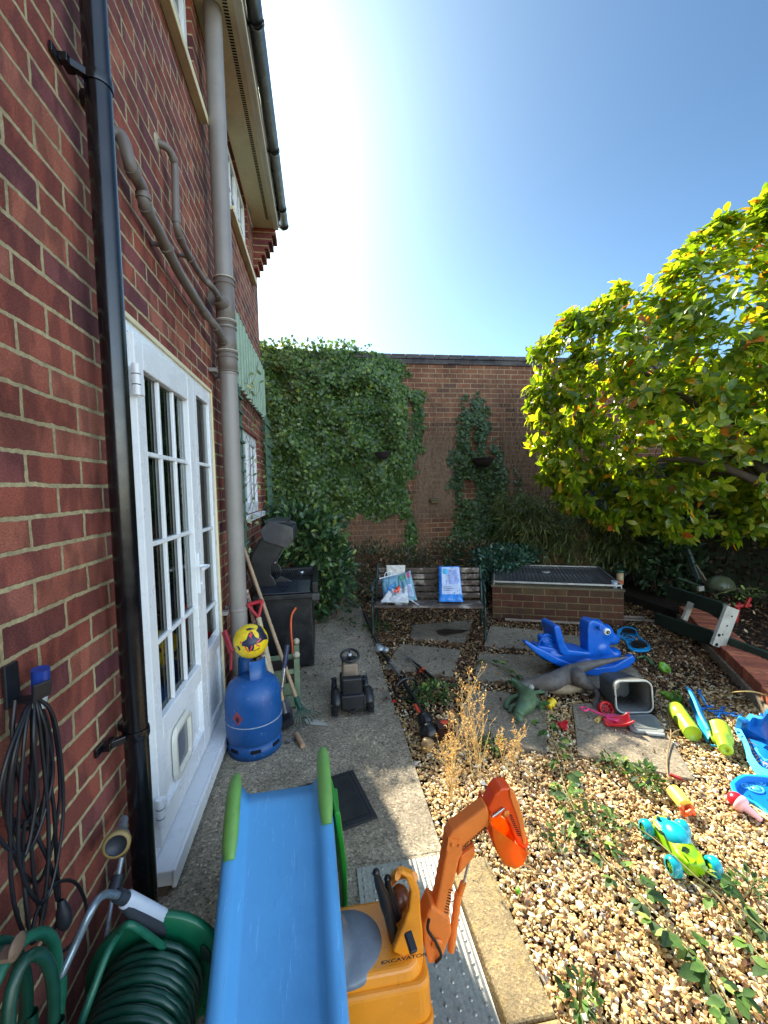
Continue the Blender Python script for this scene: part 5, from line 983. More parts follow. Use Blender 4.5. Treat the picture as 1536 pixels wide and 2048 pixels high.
# hose reel
M_reel = plain('reel_green', '#0d5a3c', .32, .1, 8); M_hose = plain('hose_green', '#0c3a2c', .35, .15, 30, bump=.1); M_hose2 = plain('hose_mid_green', '#125540', .4, .15, 60, bump=.2)
RX, RZ = .205, .245; rl = thing('hose_reel', 'green plastic hose reel wound with dark green hose beside the slide', 'hose reel', (RX, 1.0, .02))
for y0, s_ in ((1.10, 1), (.86, -1)):
    q = MB(); q.lathe([(.05, 0), (.11, .004), (.165, 0), (.17, .004*s_), (.17, .018*s_), (.158, .018*s_), (.11, .012*s_), (.05, .012*s_)], (RX, y0, RZ), (0, 1, 0), 56)
    fl_ = q.build('flange', M_reel, rl)
    for k in range(5): a_ = .35+k*1.2566; MB().ball((RX+.135*cos(a_), y0-.0045*1 if s_ > 0 else y0-.019, RZ+.135*sin(a_)), (.028, .0025, .011), 16, Matrix.Rotation(-(a_+pi/2), 3, 'Y')).build('slot', plain('slot_dark', '#08251b', .7), fl_)
q = MB(); q.tube([(RX, .86, RZ), (RX, 1.12, RZ)], .06, 24); q.build('hub', M_reel, rl)
for lay, (R_, n_) in enumerate(((.085, 12), (.102, 12), (.117, 11))):
    pts = []
    for k in range(n_*20+1):
        a_ = k/20*2*pi; f_ = k/(n_*20); pts.append(V3(RX+(R_+.004*sin(f_*31))*cos(a_), .885+(.205)*f_+.006*sin(a_*.5+lay), RZ+(R_+.004*sin(f_*23))*sin(a_)))
    MB().tube(pts, .0088, 8, False).build('wound_hose', M_hose, rl)
q = MB()
for s_ in (-1, 1): q.tube(smooth([(RX+.13*s_, .85, .02), (RX+.10*s_, .85, .12), (RX, .845, RZ)], 4), .011, 8); q.tube(smooth([(RX+.13*s_, 1.13, .02), (RX+.10*s_, 1.13, .12), (RX, 1.125, RZ)], 4), .011, 8)
q.tube([(RX-.13, .85, .025), (RX-.13, 1.13, .025)], .011, 8); q.tube([(RX+.13, .85, .025), (RX+.13, 1.13, .025)], .011, 8); q.build('stand', M_reel, rl)
MB().tube(smooth([W(150, 2080, .12), W(190, 1970, .14), W(215, 1905, .15), W(240, 1865, .16), W(262, 1850, .19), V3(.24, 1.07, .36)], 6), .0085, 12).build('loose_hose', M_hose2, label='loose green hose end looping up from the hose reel', cat='hose')
# coil of hose on a bracket at far left
hc = thing('hose_coil', 'thick green garden hose coiled over a wall bracket at bottom left', 'hose', (.08, .8, .45))
for i, (yy_, r0_, zz) in enumerate(((.80, .085, .64), (.79, .07, .62), (.81, .10, .63), (.80, .055, .60))):
    X0 = .06+.024*i; pts = [V3(X0+.008*sin(a*.5), yy_-.02+r0_*cos(a*2*pi/28), zz-.10+(.17+.02*(i % 2))*sin(a*2*pi/28)) for a in range(29)]; MB().tube(pts, .0105, 12, False).build('hose_loop', M_hose2 if i % 2 == 0 else M_hose, hc)
q = MB(); q.bb((.003, .76, .62), (.012, .80, .74)); q.bb((.012, .765, .705), (.12, .79, .712)); q.ball((.115, .785, .712), (.006, .022, .02), 12); q.build('bracket', plain('tan_bracket', '#6d5746', .6, .2, 30), hc)
# ================================================================ SLIDE
M_sb = plain('slide_blue', '#5298cc', .40, .06, 4, bump=.08, bscale=200, dirt='#4583b8', dirt_amt=.5, scuff=.3, stretch=(2.2, .16, .5)); M_sg = plain('slide_green', '#6c9c4c', .5, .12, 14, dirt='#4a7c34', dirt_amt=.6)
Lf, Rf, Ln, Rn = G(459, 1574, .52), G(658, 1545, .52), G(410, 2048, .34), G(697, 2048, .34)
ex_ = lambda A_, B_, t_: A_+(B_-A_)*t_
Le, Re = ex_(Lf, Ln, 1.9), ex_(Rf, Rn, 1.9)
slp = thing('toddler_slide', 'blue plastic toddler slide with green hand rails pointing at the viewer', 'slide', tuple((Lf+Rf)/2-Z3*.5))
def chute(mb):
    prof = [(0, -.085), (-.0, -.012), (.010, -.0), (.032, -.001), (.042, -.012), (.055, -.032), (.068, -.037)]
    K = 22; rows = []
    for i in range(K+1):
        f = i/K; A_, B_ = ex_(Lf, Le, f), ex_(Rf, Re, f); w_ = (B_-A_); L_ = w_.length; w_.normalize(); dip = .004*sin(pi*min(1, f*1.4)); row = []
        lip = 0
        for u, z in prof: row.append(A_+w_*u+Z3*(z-dip-lip*(z < -.04)))
        for u, z in reversed(prof): row.append(B_-w_*u+Z3*(z-dip-lip*(z < -.04)))
        rows.append(row)
    n = len(rows[0]); mb.add([v for r_ in rows for v in r_], [(i*n+k, (i+1)*n+k, (i+1)*n+k+1, i*n+k+1) for i in range(K) for k in range(n-1)], True)
q = MB(); chute(q); q.build('chute', M_sb, slp, solid=.006)
for A_, B_, sg, (t0, t1) in ((Lf, Le, 1, (-.02, .215)), (Rf, Re, -1, (-.07, .15))):
    q = MB(); w_ = (Rf-Lf).normalized()*sg; pts = []
    for k in range(9):
        f = k/8; p = ex_(A_, B_, t0+(t1-t0)*f)+w_*.019+Z3*(.026*sin(pi*min(1, .12+f*.88))**.7-.004); pts.append(p)
    q.tube(pts, [.018, .024, .026, .026, .026, .026, .026, .024, .018], 14, ell=(1.0, .8)); q.build('hand_rail', M_sg, slp)
M_sgd = plain('slide_dark_green', '#1d8a2c', .4, .08)
for A_, sg in ((Lf, 1), (Rf, -1)):
    w_ = (Rf-Lf).normalized()*sg; A_ = A_+w_*(.03 if sg > 0 else .012); q = MB(); bk = (Lf-Ln).normalized(); bk.z = 0
    pts = [A_+w_*-.004-Z3*.03+bk*.02, A_-w_*.012-Z3*.03-bk*.16, A_-w_*.030-Z3*.22-bk*.14, A_-w_*.035-Z3*.50-bk*.10, A_-w_*.035-Z3*.50-bk*.00, A_-w_*.030-Z3*.30-bk*.02, A_-w_*.030-Z3*.28+bk*.10, A_-w_*.045-Z3*.50+bk*.14, A_-w_*.045-Z3*.50+bk*.24, A_-w_*.02-Z3*.2+bk*.12]
    q.prism(pts, -w_*.018); q.build('side_frame', M_sgd, slp, bevel=.006)
for k in range(3): 
    z = .12+.12*k; q = MB(); c_ = (Lf-Ln).normalized(); c_.z = 0; a_ = V3(Lf.x-.03, Lf.y+.16-.04*k, z); b_ = V3(Rf.x+.03, Rf.y+.16-.04*k, z); q.beam(a_, b_, .08, .03); q.build('step', M_sgd, slp, bevel=.005)
# ================================================================ RIDE-ON EXCAVATOR
M_ey = plain('toy_amber', '#e08a1c', .35, .07, 10, bump=.05, dirt='#b86f20', dirt_amt=.5, scuff=.3); M_eo = plain('toy_orange', '#f28838', .38, .08, 12, bump=.05, dirt='#d0743a', dirt_amt=.4, tl=.25, scuff=.2); M_tb = plain('toy_black', '#101114', .3, .2); M_seat = plain('seat_grey', '#6f7780', .35, .12, 12, dirt='#4b5058', dirt_amt=.5)
EY = 1.08
def E(x, y, Y=EY): return P(x, y, Y)
ex = thing('ride_on_excavator', 'ride-on toy excavator in amber and orange with raised digging arm beside the slide', 'toy excavator', (.82, EY, .02))
def rbox(mb, x0, x1, y0, y1, z0, z1, r=.03, tx=1., n=5):
    pts = []
    for sx, sy, a0 in ((1, 1, 0), (-1, 1, 90), (-1, -1, 180), (1, -1, 270)):
        for i in range(n+1): a = radians(a0+90*i/n); pts.append(((x0+x1)/2+sx*((x1-x0)/2-r)+r*cos(a), (y0+y1)/2+sy*((y1-y0)/2-r)+r*sin(a)))
    cx_, cy_ = (x0+x1)/2, (y0+y1)/2; vs = [(x, y, z0) for x, y in pts]+[(cx_+(x-cx_)*tx, cy_+(y-cy_)*tx, z1) for x, y in pts]; k = len(pts)
    mb.add(vs, [tuple(reversed(range(k))), tuple(range(k, 2*k))]+[(i, (i+1) % k, k+(i+1) % k, k+i) for i in range(k)], False); return mb
rbox(MB(), .60, .912, .965, 1.20, .125, .245, .035, .97).build('body', M_ey, ex, bevel=.012, seg=3)
q = MB(); rbox(q, .60, .90, .98, 1.19, .24, .275, .05, .9); q.build('body_shoulder', M_ey, ex, bevel=.01, seg=3)
q = MB(); rbox(q, .615, .915, .955, 1.21, .128, .15, .035, 1.); q.build('skirt', M_ey, ex, bevel=.006)
for y0 in (.955, 1.145): 
    q = MB(); q.tube([(.62, y0+.035, .075), (.89, y0+.035, .075)], .07, 20, ell=(.9, .5)); q.build('track', M_tb, ex, bevel=.004)
q = MB(); rbox(q, .64, .88, .97, 1.20, .09, .13, .02); q.build('chassis', M_tb, ex)
st_ = MB(); st_.ball((.70, 1.075, .262), (.105, .10, .032), 28); st_.ball((.655, 1.075, .28), (.055, .09, .045), 22); st_.build('seat', M_seat, ex, remesh=.006, smooth_it=6)
# hoop shield behind the levers
def arcq(c, rx, rz, a0, a1, n, Y): return [V3(c[0]+rx*cos(a0+(a1-a0)*i/n), Y, c[1]+rz*sin(a0+(a1-a0)*i/n)) for i in range(n+1)]
hp = [E(x, y, 1.02) for x, y in ((786, 1905), (800, 1868), (818, 1822), (822, 1785), (812, 1757), (795, 1746), (806, 1744), (826, 1752), (840, 1785), (842, 1830), (846, 1862), (848, 1905), (846, 1935))]
q = MB(); q.prism(hp, (0, .022, 0)); q.build('shield', M_ey, ex, bevel=.006)
q = MB(); tb = [E(795, 1746, 1.03), E(812, 1744, 1.03), E(829, 1752, 1.03)]; q.tube(smooth([E(797, 1748, 1.03), E(786, 1752, 1.10), E(778, 1768, 1.16), E(775, 1800, 1.18)], 5), .015, 10, ell=(1, .5)); q.tube(smooth([E(828, 1754, 1.03), E(812, 1747, 1.08), E(795, 1750, 1.14), E(780, 1765, 1.18)], 5), .012, 10); q.build('hoop', M_ey, ex)
q = MB(); q.ball((.855, 1.09, .285), (.045, .07, .06), 20); q.build('front_cover', M_ey, ex, remesh=.006, smooth_it=4)
for k, pts_ in enumerate((((752, 1745), (757, 1765), (768, 1795), (778, 1830), (790, 1880)), ((775, 1757), (778, 1780), (790, 1815), (800, 1860)), ((772, 1805), (786, 1812), (795, 1850), (795, 1890)))):
    q = MB(); q.tube(smooth([E(x, y, 1.05+.02*k) for x, y in pts_], 4), [.008, .0085, .009, .010, .011, .012, .013, .014, .015, .016, .016, .015, .014, .014, .014, .014, .014][:4*(len(pts_)-1)+1], 12); q.ball(E(*pts_[0], 1.05+.02*k), .010, 12); q.build('lever', M_tb, ex)
q = MB(); q.ball(E(800, 1795, 1.09), (.028, .03, .03), 16); q.build('steering_boss', plain('toy_brown', '#6b3a20', .35), ex)
q = MB(); q.beam(E(815, 1864, .99), E(828, 1906, .955), .02, .014); q.build('side_lever', M_tb, ex, bevel=.003)
q = MB(); sx_ = E(818, 1914, .957)
q.text('EXCAVATOR', E(808, 1916, .9545), (1, 0, .0), (0, -.2, 1), .017, .0012, 1.15); q.build('lettering', M_tb, ex)
# arm
q = MB(); q.prism([E(x, y, 1.045) for x, y in ((846, 1850), (863, 1812), (901, 1838), (904, 1868), (890, 1905), (882, 1924), (858, 1930), (850, 1900))], (0, .06, 0)); mnt = q.build('arm_mount', M_eo, ex, bevel=.006)
q = MB(); q.lathe([(.0, 0), (.014, 0), (.016, .004), (.012, .008), (0, .008)], E(873, 1885, 1.045), (0, -1, 0), 20); q.build('pivot_disc', M_eo, mnt)
boom = [(868, 1835), (893, 1705), (896, 1678), (905, 1664), (975, 1612), (986, 1650), (930, 1698), (918, 1725), (904, 1790), (899, 1840)]
q = MB(); q.prism([E(x, y, 1.052) for x, y in boom], (0, .045, 0)); bm_ = q.build('boom', M_eo, ex, bevel=.007, seg=3)
q = MB(); q.prism([E(x, y, 1.048) for x, y in ((893, 1700), (897, 1676), (920, 1680), (925, 1698), (910, 1712))], (0, .005, 0)); q.ball(E(904, 1690, 1.046), .005, 10); q.ball(E(918, 1692, 1.046), .004, 10); q.build('rivet_plate', M_eo, bm_)
q = MB()
for i in range(11): c_ = E(888+1.55*i*0+ (898-886)*i/10+2, 1836-56*i/10, 1.0515); q.box(c_, (.013, .001, .0024), Matrix.Rotation(.5, 3, 'Y'))
q.build('vent_lines', M_tb, bm_)
d_x = (E(985, 1642, 1.05)-E(930, 1690, 1.05)).normalized(); nrm_ = V3(0, -1, 0); q = MB(); q.text('EXCAVATOR', E(949, 1677, 1.0510), d_x, nrm_.cross(d_x), .0155, .0006, 1.0); q.build('lettering', M_tb, bm_)
q = MB(); q.tube([E(917, 1795, 1.09), E(927, 1765, 1.09)], .009, 10); q.tube([E(902, 1900, 1.09), E(917, 1785, 1.09)], .0105, 10); q.build('ram_sleeve', M_eo, ex)
q = MB(); q.tube([E(926, 1770, 1.09), E(938, 1722, 1.09)], .004, 8); q.build('ram_rod', plain('chrome', '#c5c8cc'), ex)
q = MB(); q.prism([E(x, y, 1.08) for x, y in ((922, 1712), (950, 1692), (951, 1712), (943, 1722), (915, 1755))], (0, .02, 0)); q.build('ram_bracket', M_eo, ex, bevel=.004)
q = MB(); q.tube(smooth([E(858, 1838, 1.035), E(856, 1860, 1.03), (E(872, 1885, 1.025)), E(882, 1910, 1.03), E(872, 1924, 1.04)], 5), .0042, 8); q.build('cable', M_tb, ex)
M_es = plain('arm_orange', '#f25c1a', .36, .08, 12, tl=.35, dirt='#d9662c', dirt_amt=.3)
stick = [(990, 1590), (1003, 1577), (1022, 1576), (1032, 1600), (1045, 1645), (1060, 1690), (1052, 1704), (1035, 1690), (1018, 1648), (1003, 1632), (993, 1640), (975, 1622)]
q = MB(); q.prism([E(x, y, 1.05) for x, y in stick], (0, .05, 0)); sk = q.build('stick', M_es, ex, bevel=.006)
q = MB(); q.prism([E(x, y, 1.045) for x, y in ((1020, 1580), (1030, 1584), (1048, 1640), (1054, 1690), (1047, 1690), (1036, 1640), (1020, 1594))], (0, .012, 0)); q.build('linkage', M_eo, ex, bevel=.003)
q = MB()
for i in range(11): q.box(E(1021+1.75*i, 1630+4.1*i, 1.0495), (.011, .001, .0024), Matrix.Rotation(.35, 3, 'Y'))
q.build('vent_lines', M_tb, sk)
q = MB(); q.lathe([(0, 0), (.009, 0), (.009, .003), (.004, .004), (0, .003)], E(1012, 1626, 1.05), (0, -1, 0), 16); q.build('pivot_disc', M_eo, sk)
q = MB(); q.tube([E(967, 1622, 1.06), E(1000, 1583, 1.07)], .0038, 8); q.tube([E(985, 1633, 1.045), E(1008, 1616, 1.045)], .0038, 8); q.build('ram_rod', plain('chrome', '#c5c8cc'), ex)
bk = [(984, 1652), (986, 1676), (996, 1706), (1010, 1728), (1030, 1737), (1046, 1728), (1056, 1706)]
M_by = plain('bucket_orange', '#f2801e', .35, .07, 12, dirt='#f0bb38', dirt_amt=.8, tl=.6); q = MB(); a_ = [E(x, y, 1.035) for x, y in bk]; b_ = [v+V3(0, .10, 0) for v in a_]
q.add(a_+b_, [(i, i+1, i+8, i+7) for i in range(6)], True); q.add(a_, [tuple(range(7))]); q.add(b_, [tuple(range(7))]); q.build('bucket', M_by, ex, solid=.004)
q = MB()
for k in range(4): c_ = a_[0]+V3(0, .012+.025*k, 0); q.prism([c_+V3(-.004, 0, 0), c_+V3(.008, 0, .0), c_+V3(.004, 0, .03)], (0, .012, 0))
q.build('bucket_teeth', M_by, ex)
# ================================================================ RIDE-ON TRACTOR
M_tk = plain('tractor_black', '#1b1c20', .42, .2, 12, bump=.06, dirt='#3a3a3c', dirt_amt=.5)
TX0, TX1 = G(664, 1447).x, G(750, 1441).x; tcx = (TX0+TX1)/2+.0; TY = 2.72; tr = thing('ride_on_tractor', 'small black toy tractor with round steering wheel parked on the path', 'toy tractor', (tcx, TY+.12, .015))
wx = .118
def wheel(c, r, w_, nm):
    q = MB(); q.lathe([(r*.35, -w_/2), (r*.8, -w_/2), (r, -w_/2+.008), (r, w_/2-.008), (r*.8, w_/2), (r*.35, w_/2)], c, (1, 0, 0), 28); o_ = q.build('wheel', M_tk, tr); q = MB()
    for k in range(18): a = 2*pi*k/18; q.box((c[0]+(w_*.22)*(1 if k % 2 else -1), c[1]+(r+.001)*cos(a), c[2]+(r+.001)*sin(a)), (w_*.5, .012, .01), Matrix.Rotation(a, 3, 'X'))
    q.build('tread', M_tk, o_); q = MB(); q.lathe([(0, -w_/2-.003), (r*.4, -w_/2), (r*.4, w_/2), (0, w_/2+.003)], c, (1, 0, 0), 20); q.build('hub', M_tk, o_)
for s_ in (-1, 1): wheel((tcx+wx*s_, TY, .09), .075, .046, 'r'); wheel((tcx+(wx-.006)*s_, TY+.25, .078), .062, .038, 'f')
q = MB(); rbox(q, tcx-.078, tcx+.078, TY-.07, TY+.02, .07, .165, .015); rbox(q, tcx-.07, tcx+.07, TY-.04, TY+.02, .15, .262, .018); q.build('seat_box', M_tk, tr, bevel=.008, seg=3)
q = MB(); rbox(q, tcx-.07, tcx+.07, TY-.02, TY+.30, .08, .17, .02); q.build('chassis', M_tk, tr, bevel=.008)
q = MB(); rbox(q, tcx-.055, tcx+.055, TY+.10, TY+.31, .15, .285, .025, .9); q.build('bonnet', M_tk, tr, bevel=.012, seg=3)
q = MB(); rbox(q, tcx-.06, tcx+.06, TY+.10, TY+.17, .19, .30, .02, .85); q.build('dash_side', plain('tractor_tan', '#8d7b68', .4, .1), tr, bevel=.008)
for s_ in (-1, 1):
    q = MB(); n = 12; vs = []
    for k in range(n+1):
        a = radians(10+160*k/n); 
        for xx in (-.024, .024): vs.append((tcx+(wx-.012)*s_+xx, TY+.088*cos(a), .09+.088*sin(a)))
    q.add(vs, [(2*k, 2*k+1, 2*k+3, 2*k+2) for k in range(n)], True); q.build('mudguard', M_tk, tr, solid=.006)
q = MB(); q.tube([(tcx, TY+.14, .27), (tcx, TY+.12, .345)], .013, 12); q.build('column', M_tk, tr)
sw = MB(); c_ = V3(tcx, TY+.115, .36); tl = Matrix.Rotation(.35, 3, 'X'); sw.tube([c_+tl @ V3(.06*cos(a*pi/16), .06*sin(a*pi/16), 0) for a in range(33)], .009, 10, False)
for k in range(3): a = pi/2+k*2*pi/3; sw.tube([c_, c_+tl @ V3(.06*cos(a), .06*sin(a), 0)], .006, 8)
sw.ball(c_, (.02, .02, .009), 14, tl); swo = sw.build('steering_wheel', M_tk, tr); q = MB(); q.lathe([(0, .011), (.012, .010), (.013, .006)], c_, tl @ Z3, 16); q.build('horn_button', plain('horn_white', '#b9bcc0', .3), tr)
q = MB(); q.tube([(tcx-.03, TY-.03, .05), (tcx+.03, TY-.03, .05)], .016, 10); q.box((tcx, TY-.045, .055), (.03, .05, .025)); q.build('tow_hitch', M_tk, tr)
# ================================================================ LONG REACH TRIMMER AND LOPPERS
tmr = thing('pole_hedge_trimmer', 'long petrol hedge trimmer with orange engine lying along the path edge', 'hedge trimmer', tuple(G(800, 1370)))
M_al = plain('aluminium', '#8b8f92', .35, .15, 15, metal=.7); M_or = plain('engine_orange', '#c9421c', .4, .15, 20)
q = MB(); a_, b_ = G(728, 1222, .04), G(757, 1290, .05); q.beam(a_, b_, .028, .006); d_ = (b_-a_).normalized(); s_ = d_.cross(Z3)
for k in range(22): 
    for sg in (-1, 1): p = a_+(b_-a_)*(k+.5)/22; q.prism([p+s_*sg*.014, p+d_*.012+s_*sg*.014, p+d_*.006+s_*sg*.032], (0, 0, .004))
q.build('blade', plain('dark_steel', '#3f4042', .4, .2, metal=.7), tmr); q = MB(); q.tube([a_+Z3*.006, b_+Z3*.006], .006, 6); q.build('blade_bar', M_al, tmr)
q = MB(); g1 = G(760, 1298, .06); q.ball(g1, (.045, .04, .035), 14); q.ball(g1+V3(.05, -.03, .0), (.03, .03, .025), 12); q.box(g1+V3(-.01, .03, .01), (.05, .05, .04)); q.build('gearbox', plain('gear_silver', '#9ca4a8', .35, .3, 30, metal=.4), tmr, remesh=.006, smooth_it=2)
p0, p1, p2 = G(763, 1305, .05), G(826, 1385, .07), G(858, 1450, .08)
MB().tube([p0, p0.lerp(p1, .30)], .017, 10).build('sleeve', M_tb, tmr); MB().tube([p0.lerp(p1, .28), p0.lerp(p1, .7)], .012, 10).build('shaft', M_al, tmr); MB().tube([p0.lerp(p1, .68), p2], .016, 10).build('shaft_cover', M_tb, tmr)
q = MB(); c_ = G(813, 1382, .09); q.tube(smooth([c_+V3(.085*cos(a), .03*cos(a)+.02, .07*sin(a)+.01) for a in [k*pi/6 for k in range(13)]], 2), .009, 8); q.build('loop_handle', M_tb, tmr)
q = MB(); q.ball(G(850, 1440, .08), (.05, .06, .05), 14); q.ball(G(858, 1465, .08), (.06, .06, .06), 14); q.build('engine_cover', M_tb, tmr, remesh=.008, smooth_it=3)
q = MB(); ec = G(888, 1458, .08); q.ball(ec, (.055, .055, .05), 18); q.build('engine_housing', M_or, tmr, remesh=.007, smooth_it=1)
q = MB()
for k in range(7): q.box(ec+V3(0, -.02, -.03+.012*k), (.108-.004*abs(k-3), .09, .004))
q.build('cooling_fins', plain('fin_dark', '#3a1a12', .5), tmr)
MB().lathe([(0, 0), (.03, 0), (.034, .01), (.034, .05), (.028, .06), (0, .062)], G(852, 1500, .03), V3(.3, 0, 1), 18).build('fuel_tank', plain('tank_tan', '#8f7650', .35), tmr)
MB().beam(G(830, 1410, .1), G(842, 1432, .1), .02, .02).build('throttle', M_or, tmr, bevel=.004)
lo = thing('garden_loppers', 'black loppers with small orange bands lying on a slab', 'loppers', tuple(G(850, 1340)))
for a_, b_ in (((826, 1322), (868, 1358)), ((832, 1335), (850, 1356))):
    A_, B_ = G(*a_, .035), G(*b_, .03); MB().tube([A_, A_.lerp(B_, .5), B_], [.006, .012, .012], 8).build('handle', M_tb, lo); MB().tube([A_.lerp(B_, .45), A_.lerp(B_, .56)], .0135, 10).build('band', M_or, lo)
A_ = G(826, 1322, .035); MB().prism([A_, A_+V3(-.05, .05, 0), A_+V3(-.035, .09, 0), A_+V3(-.005, .05, 0)], (0, 0, .005)).build('blade', M_steel, lo)
# ================================================================ ROCKING HORSE
M_hb = plain('horse_blue', '#0b5ab8', .3, .06, 8, bump=.04, dirt='#0b4690', dirt_amt=.3)
HY = 3.02; rh = thing('rocking_horse', 'glossy blue plastic rocking horse with round white eye facing right', 'rocking horse', (2.8, HY, 0))
def hp_(l, Y=HY): return [P(1000+x*.349, 1150+y*.349, Y)+Z3*.035 for x, y in l]
def hz(x, y, Y=HY): return P(1000+x*.349, 1150+y*.349, Y)+Z3*.035
q = MB()
q.prism(hp_([(210, 430), (300, 440), (385, 462), (500, 478), (600, 470), (670, 478), (700, 500), (640, 540), (560, 560), (420, 552), (330, 530), (260, 490)], HY-.06), (0, .12, 0))
q.prism(hp_([(503, 340), (510, 300), (530, 284), (560, 290), (600, 312), (640, 345), (675, 378), (676, 405), (655, 418), (628, 422), (640, 450), (668, 478), (560, 500), (505, 490)], HY-.06), (0, .12, 0))
q.ball(hz(638, 388), (.065, .06, .05), 16); q.ball(hz(590, 350), (.08, .075, .07), 16); q.ball(hz(562, 292), (.02, .05, .025), 10); q.ball(hz(560, 440), (.085, .075, .085), 16); q.ball(hz(640, 470), (.075, .07, .045), 14); q.ball(hz(540, 360), (.06, .055, .08), 14); q.ball(hz(300, 475), (.12, .08, .06), 16); q.ball(hz(450, 515), (.15, .08, .05), 16)
q.build('body', M_hb, rh, remesh=.0075, smooth_it=14)
q = MB(); 
for k in range(9): q.ball(hz(506+4*math.sin(k), 300+k*20), (.02, .05, .022), 12)
q.ball(hz(530, 286), (.035, .024, .016), 12); q.ball(hz(560, 290), (.02, .02, .014), 10); q.build('mane', M_hb, rh, remesh=.005, smooth_it=1)
q = MB(); q.prism(hp_([(310, 330), (322, 314), (345, 318), (355, 350), (375, 420), (405, 468), (380, 492), (345, 470), (325, 400)], HY-.10), (0, .20, 0)); q.prism(hp_([(360, 452), (520, 470), (520, 492), (360, 490)], HY-.10), (0, .2, 0)); q.build('seat', M_hb, rh, remesh=.0075, smooth_it=6)
q = MB(); q.ball(hz(265, 400), (.055, .04, .06), 16); q.ball(hz(235, 385), (.03, .035, .035), 12); q.ball(hz(285, 440), (.07, .05, .05), 12); q.build('tail', M_hb, rh, remesh=.006, smooth_it=3)
q = MB()
for k in range(3): q.tube(smooth([hz(222+8*k, 420-22*k+6, HY-.045), hz(250, 372+26*k-8*k, HY-.052), hz(290, 372+22*k, HY-.048), hz(318, 400+14*k, HY-.04)], 4), .006, 6)
q.build('tail_ridges', M_hb, rh)
ro = [(138, 412), (148, 403), (165, 410), (215, 440), (262, 462), (330, 500), (430, 545), (560, 560), (660, 545), (735, 500), (765, 484), (779, 505), (772, 528), (735, 556), (650, 592), (560, 606), (470, 600), (380, 570), (290, 527), (210, 478)]
for yo in (-.13, .08):
    q = MB(); q.prism(hp_(ro, HY+yo), (0, .05, 0)); q.build('rocker', M_hb, rh, remesh=.0075, smooth_it=5)
q = MB(); q.box((hz(230, 455)), (.10, .2, .03)); q.box(hz(650, 520), (.16, .2, .03)); q.build('footrest', M_hb, rh, bevel=.01)
q = MB(); q.tube([hz(575, 330, HY-.09), hz(575, 330, HY-.03)], .012, 10); q.ball(hz(572, 330, HY-.09), (.014, .014, .022), 10); q.build('handle', M_hb, rh)
ec_ = hz(614, 350, HY-.072); q = MB(); q.lathe([(0, .010), (.014, .010), (.026, .004), (.027, -.01)], ec_, (0, -1, 0), 24); eo = q.build('eye', plain('eye_white', '#e9e9e2', .3), rh); q = MB(); q.lathe([(0, .013), (.010, .0125), (.016, .0104)], ec_, (0, -1, 0), 20); q.build('pupil', plain('eye_dark', '#26302e', .2), eo); q = MB(); q.lathe([(0, .0145), (.0035, .014)], ec_, (0, -1, 0), 12); q.build('glint', plain('glint', '#cfd6c8', .2), eo)
# ================================================================ TOY DINOSAURS
M_rex = plain('rex_grey', '#5b554f', .55, .3, 26, bump=.7, bscale=60, dirt='#3b3835', dirt_amt=.6); M_belly = plain('rex_belly', '#9a8568', .6, .2, 20, bump=.5, bscale=60)
rx = thing('toy_dinosaur', 'long grey-brown toy tyrannosaur lying on its side against the rocking horse', 'toy dinosaur', tuple(G(1140, 1385)))
def K(x, y, z): return G(1000+x*.349, 1150+y*.349, z)
sp = [K(742, 468, .16), K(690, 478, .16), K(620, 492, .155), K(540, 510, .145), K(470, 530, .13), K(415, 560, .11), K(360, 590, .095), K(300, 612, .085), K(240, 618, .075), K(190, 622, .065), K(150, 628, .055), K(120, 640, .045), K(95, 655, .035)]
q = MB(); q.tube(smooth(sp, 4), [v for v in np.interp(np.linspace(0, 12, 49), range(13), [.004, .012, .02, .029, .042, .062, .07, .066, .055, .042, .038, .040, .018])], 16)
q.tube(smooth([K(425, 560, .12), K(455, 595, .12), K(500, 630, .09), K(540, 655, .06), K(560, 690, .035), K(548, 735, .02), K(540, 760, .015)], 3), [v for v in np.interp(np.linspace(0, 6, 19), range(7), [.05, .058, .035, .022, .02, .02, .01])], 12)
q.tube(smooth([K(545, 655, .05), K(590, 655, .03), K(620, 640, .03)], 3), .014, 8)
q.ball(K(410, 550, .13), (.06, .055, .05), 14); q.ball(K(130, 640, .055), (.06, .04, .04), 12)
for k in range(3): q.tube([K(545, 740, .02), K(535+14*k, 768+4*k, .012)], [.010, .003], 8)
q.build('body', M_rex, rx, remesh=.007, smooth_it=2)
q = MB(); q.tube(smooth([K(470, 650, .05), K(400, 655, .045), K(330, 650, .04), K(270, 640, .04), K(210, 640, .04)], 4), [v for v in np.interp(np.linspace(0, 4, 17), range(5), [.012, .035, .045, .04, .02])], 12); q.build('belly', M_belly, rx, remesh=.008, smooth_it=2)
q = MB(); q.tube(smooth([K(240, 640, .05), K(225, 665, .04), K(205, 672, .02)], 3), .011, 8); q.tube(smooth([K(270, 640, .05), K(265, 670, .03), K(250, 680, .015)], 3), .010, 8); q.build('arm', M_rex, rx)
MB().ball(K(178, 645, .06), .022, 14).build('pale_pad', plain('pad_pale', '#9d9a90', .6), rx)
M_gd = plain('dino_green', '#4f6544', .5, .3, 22, bump=.6, bscale=60, dirt='#2c5b50', dirt_amt=.8)
gd = thing('toy_dinosaur', 'smaller green toy dinosaur with open purple mouth pointing at the viewer', 'toy dinosaur', tuple(G(1055, 1415)))
q = MB(); q.tube(smooth([K(60, 590, .12), K(95, 620, .09), K(130, 660, .07), K(160, 700, .06), K(150, 740, .06), K(120, 775, .06), K(105, 800, .06)], 4), [v for v in np.interp(np.linspace(0, 6, 25), range(7), [.004, .022, .042, .058, .058, .038, .03])], 14)
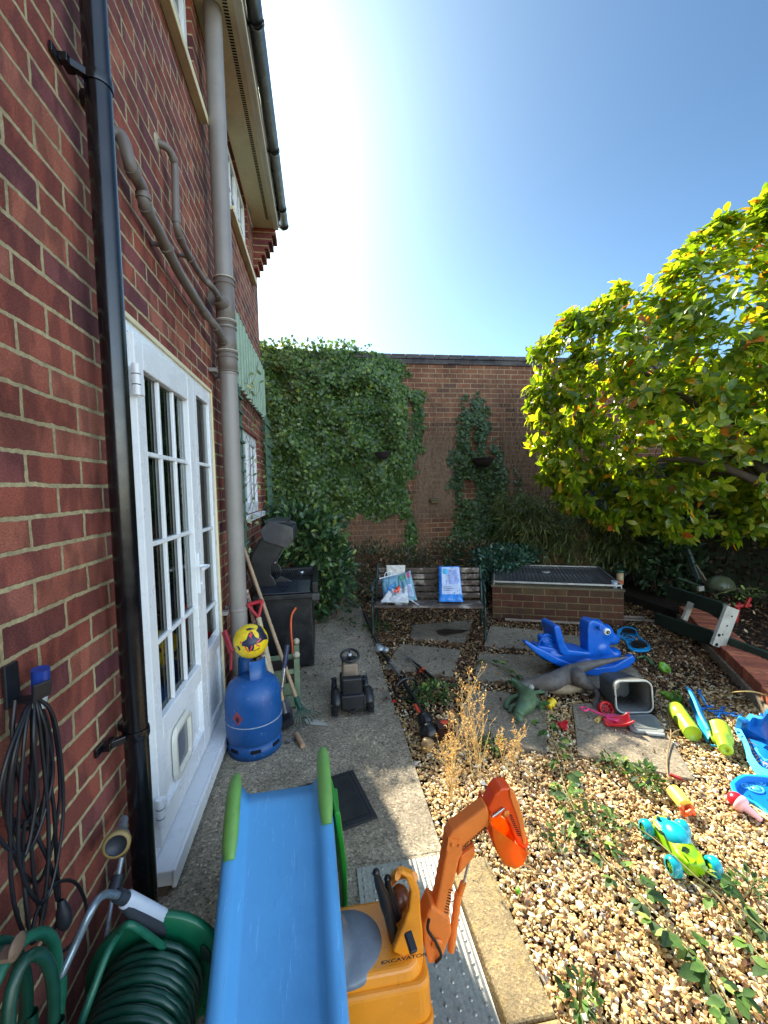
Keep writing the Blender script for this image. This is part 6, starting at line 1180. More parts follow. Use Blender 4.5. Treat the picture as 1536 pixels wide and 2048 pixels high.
q.tube(smooth([K(150, 690, .06), K(195, 675, .05), K(255, 668, .03)], 3), [.028, .026, .022, .018, .016, .013, .011], 10); q.tube(smooth([K(200, 720, .05), K(225, 745, .03), K(235, 775, .015)], 3), [.03, .028, .024, .02, .017, .015, .013], 10)
q.tube(smooth([K(120, 690, .05), K(80, 700, .04), K(45, 725, .04), K(35, 770, .02)], 3), .019, 10); q.tube(smooth([K(115, 745, .05), K(70, 755, .04), K(55, 790, .02)], 3), .016, 10); q.ball(K(103, 815, .062), (.03, .045, .026), 12); q.build('body', M_gd, gd, remesh=.0065, smooth_it=2)
q = MB(); mc = K(88, 822, .055); q.ball(mc, (.020, .012, .016), 14); q.build('mouth', plain('mouth_purple', '#4a1f38', .4), gd); q = MB()
for k in range(6): a = k*pi/3; q.ball(mc+V3(.017*cos(a), -.01, .013*sin(a)), (.003, .003, .005), 6)
q.build('teeth', plain('teeth', '#d9d4c2', .4), gd)
# ================================================================ BIN WITH LID AND SMALL TOYS
M_bg = plain('bin_grey', '#7f8380', .45, .1, 12, dirt='#5a5c58', dirt_amt=.5); M_bd = plain('bin_inside', '#585b5a', .5, .15, 10, dirt='#3a3a36', dirt_amt=.6)
bn_ = thing('plastic_caddy', 'grey plastic caddy tipped on its side with its lid open on the slab', 'caddy', (2.6, 2.45, .012))
def rr2(w_, h_, r, n=6):
    o = []
    for sx, sy, a0 in ((1, 1, 0), (-1, 1, 90), (-1, -1, 180), (1, -1, 270)):
        for i in range(n+1): a = radians(a0+90*i/n); o.append((sx*(w_/2-r)+r*cos(a), sy*(h_/2-r)+r*sin(a)))
    return o
rim = [G(1233, 1428, .02), G(1306, 1427, .02)]; ru = (rim[1]-rim[0]); rw = ru.length; ru.normalize(); back = V3(-ru.y, ru.x, 0); tilt = (Z3*cos(.14)+back*sin(.14)).normalized(); bdir = (back*cos(.14)-Z3*sin(.14)); ctr = (rim[0]+rim[1])/2+tilt*.095+Z3*.012
q = MB(); secs = [(0, 1., 0), (.004, 1.03, 0), (.02, 1.03, 0), (.021, .98, 0), (.235, .86, 0)]; rows = []
for dd, sc_, _ in secs: rows.append([ctr+bdir*dd+ru*(u*sc_)+tilt*(v*sc_) for u, v in rr2(rw, .195, .045)])
n = len(rows[0]); q.add([v for r_ in rows for v in r_], [(i*n+k, (i+1)*n+k, (i+1)*n+(k+1) % n, i*n+(k+1) % n) for i in range(len(rows)-1) for k in range(n)], True); q.add(rows[-1], [tuple(range(n))]); q.build('body', M_bd, bn_, solid=.004)
q = MB(); loop = [ctr+ru*(u*1.01)+tilt*(v*1.01)-bdir*.002 for u, v in rr2(rw, .195, .045)]; q.tube(loop+[loop[0]], .006, 8, False); q.build('rim', plain('rim_pale', '#a5a8a2', .4), bn_)
q = MB(); q.lathe([(.0, -.001), (.045, -.001), (.05, -.006), (.055, -.001)], ctr+bdir*.228-ru*.02+tilt*.015, bdir, 28); q.build('base_ring', plain('base_pale', '#a08f7c', .6), bn_)
ld_ = [G(1243, 1434, .022), G(1308, 1432, .022), G(1333, 1472, .016), G(1262, 1466, .016)]
def quadp(c, u, v): return c[0].lerp(c[1], u).lerp(c[3].lerp(c[2], u), v)
q = MB(); q.prism([quadp(ld_, .5+u, .5+v) for u, v in rr2(1, 1, .18)], (0, 0, .016)); lo_ = q.build('lid', M_bg, bn_, bevel=.006, seg=3); q = MB(); q.prism([quadp(ld_, .5+u, .5+v)+Z3*.0165 for u, v in rr2(.75, .7, .15)], (0, 0, .003)); q.build('lid_panel', plain('lid_panel_grey', '#6c706e', .4), lo_, bevel=.002)
q = MB(); q.prism([quadp(ld_, u, v)+Z3*.004 for u, v in ((.4, 1.0), (.95, 1.0), (.93, 1.09), (.45, 1.09))], (0, 0, .014)); q.build('lid_catch', plain('rim_pale', '#a5a8a2'), lo_, bevel=.003)
for s_ in (0, 1): MB().tube(smooth([ctr+ru*(rw/2*(1 if s_ else -1))+tilt*.02, ctr+ru*(rw/2+.025)*(1 if s_ else -1)-bdir*.03-tilt*.05, rim[s_]+ru*(.02 if s_ else -.02)-bdir*.07], 4), .0035, 6).build('handle', M_tb, bn_)
M_pink = plain('toy_pink', '#e2487c', .35, .08); M_tr = plain('toy_red', '#c8161e', .35, .1); M_ty = plain('toy_yellow', '#e2c223', .35, .1); M_tc = plain('toy_cream', '#d9b96a', .4, .1)
ps = thing('toy_spade', 'pink toy spade lying across a red wheel beside the caddy', 'toy spade', tuple(G(1200, 1420))); A_, B_ = G(1177, 1418, .045), G(1222, 1437, .04); q = MB(); q.tube([A_, B_], [.007, .010], 8); q.tube(smooth([A_, A_+V3(-.02, .03, 0), A_+V3(-.045, .02, 0), A_+V3(-.035, -.015, 0), A_], 4), .006, 8); q.build('handle', M_pink, ps)
q = MB(); q.prism([G(x, y, .035) for x, y in ((1214, 1430), (1243, 1434), (1240, 1442), (1232, 1445), (1212, 1440))], (0, 0, .012)); q.build('blade', M_pink, ps, bevel=.004)
wc = G(1211, 1418, .03); tw_ = thing('toy_cartwheel', 'red spoked toy wheel standing by the caddy mouth', 'toy wheel', tuple(wc-Z3*.02)); ax_ = V3(-.1, -.75, .5).normalized(); q = MB(); q.lathe([(.034, -.022), (.046, -.022), (.048, 0), (.046, .022), (.034, .022), (.032, 0), (.034, -.022)], wc, ax_, 28); e1 = ax_.orthogonal().normalized(); e2 = ax_.cross(e1)
for k in range(8): a = k*pi/4; q.beam(wc+ax_*.012, wc+ax_*.012+(e1*cos(a)+e2*sin(a))*.036, .005, .006, tuple(ax_))
q.lathe([(0, .018), (.009, .016), (.009, 0)], wc, ax_, 12); q.build('rim', M_tr, tw_)
q = MB(); q.prism([G(x, y, .015) for x, y in ((1187, 1443), (1201, 1431), (1210, 1434), (1196, 1448))], (0, 0, .012)); yb_ = thing('toy_plate', 'small cream toy plate with round holes on the slab edge', 'toy part', tuple(G(1198, 1440))); q.build('bar', M_tc, yb_, bevel=.003)
for f in (.3, .7): q = MB(); c_ = G(1187, 1443, .0275).lerp(G(1210, 1434, .0275), f); q.lathe([(0, 0), (.006, 0), (.006, .0008)], c_, n=12); q.build('hole', plain('hole_brown', '#6b4a1e', .8), yb_)
def scoop(name, label, c, a, mat, L_=.075, W__=.05):
    t_ = thing(name, label, 'toy scoop', tuple(c)); q = MB()
    def f(u, v): x = (u-.5)*2; y = v; return c+Matrix.Rotation(a, 3, 'Z') @ V3(x*W__*(1-.25*y), y*L_*2-L_, .008+.045*(x*x)*(1-.5*y)+.03*(1-y)**4)
    q.grid(f, 12, 12); q.build('bowl', mat, t_, solid=.004); return t_
scoop('toy_scoop', 'red toy scoop lying under the edge of the grey lid', G(1236, 1455, .012), 1.2, M_tr)
q = MB(); c_ = G(1127, 1450, .006); q.prism([G(x, y, .008) for x, y in ((1113, 1445), (1122, 1447), (1130, 1441), (1137, 1446), (1133, 1452), (1137, 1458), (1127, 1462), (1121, 1455), (1114, 1451))], (0, 0, .009)); rp = thing('toy_part', 'small red toy piece with holes among the pebbles by the bramble', 'toy part', tuple(c_)); q.build('plate', M_tr, rp, bevel=.003)
for p_ in ((1118, 1448), (1131, 1446), (1128, 1457)): q = MB(); q.lathe([(0, 0), (.006, 0), (.006, .001)], G(*p_, .0175), n=12); q.build('hole', plain('hole_dark', '#3a1a14', .8), rp)
q = MB(); c_ = G(1102, 1407, .03); yt = thing('toy_cog', 'small bright yellow ribbed toy piece beside the green dinosaur', 'toy part', tuple(c_-Z3*.02)); ax_ = V3(.8, .4, .3)
q.lathe([(0, -.035), (.024, -.035), (.026, -.03), (.016, -.022), (.016, -.012), (.027, -.006), (.027, .004), (.016, .01), (.016, .018), (.026, .024), (.024, .032), (0, .034)], c_, ax_, 20); q.build('body', M_ty, yt)
q = MB(); c_ = G(788, 1402, .02); q.ball(c_, (.012, .012, .01), 12); q.build('bottle_cap', M_tr, label='tiny round red cap on the gravel beside the path edge', cat='cap')
# ---- teal and lime bubble car
M_teal = plain('teal_plastic', '#0fa0b0', .22, .07, 9, bump=.03, coat=.3); M_lime = plain('lime_plastic', '#8cc714', .3, .06, 9, bump=.03)
W4 = [G(1352, 1752, .03), G(1432, 1735, .03), G(1290, 1668, .03), G(1355, 1640, .03)]
cw = sum(W4, Vector())/4; fd = ((W4[0]+W4[1])/2-(W4[2]+W4[3])/2); cl = fd.length; fd.z = 0; fd.normalize(); sdv = V3(-fd.y, fd.x, 0); CM = Matrix((fd, sdv, Z3)).transposed(); tcar = thing('toy_car', 'teal and lime green plastic toy car standing on the pebbles', 'toy car', (cw.x, cw.y, .005))
def cp_(u, v, z): return V3(cw.x, cw.y, 0)+fd*u+sdv*v+Z3*z
hl, hw = .098, .066
q = MB(); out2 = [(-hl-.02, -.028), (-hl-.028, 0), (-hl-.02, .028), (-hl+.02, .05), (0, .045), (hl-.03, .046), (hl+.012, .032), (hl+.02, 0), (hl+.012, -.032), (hl-.03, -.046), (0, -.045), (-hl+.02, -.05)]
vs = [cp_(u, v, .018) for u, v in out2]; q.prism(vs, (0, 0, .05)); q.ball(cp_(.02, 0, .06), (.075, .042, .03), 16, CM); q.build('body', M_lime, tcar, remesh=.005, smooth_it=5)
q = MB(); q.ball(cp_(-.012, 0, .072), (.062, .047, .040), 28, CM); q.build('canopy', M_teal, tcar); q = MB(); q.ball(cp_(-.075, 0, .052), (.05, .046, .026), 20, CM); q.box(cp_(-.05, 0, .062), (.09, .07, .02), CM); q.build('bonnet', M_teal, tcar, remesh=.004, smooth_it=5)
for v in (-.022, .022): MB().box(cp_(-.092, v, .078), (.014, .012, .014), CM).build('headlight', plain('lamp_dark', '#123a4a', .2), tcar, bevel=.003)
for u, v in ((hl-.008, -hw-.008), (hl-.008, hw+.008), (-hl+.012, -hw-.008), (-hl+.012, hw+.008)):
    c_ = cp_(u, v, .036); q = MB(); q.lathe([(.022, -.017), (.031, -.017), (.035, -.012), (.036, 0), (.035, .012), (.031, .017), (.022, .017)], c_, sdv, 28); wo_ = q.build('wheel', M_teal, tcar); q = MB(); q.lathe([(0, -.013), (.023, -.012), (.023, .012), (0, .013)], c_, sdv, 24); q.build('hub', M_lime, wo_)
    q = MB()
    for k in range(8): a = k*pi/4; dd = fd*cos(a)+Z3*sin(a); q.beam(c_+sdv*.0135*(1 if v > 0 else -1)+dd*.004, c_+sdv*.0135*(1 if v > 0 else -1)+dd*.021, .002, .002, tuple(sdv))
    q.build('spokes', plain('lime_dark', '#4f8410', .4), wo_)
# ---- lime tubes, frog, blue pieces
def tubetoy(name, label, a, b, r, prof, mat, cat='toy'):
    a, b = Vector(a), Vector(b); L_ = (b-a).length; t_ = thing(name, label, cat, tuple((a+b)/2-Z3*r)); q = MB(); q.lathe([(rr_*r, hh*L_) for rr_, hh in prof], a, b-a, 32); q.build('body', mat, t_); return t_
M_lg = plain('light_lime', '#a7cc33', .35, .07, 9)
t_ = tubetoy('toy_tube', 'long lime green plastic tube lying on the pebbles beside the blue scoop piece', G(1350, 1416, .05), G(1386, 1468, .045), .046, [(0, 0), (.85, .0), (1, .03), (1, .2), (1.03, .21), (1, .22), (1, .48), (1.03, .49), (1, .5), (1, .97), (.93, 1), (.9, .98), (0, .975)], M_lg)
t_ = tubetoy('toy_bottle', 'lime green ribbed toy bottle with cap facing the viewer', G(1437, 1455, .055), G(1452, 1500, .05), .055, [(0, 0), (.9, 0), (1, .04), (1, .1), (.95, .12), (1, .2), (.94, .24), (.98, .32), (.92, .36), (.96, .44), (.9, .48), (.92, .56), (.85, .62), (.62, .66), (.62, .98), (.5, 1), (.2, 1), (.2, .97), (0, .97)], M_lg)
fg = thing('toy_frog', 'small green toy creature with hollow bodies above the lime tube', 'toy', tuple(G(1350, 1392))); q = MB(); q.ball(G(1352, 1398, .03), (.042, .038, .032), 16); q.ball(G(1338, 1392, .03), (.03, .025, .02), 12); q.ball(G(1328, 1386, .03), (.03, .02, .014), 12); q.ball(G(1358, 1384, .05), (.012, .012, .014), 10); q.ball(G(1346, 1384, .05), (.012, .012, .014), 10); q.build('body', plain('frog_green', '#6c9a24', .35, .15), fg, remesh=.005, smooth_it=3)
q = MB(); q.lathe([(0, 0), (.018, .002), (.02, 0)], G(1352, 1393, .062), V3(0, -.4, 1), 16); q.build('hollow', plain('frog_dark', '#2f4a12', .6), fg)
fg2 = thing('toy_frog', 'round green toy cup lying near the blue trays in the shade', 'toy', tuple(G(1323, 1336))); q = MB(); q.lathe([(0, 0), (.03, .0), (.042, .02), (.046, .045), (.040, .045), (.035, .02), (0, .01)], G(1323, 1340, .012), V3(.2, -.6, .8), 20); q.build('cup', plain('frog_green', '#6c9a24'), fg2)
q = MB(); q.tube(smooth([G(1272, 1317, .02), G(1288, 1314, .025), G(1300, 1320, .025), G(1306, 1332, .02)], 4), [.015, .02, .024, .026, .028, .028, .028, .027, .026, .024, .022, .02, .016], 10, ell=(.4, 1)); q.build('green_strip', plain('grey_green', '#4c6a42', .5, .2), label='curved grey-green plastic piece lying right of the rocking horse', cat='toy part')
M_bl = plain('sky_blue_plastic', '#1792cf', .33, .06, 9, bump=.03); M_bl2 = plain('deep_blue_plastic', '#0d6fc0', .3, .06, 9); M_ltb = plain('pale_blue_plastic', '#4db6e6', .35, .06, 9)
def tray(name, label, pts, zs, mat, rimmat, depth, holes=(), cat='tray', rimr=.009, inner=.86):
    V_ = [Vector(p) for p in pts]; c_ = sum(V_, Vector())/len(V_); t_ = thing(name, label, cat, (c_.x, c_.y, min(v.z for v in V_)-depth)); S = smooth(V_+[V_[0]], 5)[:-1]; nz = Vector((0, 0, 0))
    for i in range(len(S)): nz += (S[i]-c_).cross(S[(i+1) % len(S)]-c_)
    nz = nz.normalized(); nz = nz if nz.z > 0 else -nz; n = len(S); ins = [c_+(v-c_)*inner for v in S]; bot = [c_+(v-c_)*inner*.95-nz*depth for v in S]
    q = MB(); q.add(ins+bot+[c_-nz*depth], [(i, (i+1) % n, n+(i+1) % n, n+i) for i in range(n)]+[(n+i, n+(i+1) % n, 2*n) for i in range(n)], False); q.build('basin', mat, t_, solid=.003)
    q = MB(); q.add(S+ins+[v-nz*.012 for v in S], [(i, (i+1) % n, n+(i+1) % n, n+i) for i in range(n)]+[(i, 2*n+i, 2*n+(i+1) % n, (i+1) % n) for i in range(n)], False); q.build('rim', rimmat, t_, solid=.004, bevel=.002)
    for h in holes: m_ = MB(); m_.lathe([(0, .0035), (.010, .0035), (.010, .002)], Vector(h), nz, 16); m_.build('peg_hole', M_bl2, t_)
    return t_, c_, nz
t_, c_, nz = tray('toy_tray', 'flat sky-blue toy tray with two wells right of the rocking horse head', [G(x, y, .035) for x, y in ((1234, 1260), (1250, 1253), (1270, 1257), (1278, 1272), (1299, 1290), (1296, 1300), (1262, 1299), (1250, 1280), (1236, 1272))], 0, M_bl, M_bl, .022)
for cc_, s_ in ((G(1258, 1262, .03), .9), (G(1280, 1289, .03), 1.1)): q = MB(); q.lathe([(0, .004), (.075*s_, .004), (.08*s_, .010), (.085*s_, .004)], cc_, n=26, sx=.75); q.build('well', plain('wet_soil', '#1a1512', .5, .4), t_)
wp = thing('water_slide_piece', 'tall curved sky-blue toy chute standing on edge behind the lime tube', 'toy part', tuple(G(1400, 1440)))
pa_ = [G(1380, 1400, .02), G(1392, 1430, .02), G(1405, 1462, .02), G(1415, 1482, .02)]; pb_ = [P(1374, 1384, pa_[0].y), P(1386, 1405, pa_[1].y), P(1400, 1440, pa_[2].y), P(1416, 1470, pa_[3].y)]
pa2, pb2 = smooth(pa_, 5), smooth(pb_, 5); q = MB(); n = len(pa2)
q.grid(lambda u, v: pa2[round(u*(n-1))].lerp(pb2[round(u*(n-1))], v)+V3(.05*sin(pi*v), .02*sin(pi*v), .03*v), n-1, 8); q.build('channel', M_bl, wp, solid=.005)
q = MB(); q.tube([v+V3(0, 0, .03) for v in pb2], .009, 8); q.build('top_edge', M_ltb, wp); q = MB(); q.tube(pa2, .009, 8); q.build('bottom_edge', M_bl, wp)
q = MB(); q.tube(smooth([G(1398, 1387, .08), G(1405, 1395, .08), G(1410, 1405, .05)], 4), .006, 6); q.build('spout', M_bl, wp)
# the two big trays at the right edge
q_ = [(1470, 1455, .03), (1478, 1432, .12), (1490, 1438, .12), (1500, 1428, .13), (1522, 1432, .13), (1548, 1412, .14), (1650, 1400, .14), (1680, 1520, .03), (1600, 1560, .03), (1530, 1556, .03), (1500, 1525, .03), (1488, 1492, .03)]
t_, c_, nz = tray('water_table', 'large two-tone blue toy water table basin cut by the right edge of the photo', [G(*p) for p in q_], 0, M_bl2, M_ltb, .05, [G(1522, 1430, .13), G(1476, 1465, .05), G(1529, 1540, .035)], inner=.82)
q = MB(); q.prism([c_-nz*.046+(G(x, y, .02)-c_)*.6 for x, y in ((1490, 1500), (1560, 1470), (1600, 1530), (1530, 1545))], nz*.012); q.build('raised_floor', M_ltb, t_, bevel=.004)
q = MB(); cc_ = G(1487, 1440, .125); q.box(cc_, (.035, .03, .02)); q.build('socket', M_bl2, t_, bevel=.003)
q_ = [(1461, 1566, .04), (1478, 1552, .05), (1500, 1549, .05), (1560, 1556, .05), (1640, 1580, .05), (1640, 1640, .04), (1560, 1640, .03), (1510, 1607, .03), (1470, 1587, .03)]
t_, c_, nz = tray('toy_tray', 'sky-blue toy tray with moulded circles below the big water table', [G(*p) for p in q_], 0, M_bl2, M_bl, .025, inner=.88)
for x, y, r_ in ((1492, 1572, .02), (1520, 1566, .022), (1512, 1578, .032)): q = MB(); q.tube([G(x, y, .022)+V3(r_*cos(a*pi/10), r_*.8*sin(a*pi/10), 0) for a in range(21)], .004, 6, False); q.lathe([(0, .006), (r_*.5, .005), (r_*.55, 0)], G(x, y, .02), n=16); q.build('moulded_circle', M_ltb, t_)
ln_ = thing('toy_links', 'tangle of small blue plastic links in the leaf litter', 'toy links', tuple(G(1430, 1422)))
random.seed(3)
for i, (x, y) in enumerate(((1405, 1418), (1414, 1413), (1420, 1422), (1432, 1428), (1444, 1420), (1452, 1426), (1464, 1430), (1438, 1434), (1400, 1385))):
    c_ = G(x, y, .015); q = MB(); q.tube(smooth([c_, c_+V3(random.uniform(-.04, .06), random.uniform(-.03, .03), .008), c_+V3(random.uniform(.0, .08), random.uniform(-.04, .03), 0)], 3), .005, 6); q.ball(c_, (.012, .012, .007), 10); q.build('link', M_bl2, ln_)
q = MB(); q.tube(smooth([G(1418, 1462, .05), G(1440, 1466, .06), G(1448, 1480, .05)], 4), .006, 8); q.tube([G(1420, 1490, .02), G(1440, 1494, .02)], .006, 8); q.build('blue_rod', M_bl, label='thin sky-blue rod joining the blue chute and the lime bottle', cat='toy part')
# yellow tube with orange crown
yt_ = tubetoy('toy_pot', 'yellow cylinder with crinkled orange crown on sunlit pebbles', G(1345, 1580, .05), G(1372, 1612, .04), .030, [(0, 0), (.95, 0), (1, .04), (1, .92), (1.06, .95), (1.04, 1), (.9, 1), (0, .97)], plain('soft_yellow', '#e8cf55', .4, .06)); q = MB(); oc = G(1374, 1620, .032)
for k in range(14): a = k*2.4; q.ball(oc+V3(.024*cos(a), .02*sin(a), .010*sin(a*3)), (.013, .013, .011), 8)
q.build('crown', plain('crown_orange', '#e2581e', .4, .2, 40), yt_, remesh=.0045)
sd_ = thing('screwdriver', 'red-handled toy screwdriver at the tip of a bare twig', 'screwdriver', tuple(G(1352, 1552))); MB().tube([G(1339, 1549, .022), G(1343, 1550, .022), G(1363, 1559, .022)], [.006, .009, .009], 10).build('handle', plain('dark_red', '#8d1c1a', .4), sd_); MB().tube([G(1363, 1559, .022), G(1378, 1568, .018)], .003, 6).build('shaft', plain('rusty', '#8a4a2a', .6), sd_)
ic = thing('toy_ice_cream', 'red and pale pink toy ice cream cone lying on the pebbles', 'toy ice cream', tuple(G(1475, 1610))); ca, cb_ = G(1472, 1600, .04), G(1512, 1632, .02); q = MB(); q.ball(ca, (.034, .034, .032), 22); q.build('scoop', plain('glossy_red', '#d51b2c', .3, .08), ic); q = MB(); dc = (cb_-ca).normalized(); q.lathe([(0, .004), (.035, .008), (.037, .02), (.03, .035), (.018, .042), (.011, .10), (0, .102)], ca, dc, 24); q.build('cone', plain('pale_pink', '#eeb4b4', .35), ic)
hb_ = thing('toy_plank', 'cream toy strip with a row of round holes beside the toy ice cream', 'toy part', tuple(G(1520, 1625))); A_, B_ = G(1497, 1612, .02), G(1560, 1650, .02); q = MB(); q.beam(A_, B_, .034, .012); q.build('strip', plain('cream_plastic', '#ecd08a', .4), hb_, bevel=.005)
for f in (.12, .36, .6, .84): m_ = MB(); m_.lathe([(0, 0), (.006, 0), (.006, .001)], A_.lerp(B_, f)+Z3*.0063, n=12); m_.build('hole', plain('hole_brown', '#6b4a1e'), hb_)
q = MB(); q.ball(G(1036, 1782, .02), (.010, .012, .010), 12); q.build('green_fruit', plain('fruit_green', '#6fae1e', .4), label='small bright green fruit on the pebbles by the kerb', cat='fruit')
# twig on the slab
q = MB(); q.tube(smooth([G(1333, 1418, .03), G(1338, 1440, .03), G(1342, 1470, .03), G(1336, 1500, .025), G(1334, 1530, .02), G(1337, 1558, .02)], 5), .0035, 6); q.tube(smooth([G(1342, 1470, .03), G(1352, 1462, .04), G(1368, 1458, .05)], 3), .003, 6); q.tube([G(1342, 1470, .03), G(1332, 1464, .03)], .0025, 5); q.build('twig', plain('bare_twig', '#8d7350', .8, .2, 30), label='bare forked twig lying over the corner of the sunlit slab', cat='twig')
q = MB(); q.tube(smooth([G(1448, 1393, .04), G(1460, 1386, .08), G(1485, 1383, .16), G(1510, 1384, .16), G(1536, 1392, .14)], 4), .004, 5); q.build('twig', plain('straw', '#a08c58', .8), label='thin straw-coloured stem arching onto the brick edging', cat='twig')
# ================================================================ BROKEN GREEN SEESAW FRAME
M_fg = plain('frame_green', '#26392b', .7, .2, 12, dirt='#1a241c', dirt_amt=.5, bump=.3); M_fw = plain('frame_white', '#a9a699', .7, .12, 12, dirt='#6b6656', dirt_amt=.5, bump=.2)
FY = 3.75; sf = thing('timber_play_frame', 'broken play frame of dark green planks and white posts in the shaded corner', 'play frame', tuple(P(1400, 1250, FY)*1-Z3*0))
def FB(a, b, wd, th, mat, nm, ya=FY, yb=FY): A_, B_ = P(*a, ya), P(*b, yb); o_ = MB().beam(A_, B_, th, wd).build(nm, mat, sf, bevel=.003); return A_, B_
FB((1337, 1183), (1450, 1222), .13, .035, M_fg, 'plank', 3.95, 3.05); FB((1312, 1238), (1428, 1277), .13, .035, M_fg, 'plank', 3.9, 3.05); FB((1428, 1277), (1540, 1322), .12, .035, M_fg, 'plank', 3.05, 2.6)
FB((1382, 1205), (1368, 1240), .05, .03, M_fw, 'brace', 3.45, 3.45)
A_, B_ = FB((1464, 1215), (1434, 1294), .125, .03, M_fw, 'post', 2.92, 2.92)
d_ = (B_-A_).normalized(); s_ = d_.cross(V3(0, 1, 0)).normalized()
for f, o_, r_ in ((.2, .01, .007), (.45, 0, .007), (.68, -.01, .007), (.72, -.04, .013), (.95, -.03, .014)): q = MB(); q.lathe([(0, .001), (r_, .001), (r_, -.001)], A_.lerp(B_, f)+s_*o_-V3(0, .0165, 0), (0, -1, 0), 14); q.build('bolt_hole', M_dark, sf)
q = MB(); q.beam(P(1396, 1178, 3.95), P(1406, 1176, 3.95), .03, .05); q.build('block', M_fw, sf); FB((1375, 1100), (1398, 1160), .06, .03, plain('blue_grey_wood', '#5b6b6b', .8), 'slat', 4.3, 4.1); FB((1388, 1128), (1412, 1165), .05, .02, plain('tan_wood', '#7d725f', .8), 'slat', 4.2, 4.0); FB((1355, 1155), (1425, 1180), .02, .02, M_fg, 'rail', 4.1, 4.0)
dm = thing('plastic_dome', 'dull translucent green dome behind the broken play frame', 'dome', tuple(P(1441, 1175, 3.9))); q = MB(); c_ = P(1441, 1172, 3.9); q.lathe([(.125, -.03), (.13, 0), (.115, .05), (.08, .09), (.04, .108), (0, .112)], c_, n=32); q.build('shell', plain('dome_green', '#5b6048', .3, .1), dm, solid=.004)
q = MB(); q.beam(P(1478, 1205, 3.5), P(1470, 1250, 3.5), .03, .03); q.beam(P(1468, 1212, 3.5), P(1502, 1210, 3.45), .04, .03); q.beam(P(1500, 1195, 3.45), P(1490, 1215, 3.45), .03, .03); q.build('red_bracket', plain('bracket_red', '#a82420', .45), label='red plastic bracket hooked on the white post of the play frame', cat='bracket', bevel=.006)
# ================================================================ WEEDS, BRAMBLES, DRY PLANT
M_dry = plain('dry_gold_stem', '#c8a86a', .8, .2, 40); M_seed = leaf_mat('dry_seed', [(0, '#a07a44'), (.4, '#cba768'), (.8, '#e8cf94'), (1, '#cf8a50')], .3, .7, tcol=(1.5, 1.2, .6, 1))
def dryplant(label, base, H, spread, nst, lean=(0, 0)):
    t_ = thing('dried_weed', label, 'dried weed', tuple(base)); q = MB(); sp_, sdir_ = [], []
    def br(p, d_, L_, r_, dep):
        pts = [p]; dd = Vector(d_)
        for i in range(5): dd = (dd+Vector((random.gauss(0, .13), random.gauss(0, .13), .05))).normalized(); pts.append(pts[-1]+dd*L_/5)
        q.tube(pts, [r_*(1-.12*i) for i in range(6)], 4, False)
        if dep > 0:
            for i in range(1, 6):
                for _ in range(2 if dep > 1 else (1 if random.random() < .7 else 0)):
                    nd = (dd*.9+Vector((random.gauss(0, .6), random.gauss(0, .6), random.uniform(.1, .5)))).normalized(); br(pts[i], nd, L_*random.uniform(.28, .5), r_*.6, dep-1)
        else:
            for i in (2, 3, 4, 5): sp_.append(tuple(pts[i]))
    for k in range(nst): a = random.uniform(0, 2*pi); br(Vector(base)+V3(random.gauss(0, .02), random.gauss(0, .02), 0), Vector((cos(a)*spread+lean[0], sin(a)*spread+lean[1], 1)).normalized(), H*random.uniform(.65, 1), .0024, 2)
    q.build('stems', M_dry, t_); s_ = np.array(sp_); s_ = s_+rng.normal(0, .003, s_.shape); leafmesh('seed_heads', BLADE, s_, rng.normal(0, 1, s_.shape)+np.array([0, 0, .6]), rng.normal(0, 1, s_.shape), rng.uniform(.006, .014, len(s_)), .55, M_seed, 0, t_, kind='stuff')
random.seed(21)
dryplant('tall golden dried weed standing at the path edge behind the digger arm', G(905, 1600), .36, .32, 4, (.02, .05)); dryplant('straw-coloured dried weed with wiry seed heads right of the tallest one', G(955, 1565), .44, .26, 4, (.10, .05)); dryplant('low wiry dried weed nearest the grey slab', G(1010, 1540), .22, .45, 3, (.2, 0))
M_br = leaf_mat('bramble_leaf', [(0, '#28401f'), (.5, '#3c5c2b'), (.8, '#587b38'), (1, '#93a552')], .25, .6, .3); M_vine = plain('bramble_stem', '#6c6a3c', .7, .3, 20)
def vine(label, pts, size, every=.055, z=.03, nm='bramble', mat=None, side=.05):
    S = smooth([G(x, y, z+.015*math.sin(i*1.7)) for i, (x, y) in enumerate(pts)], 7); t_ = thing(nm, label, 'bramble', tuple(S[0])); MB().tube(S, .0028, 5).build('stem', M_vine, t_); acc = 0; pos, dd, nn, LL = [], [], [], []
    for i in range(1, len(S)):
        acc += (S[i]-S[i-1]).length
        if acc > every:
            acc = 0; t = (S[i]-S[i-1]).normalized(); s_ = t.cross(Z3)*random.choice((-1, 1)); b0 = S[i]; stalk = b0+s_*random.uniform(.2, 1)*side+Z3*random.uniform(.005, .03); az_ = (s_+t*random.uniform(-.2, .8)).normalized()
            for k, an in enumerate((0, 1.0, -1.0)): dv_ = Matrix.Rotation(an, 3, 'Z') @ az_; pos.append(tuple(stalk)); dd.append((dv_.x, dv_.y, random.uniform(-.25, .3))); nn.append((random.gauss(0, .3), random.gauss(0, .3), 1)); LL.append(size*random.uniform(.7, 1.2)*(1 if k == 0 else .8))
    leafmesh('leaves', OVATE, np.array(pos), np.array(dd), np.array(nn), np.array(LL), .62, mat or M_br, .25, t_)
random.seed(9)
vine('bramble runner crossing the shaded slabs down to the sunlit pebbles', [(965, 1318), (1000, 1335), (1030, 1362), (1050, 1385), (1085, 1430), (1100, 1470), (1118, 1520), (1125, 1560), (1140, 1600)], .055, .045)
vine('long leafy bramble runner trailing diagonally over the sunlit pebbles', [(1120, 1570), (1150, 1620), (1175, 1665), (1210, 1720), (1260, 1770), (1300, 1815), (1340, 1860), (1400, 1920), (1450, 1990), (1480, 2060)], .046, .028)
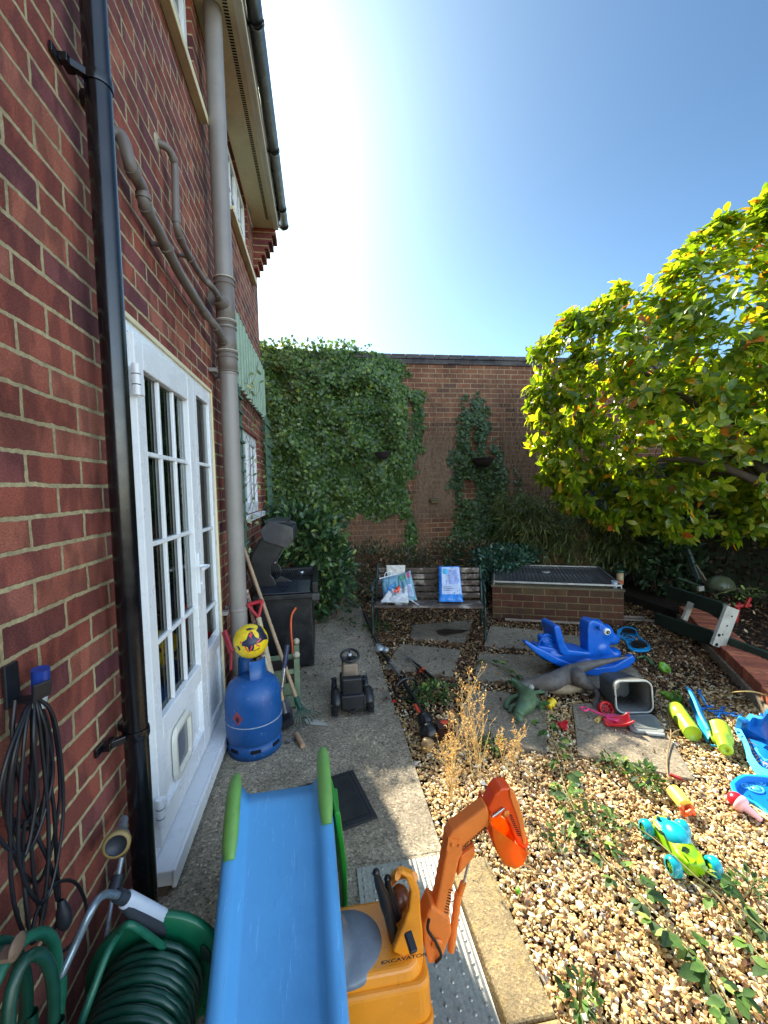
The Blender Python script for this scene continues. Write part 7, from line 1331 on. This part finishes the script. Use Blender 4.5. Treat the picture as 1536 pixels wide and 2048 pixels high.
vine('bramble stem arching over the roof of the teal toy car', [(1118, 1640), (1140, 1600), (1190, 1605), (1290, 1665), (1340, 1705), (1400, 1760), (1470, 1810), (1540, 1870)], .042, .09, .07)
vine('bramble runner with large dark leaves in the bottom right corner', [(1400, 1750), (1440, 1800), (1480, 1850), (1510, 1900), (1560, 1960)], .052, .035)
vine('bramble runner with big toothed leaves left of the bottom right corner', [(1280, 1790), (1330, 1850), (1370, 1900), (1420, 1960), (1470, 2040)], .058, .045, .04)
def weed(label, x, y, n, R, L_, mat=None, cat='weed', hgt=.08):
    c_ = G(x, y, 0); a = rng.uniform(0, 2*pi, n); r_ = R*rng.random(n)**.6; pos = np.stack([c_.x+r_*np.cos(a), c_.y+r_*np.sin(a), .01+hgt*rng.random(n)*(1-r_/R*.6)], 1); d = np.stack([np.cos(a), np.sin(a), rng.uniform(.1, 1.1, n)], 1)+rng.normal(0, .35, (n, 3)); nr = rng.normal(0, .4, (n, 3)); nr[:, 2] += 1; t_ = thing('weed', label, cat, tuple(c_)); leafmesh('leaves', OVATE, pos, d, nr, L_*rng.uniform(.5, 1.3, n), .48, mat or M_br, .25, t_)
    q = MB()
    for i in range(6): k = rng.integers(n); q.tube([(c_.x, c_.y, -.01), tuple((pos[k]+np.array([c_.x, c_.y, 0]))/2+np.array([0, 0, .0])), tuple(pos[k])], .002, 4, False)
    q.build('stems', M_vine, t_)
weed('leafy weed clump spreading around the trimmer handle', 868, 1392, 170, .17, .04); weed('small weed growing by the trimmer shaft between path and slab', 838, 1400, 60, .09, .035); weed('dark weed tuft under the left end of the bench', 755, 1260, 150, .16, .035, M_ivyd); weed('weed tuft below the golden dried plants', 985, 1500, 60, .07, .035)
weed('pale weed sprouting under the sunlit slab corner', 1225, 1538, 70, .07, .03); weed('taller green weed on the pebbles above the toy car', 1290, 1570, 90, .07, .04, None, 'weed', .10); weed('weed at the foot of the raised pond left side', 1100, 1225, 120, .15, .035, M_ivyd); weed('small green weed right of the orange bucket', 1125, 1690, 40, .08, .03); weed('low weed between the long bramble and the toy car', 1200, 1660, 60, .10, .032); weed('dark weeds covering the path end below the laurel', 690, 1215, 160, .22, .045, M_ivyd); weed('weed tuft in the near pebbles at the bottom edge', 1160, 2010, 50, .05, .03); weed('weed sprig low on the right edge of the pebbles', 1500, 1790, 40, .06, .03); weed('ivy runner creeping over the path beside the dustbin', 700, 1250, 70, .16, .035, M_ivyd)
N = 90; c_ = P(1490, 1185, 3.5); pos = np.array(c_)[None]+rng.normal(0, 1, (N, 3))*np.array([.13, .07, .035]); t_ = thing('creeper_spray', 'sunlit spray of creeper leaves over the red bracket and white post', 'creeper', tuple(c_)); leafmesh('leaves', OVATE, pos, rng.normal(0, .6, (N, 3)), rng.normal(0, .3, (N, 3))+np.array([0, 0, 1]), .05*rng.uniform(.5, 1.2, N), .4, M_br, .2, t_)
q = MB()
for i in range(7): a = pos[rng.integers(N)]; b = pos[rng.integers(N)]; q.tube(smooth([tuple(a), tuple((a+b)/2+np.array([0, 0, .03])), tuple(b)], 3), .0025, 4)
q.build('stems', M_vine, t_)
random.seed(77); q = MB()
for i in range(150):
    x = random.uniform(1.2, 4.0); y = random.uniform(.8, 4.6)
    if x > 3.3+(y-2.0)*.59 or (x < 1.3 and y < 1.6): continue
    a = random.uniform(0, 6.28); L_ = random.uniform(.04, .16); p_ = V3(x, y, .02); q.tube(smooth([p_, p_+V3(cos(a)*L_*.5+random.gauss(0, .01), sin(a)*L_*.5+random.gauss(0, .01), random.uniform(.002, .012)), p_+V3(cos(a)*L_, sin(a)*L_, 0)], 3), random.uniform(.001, .0022), 4)
q.build('twig_litter', plain('litter_twig', '#8a7050', .85, .35, 12), label='thin dry twigs scattered over the pebbles and slabs', cat='twigs', kind='stuff')
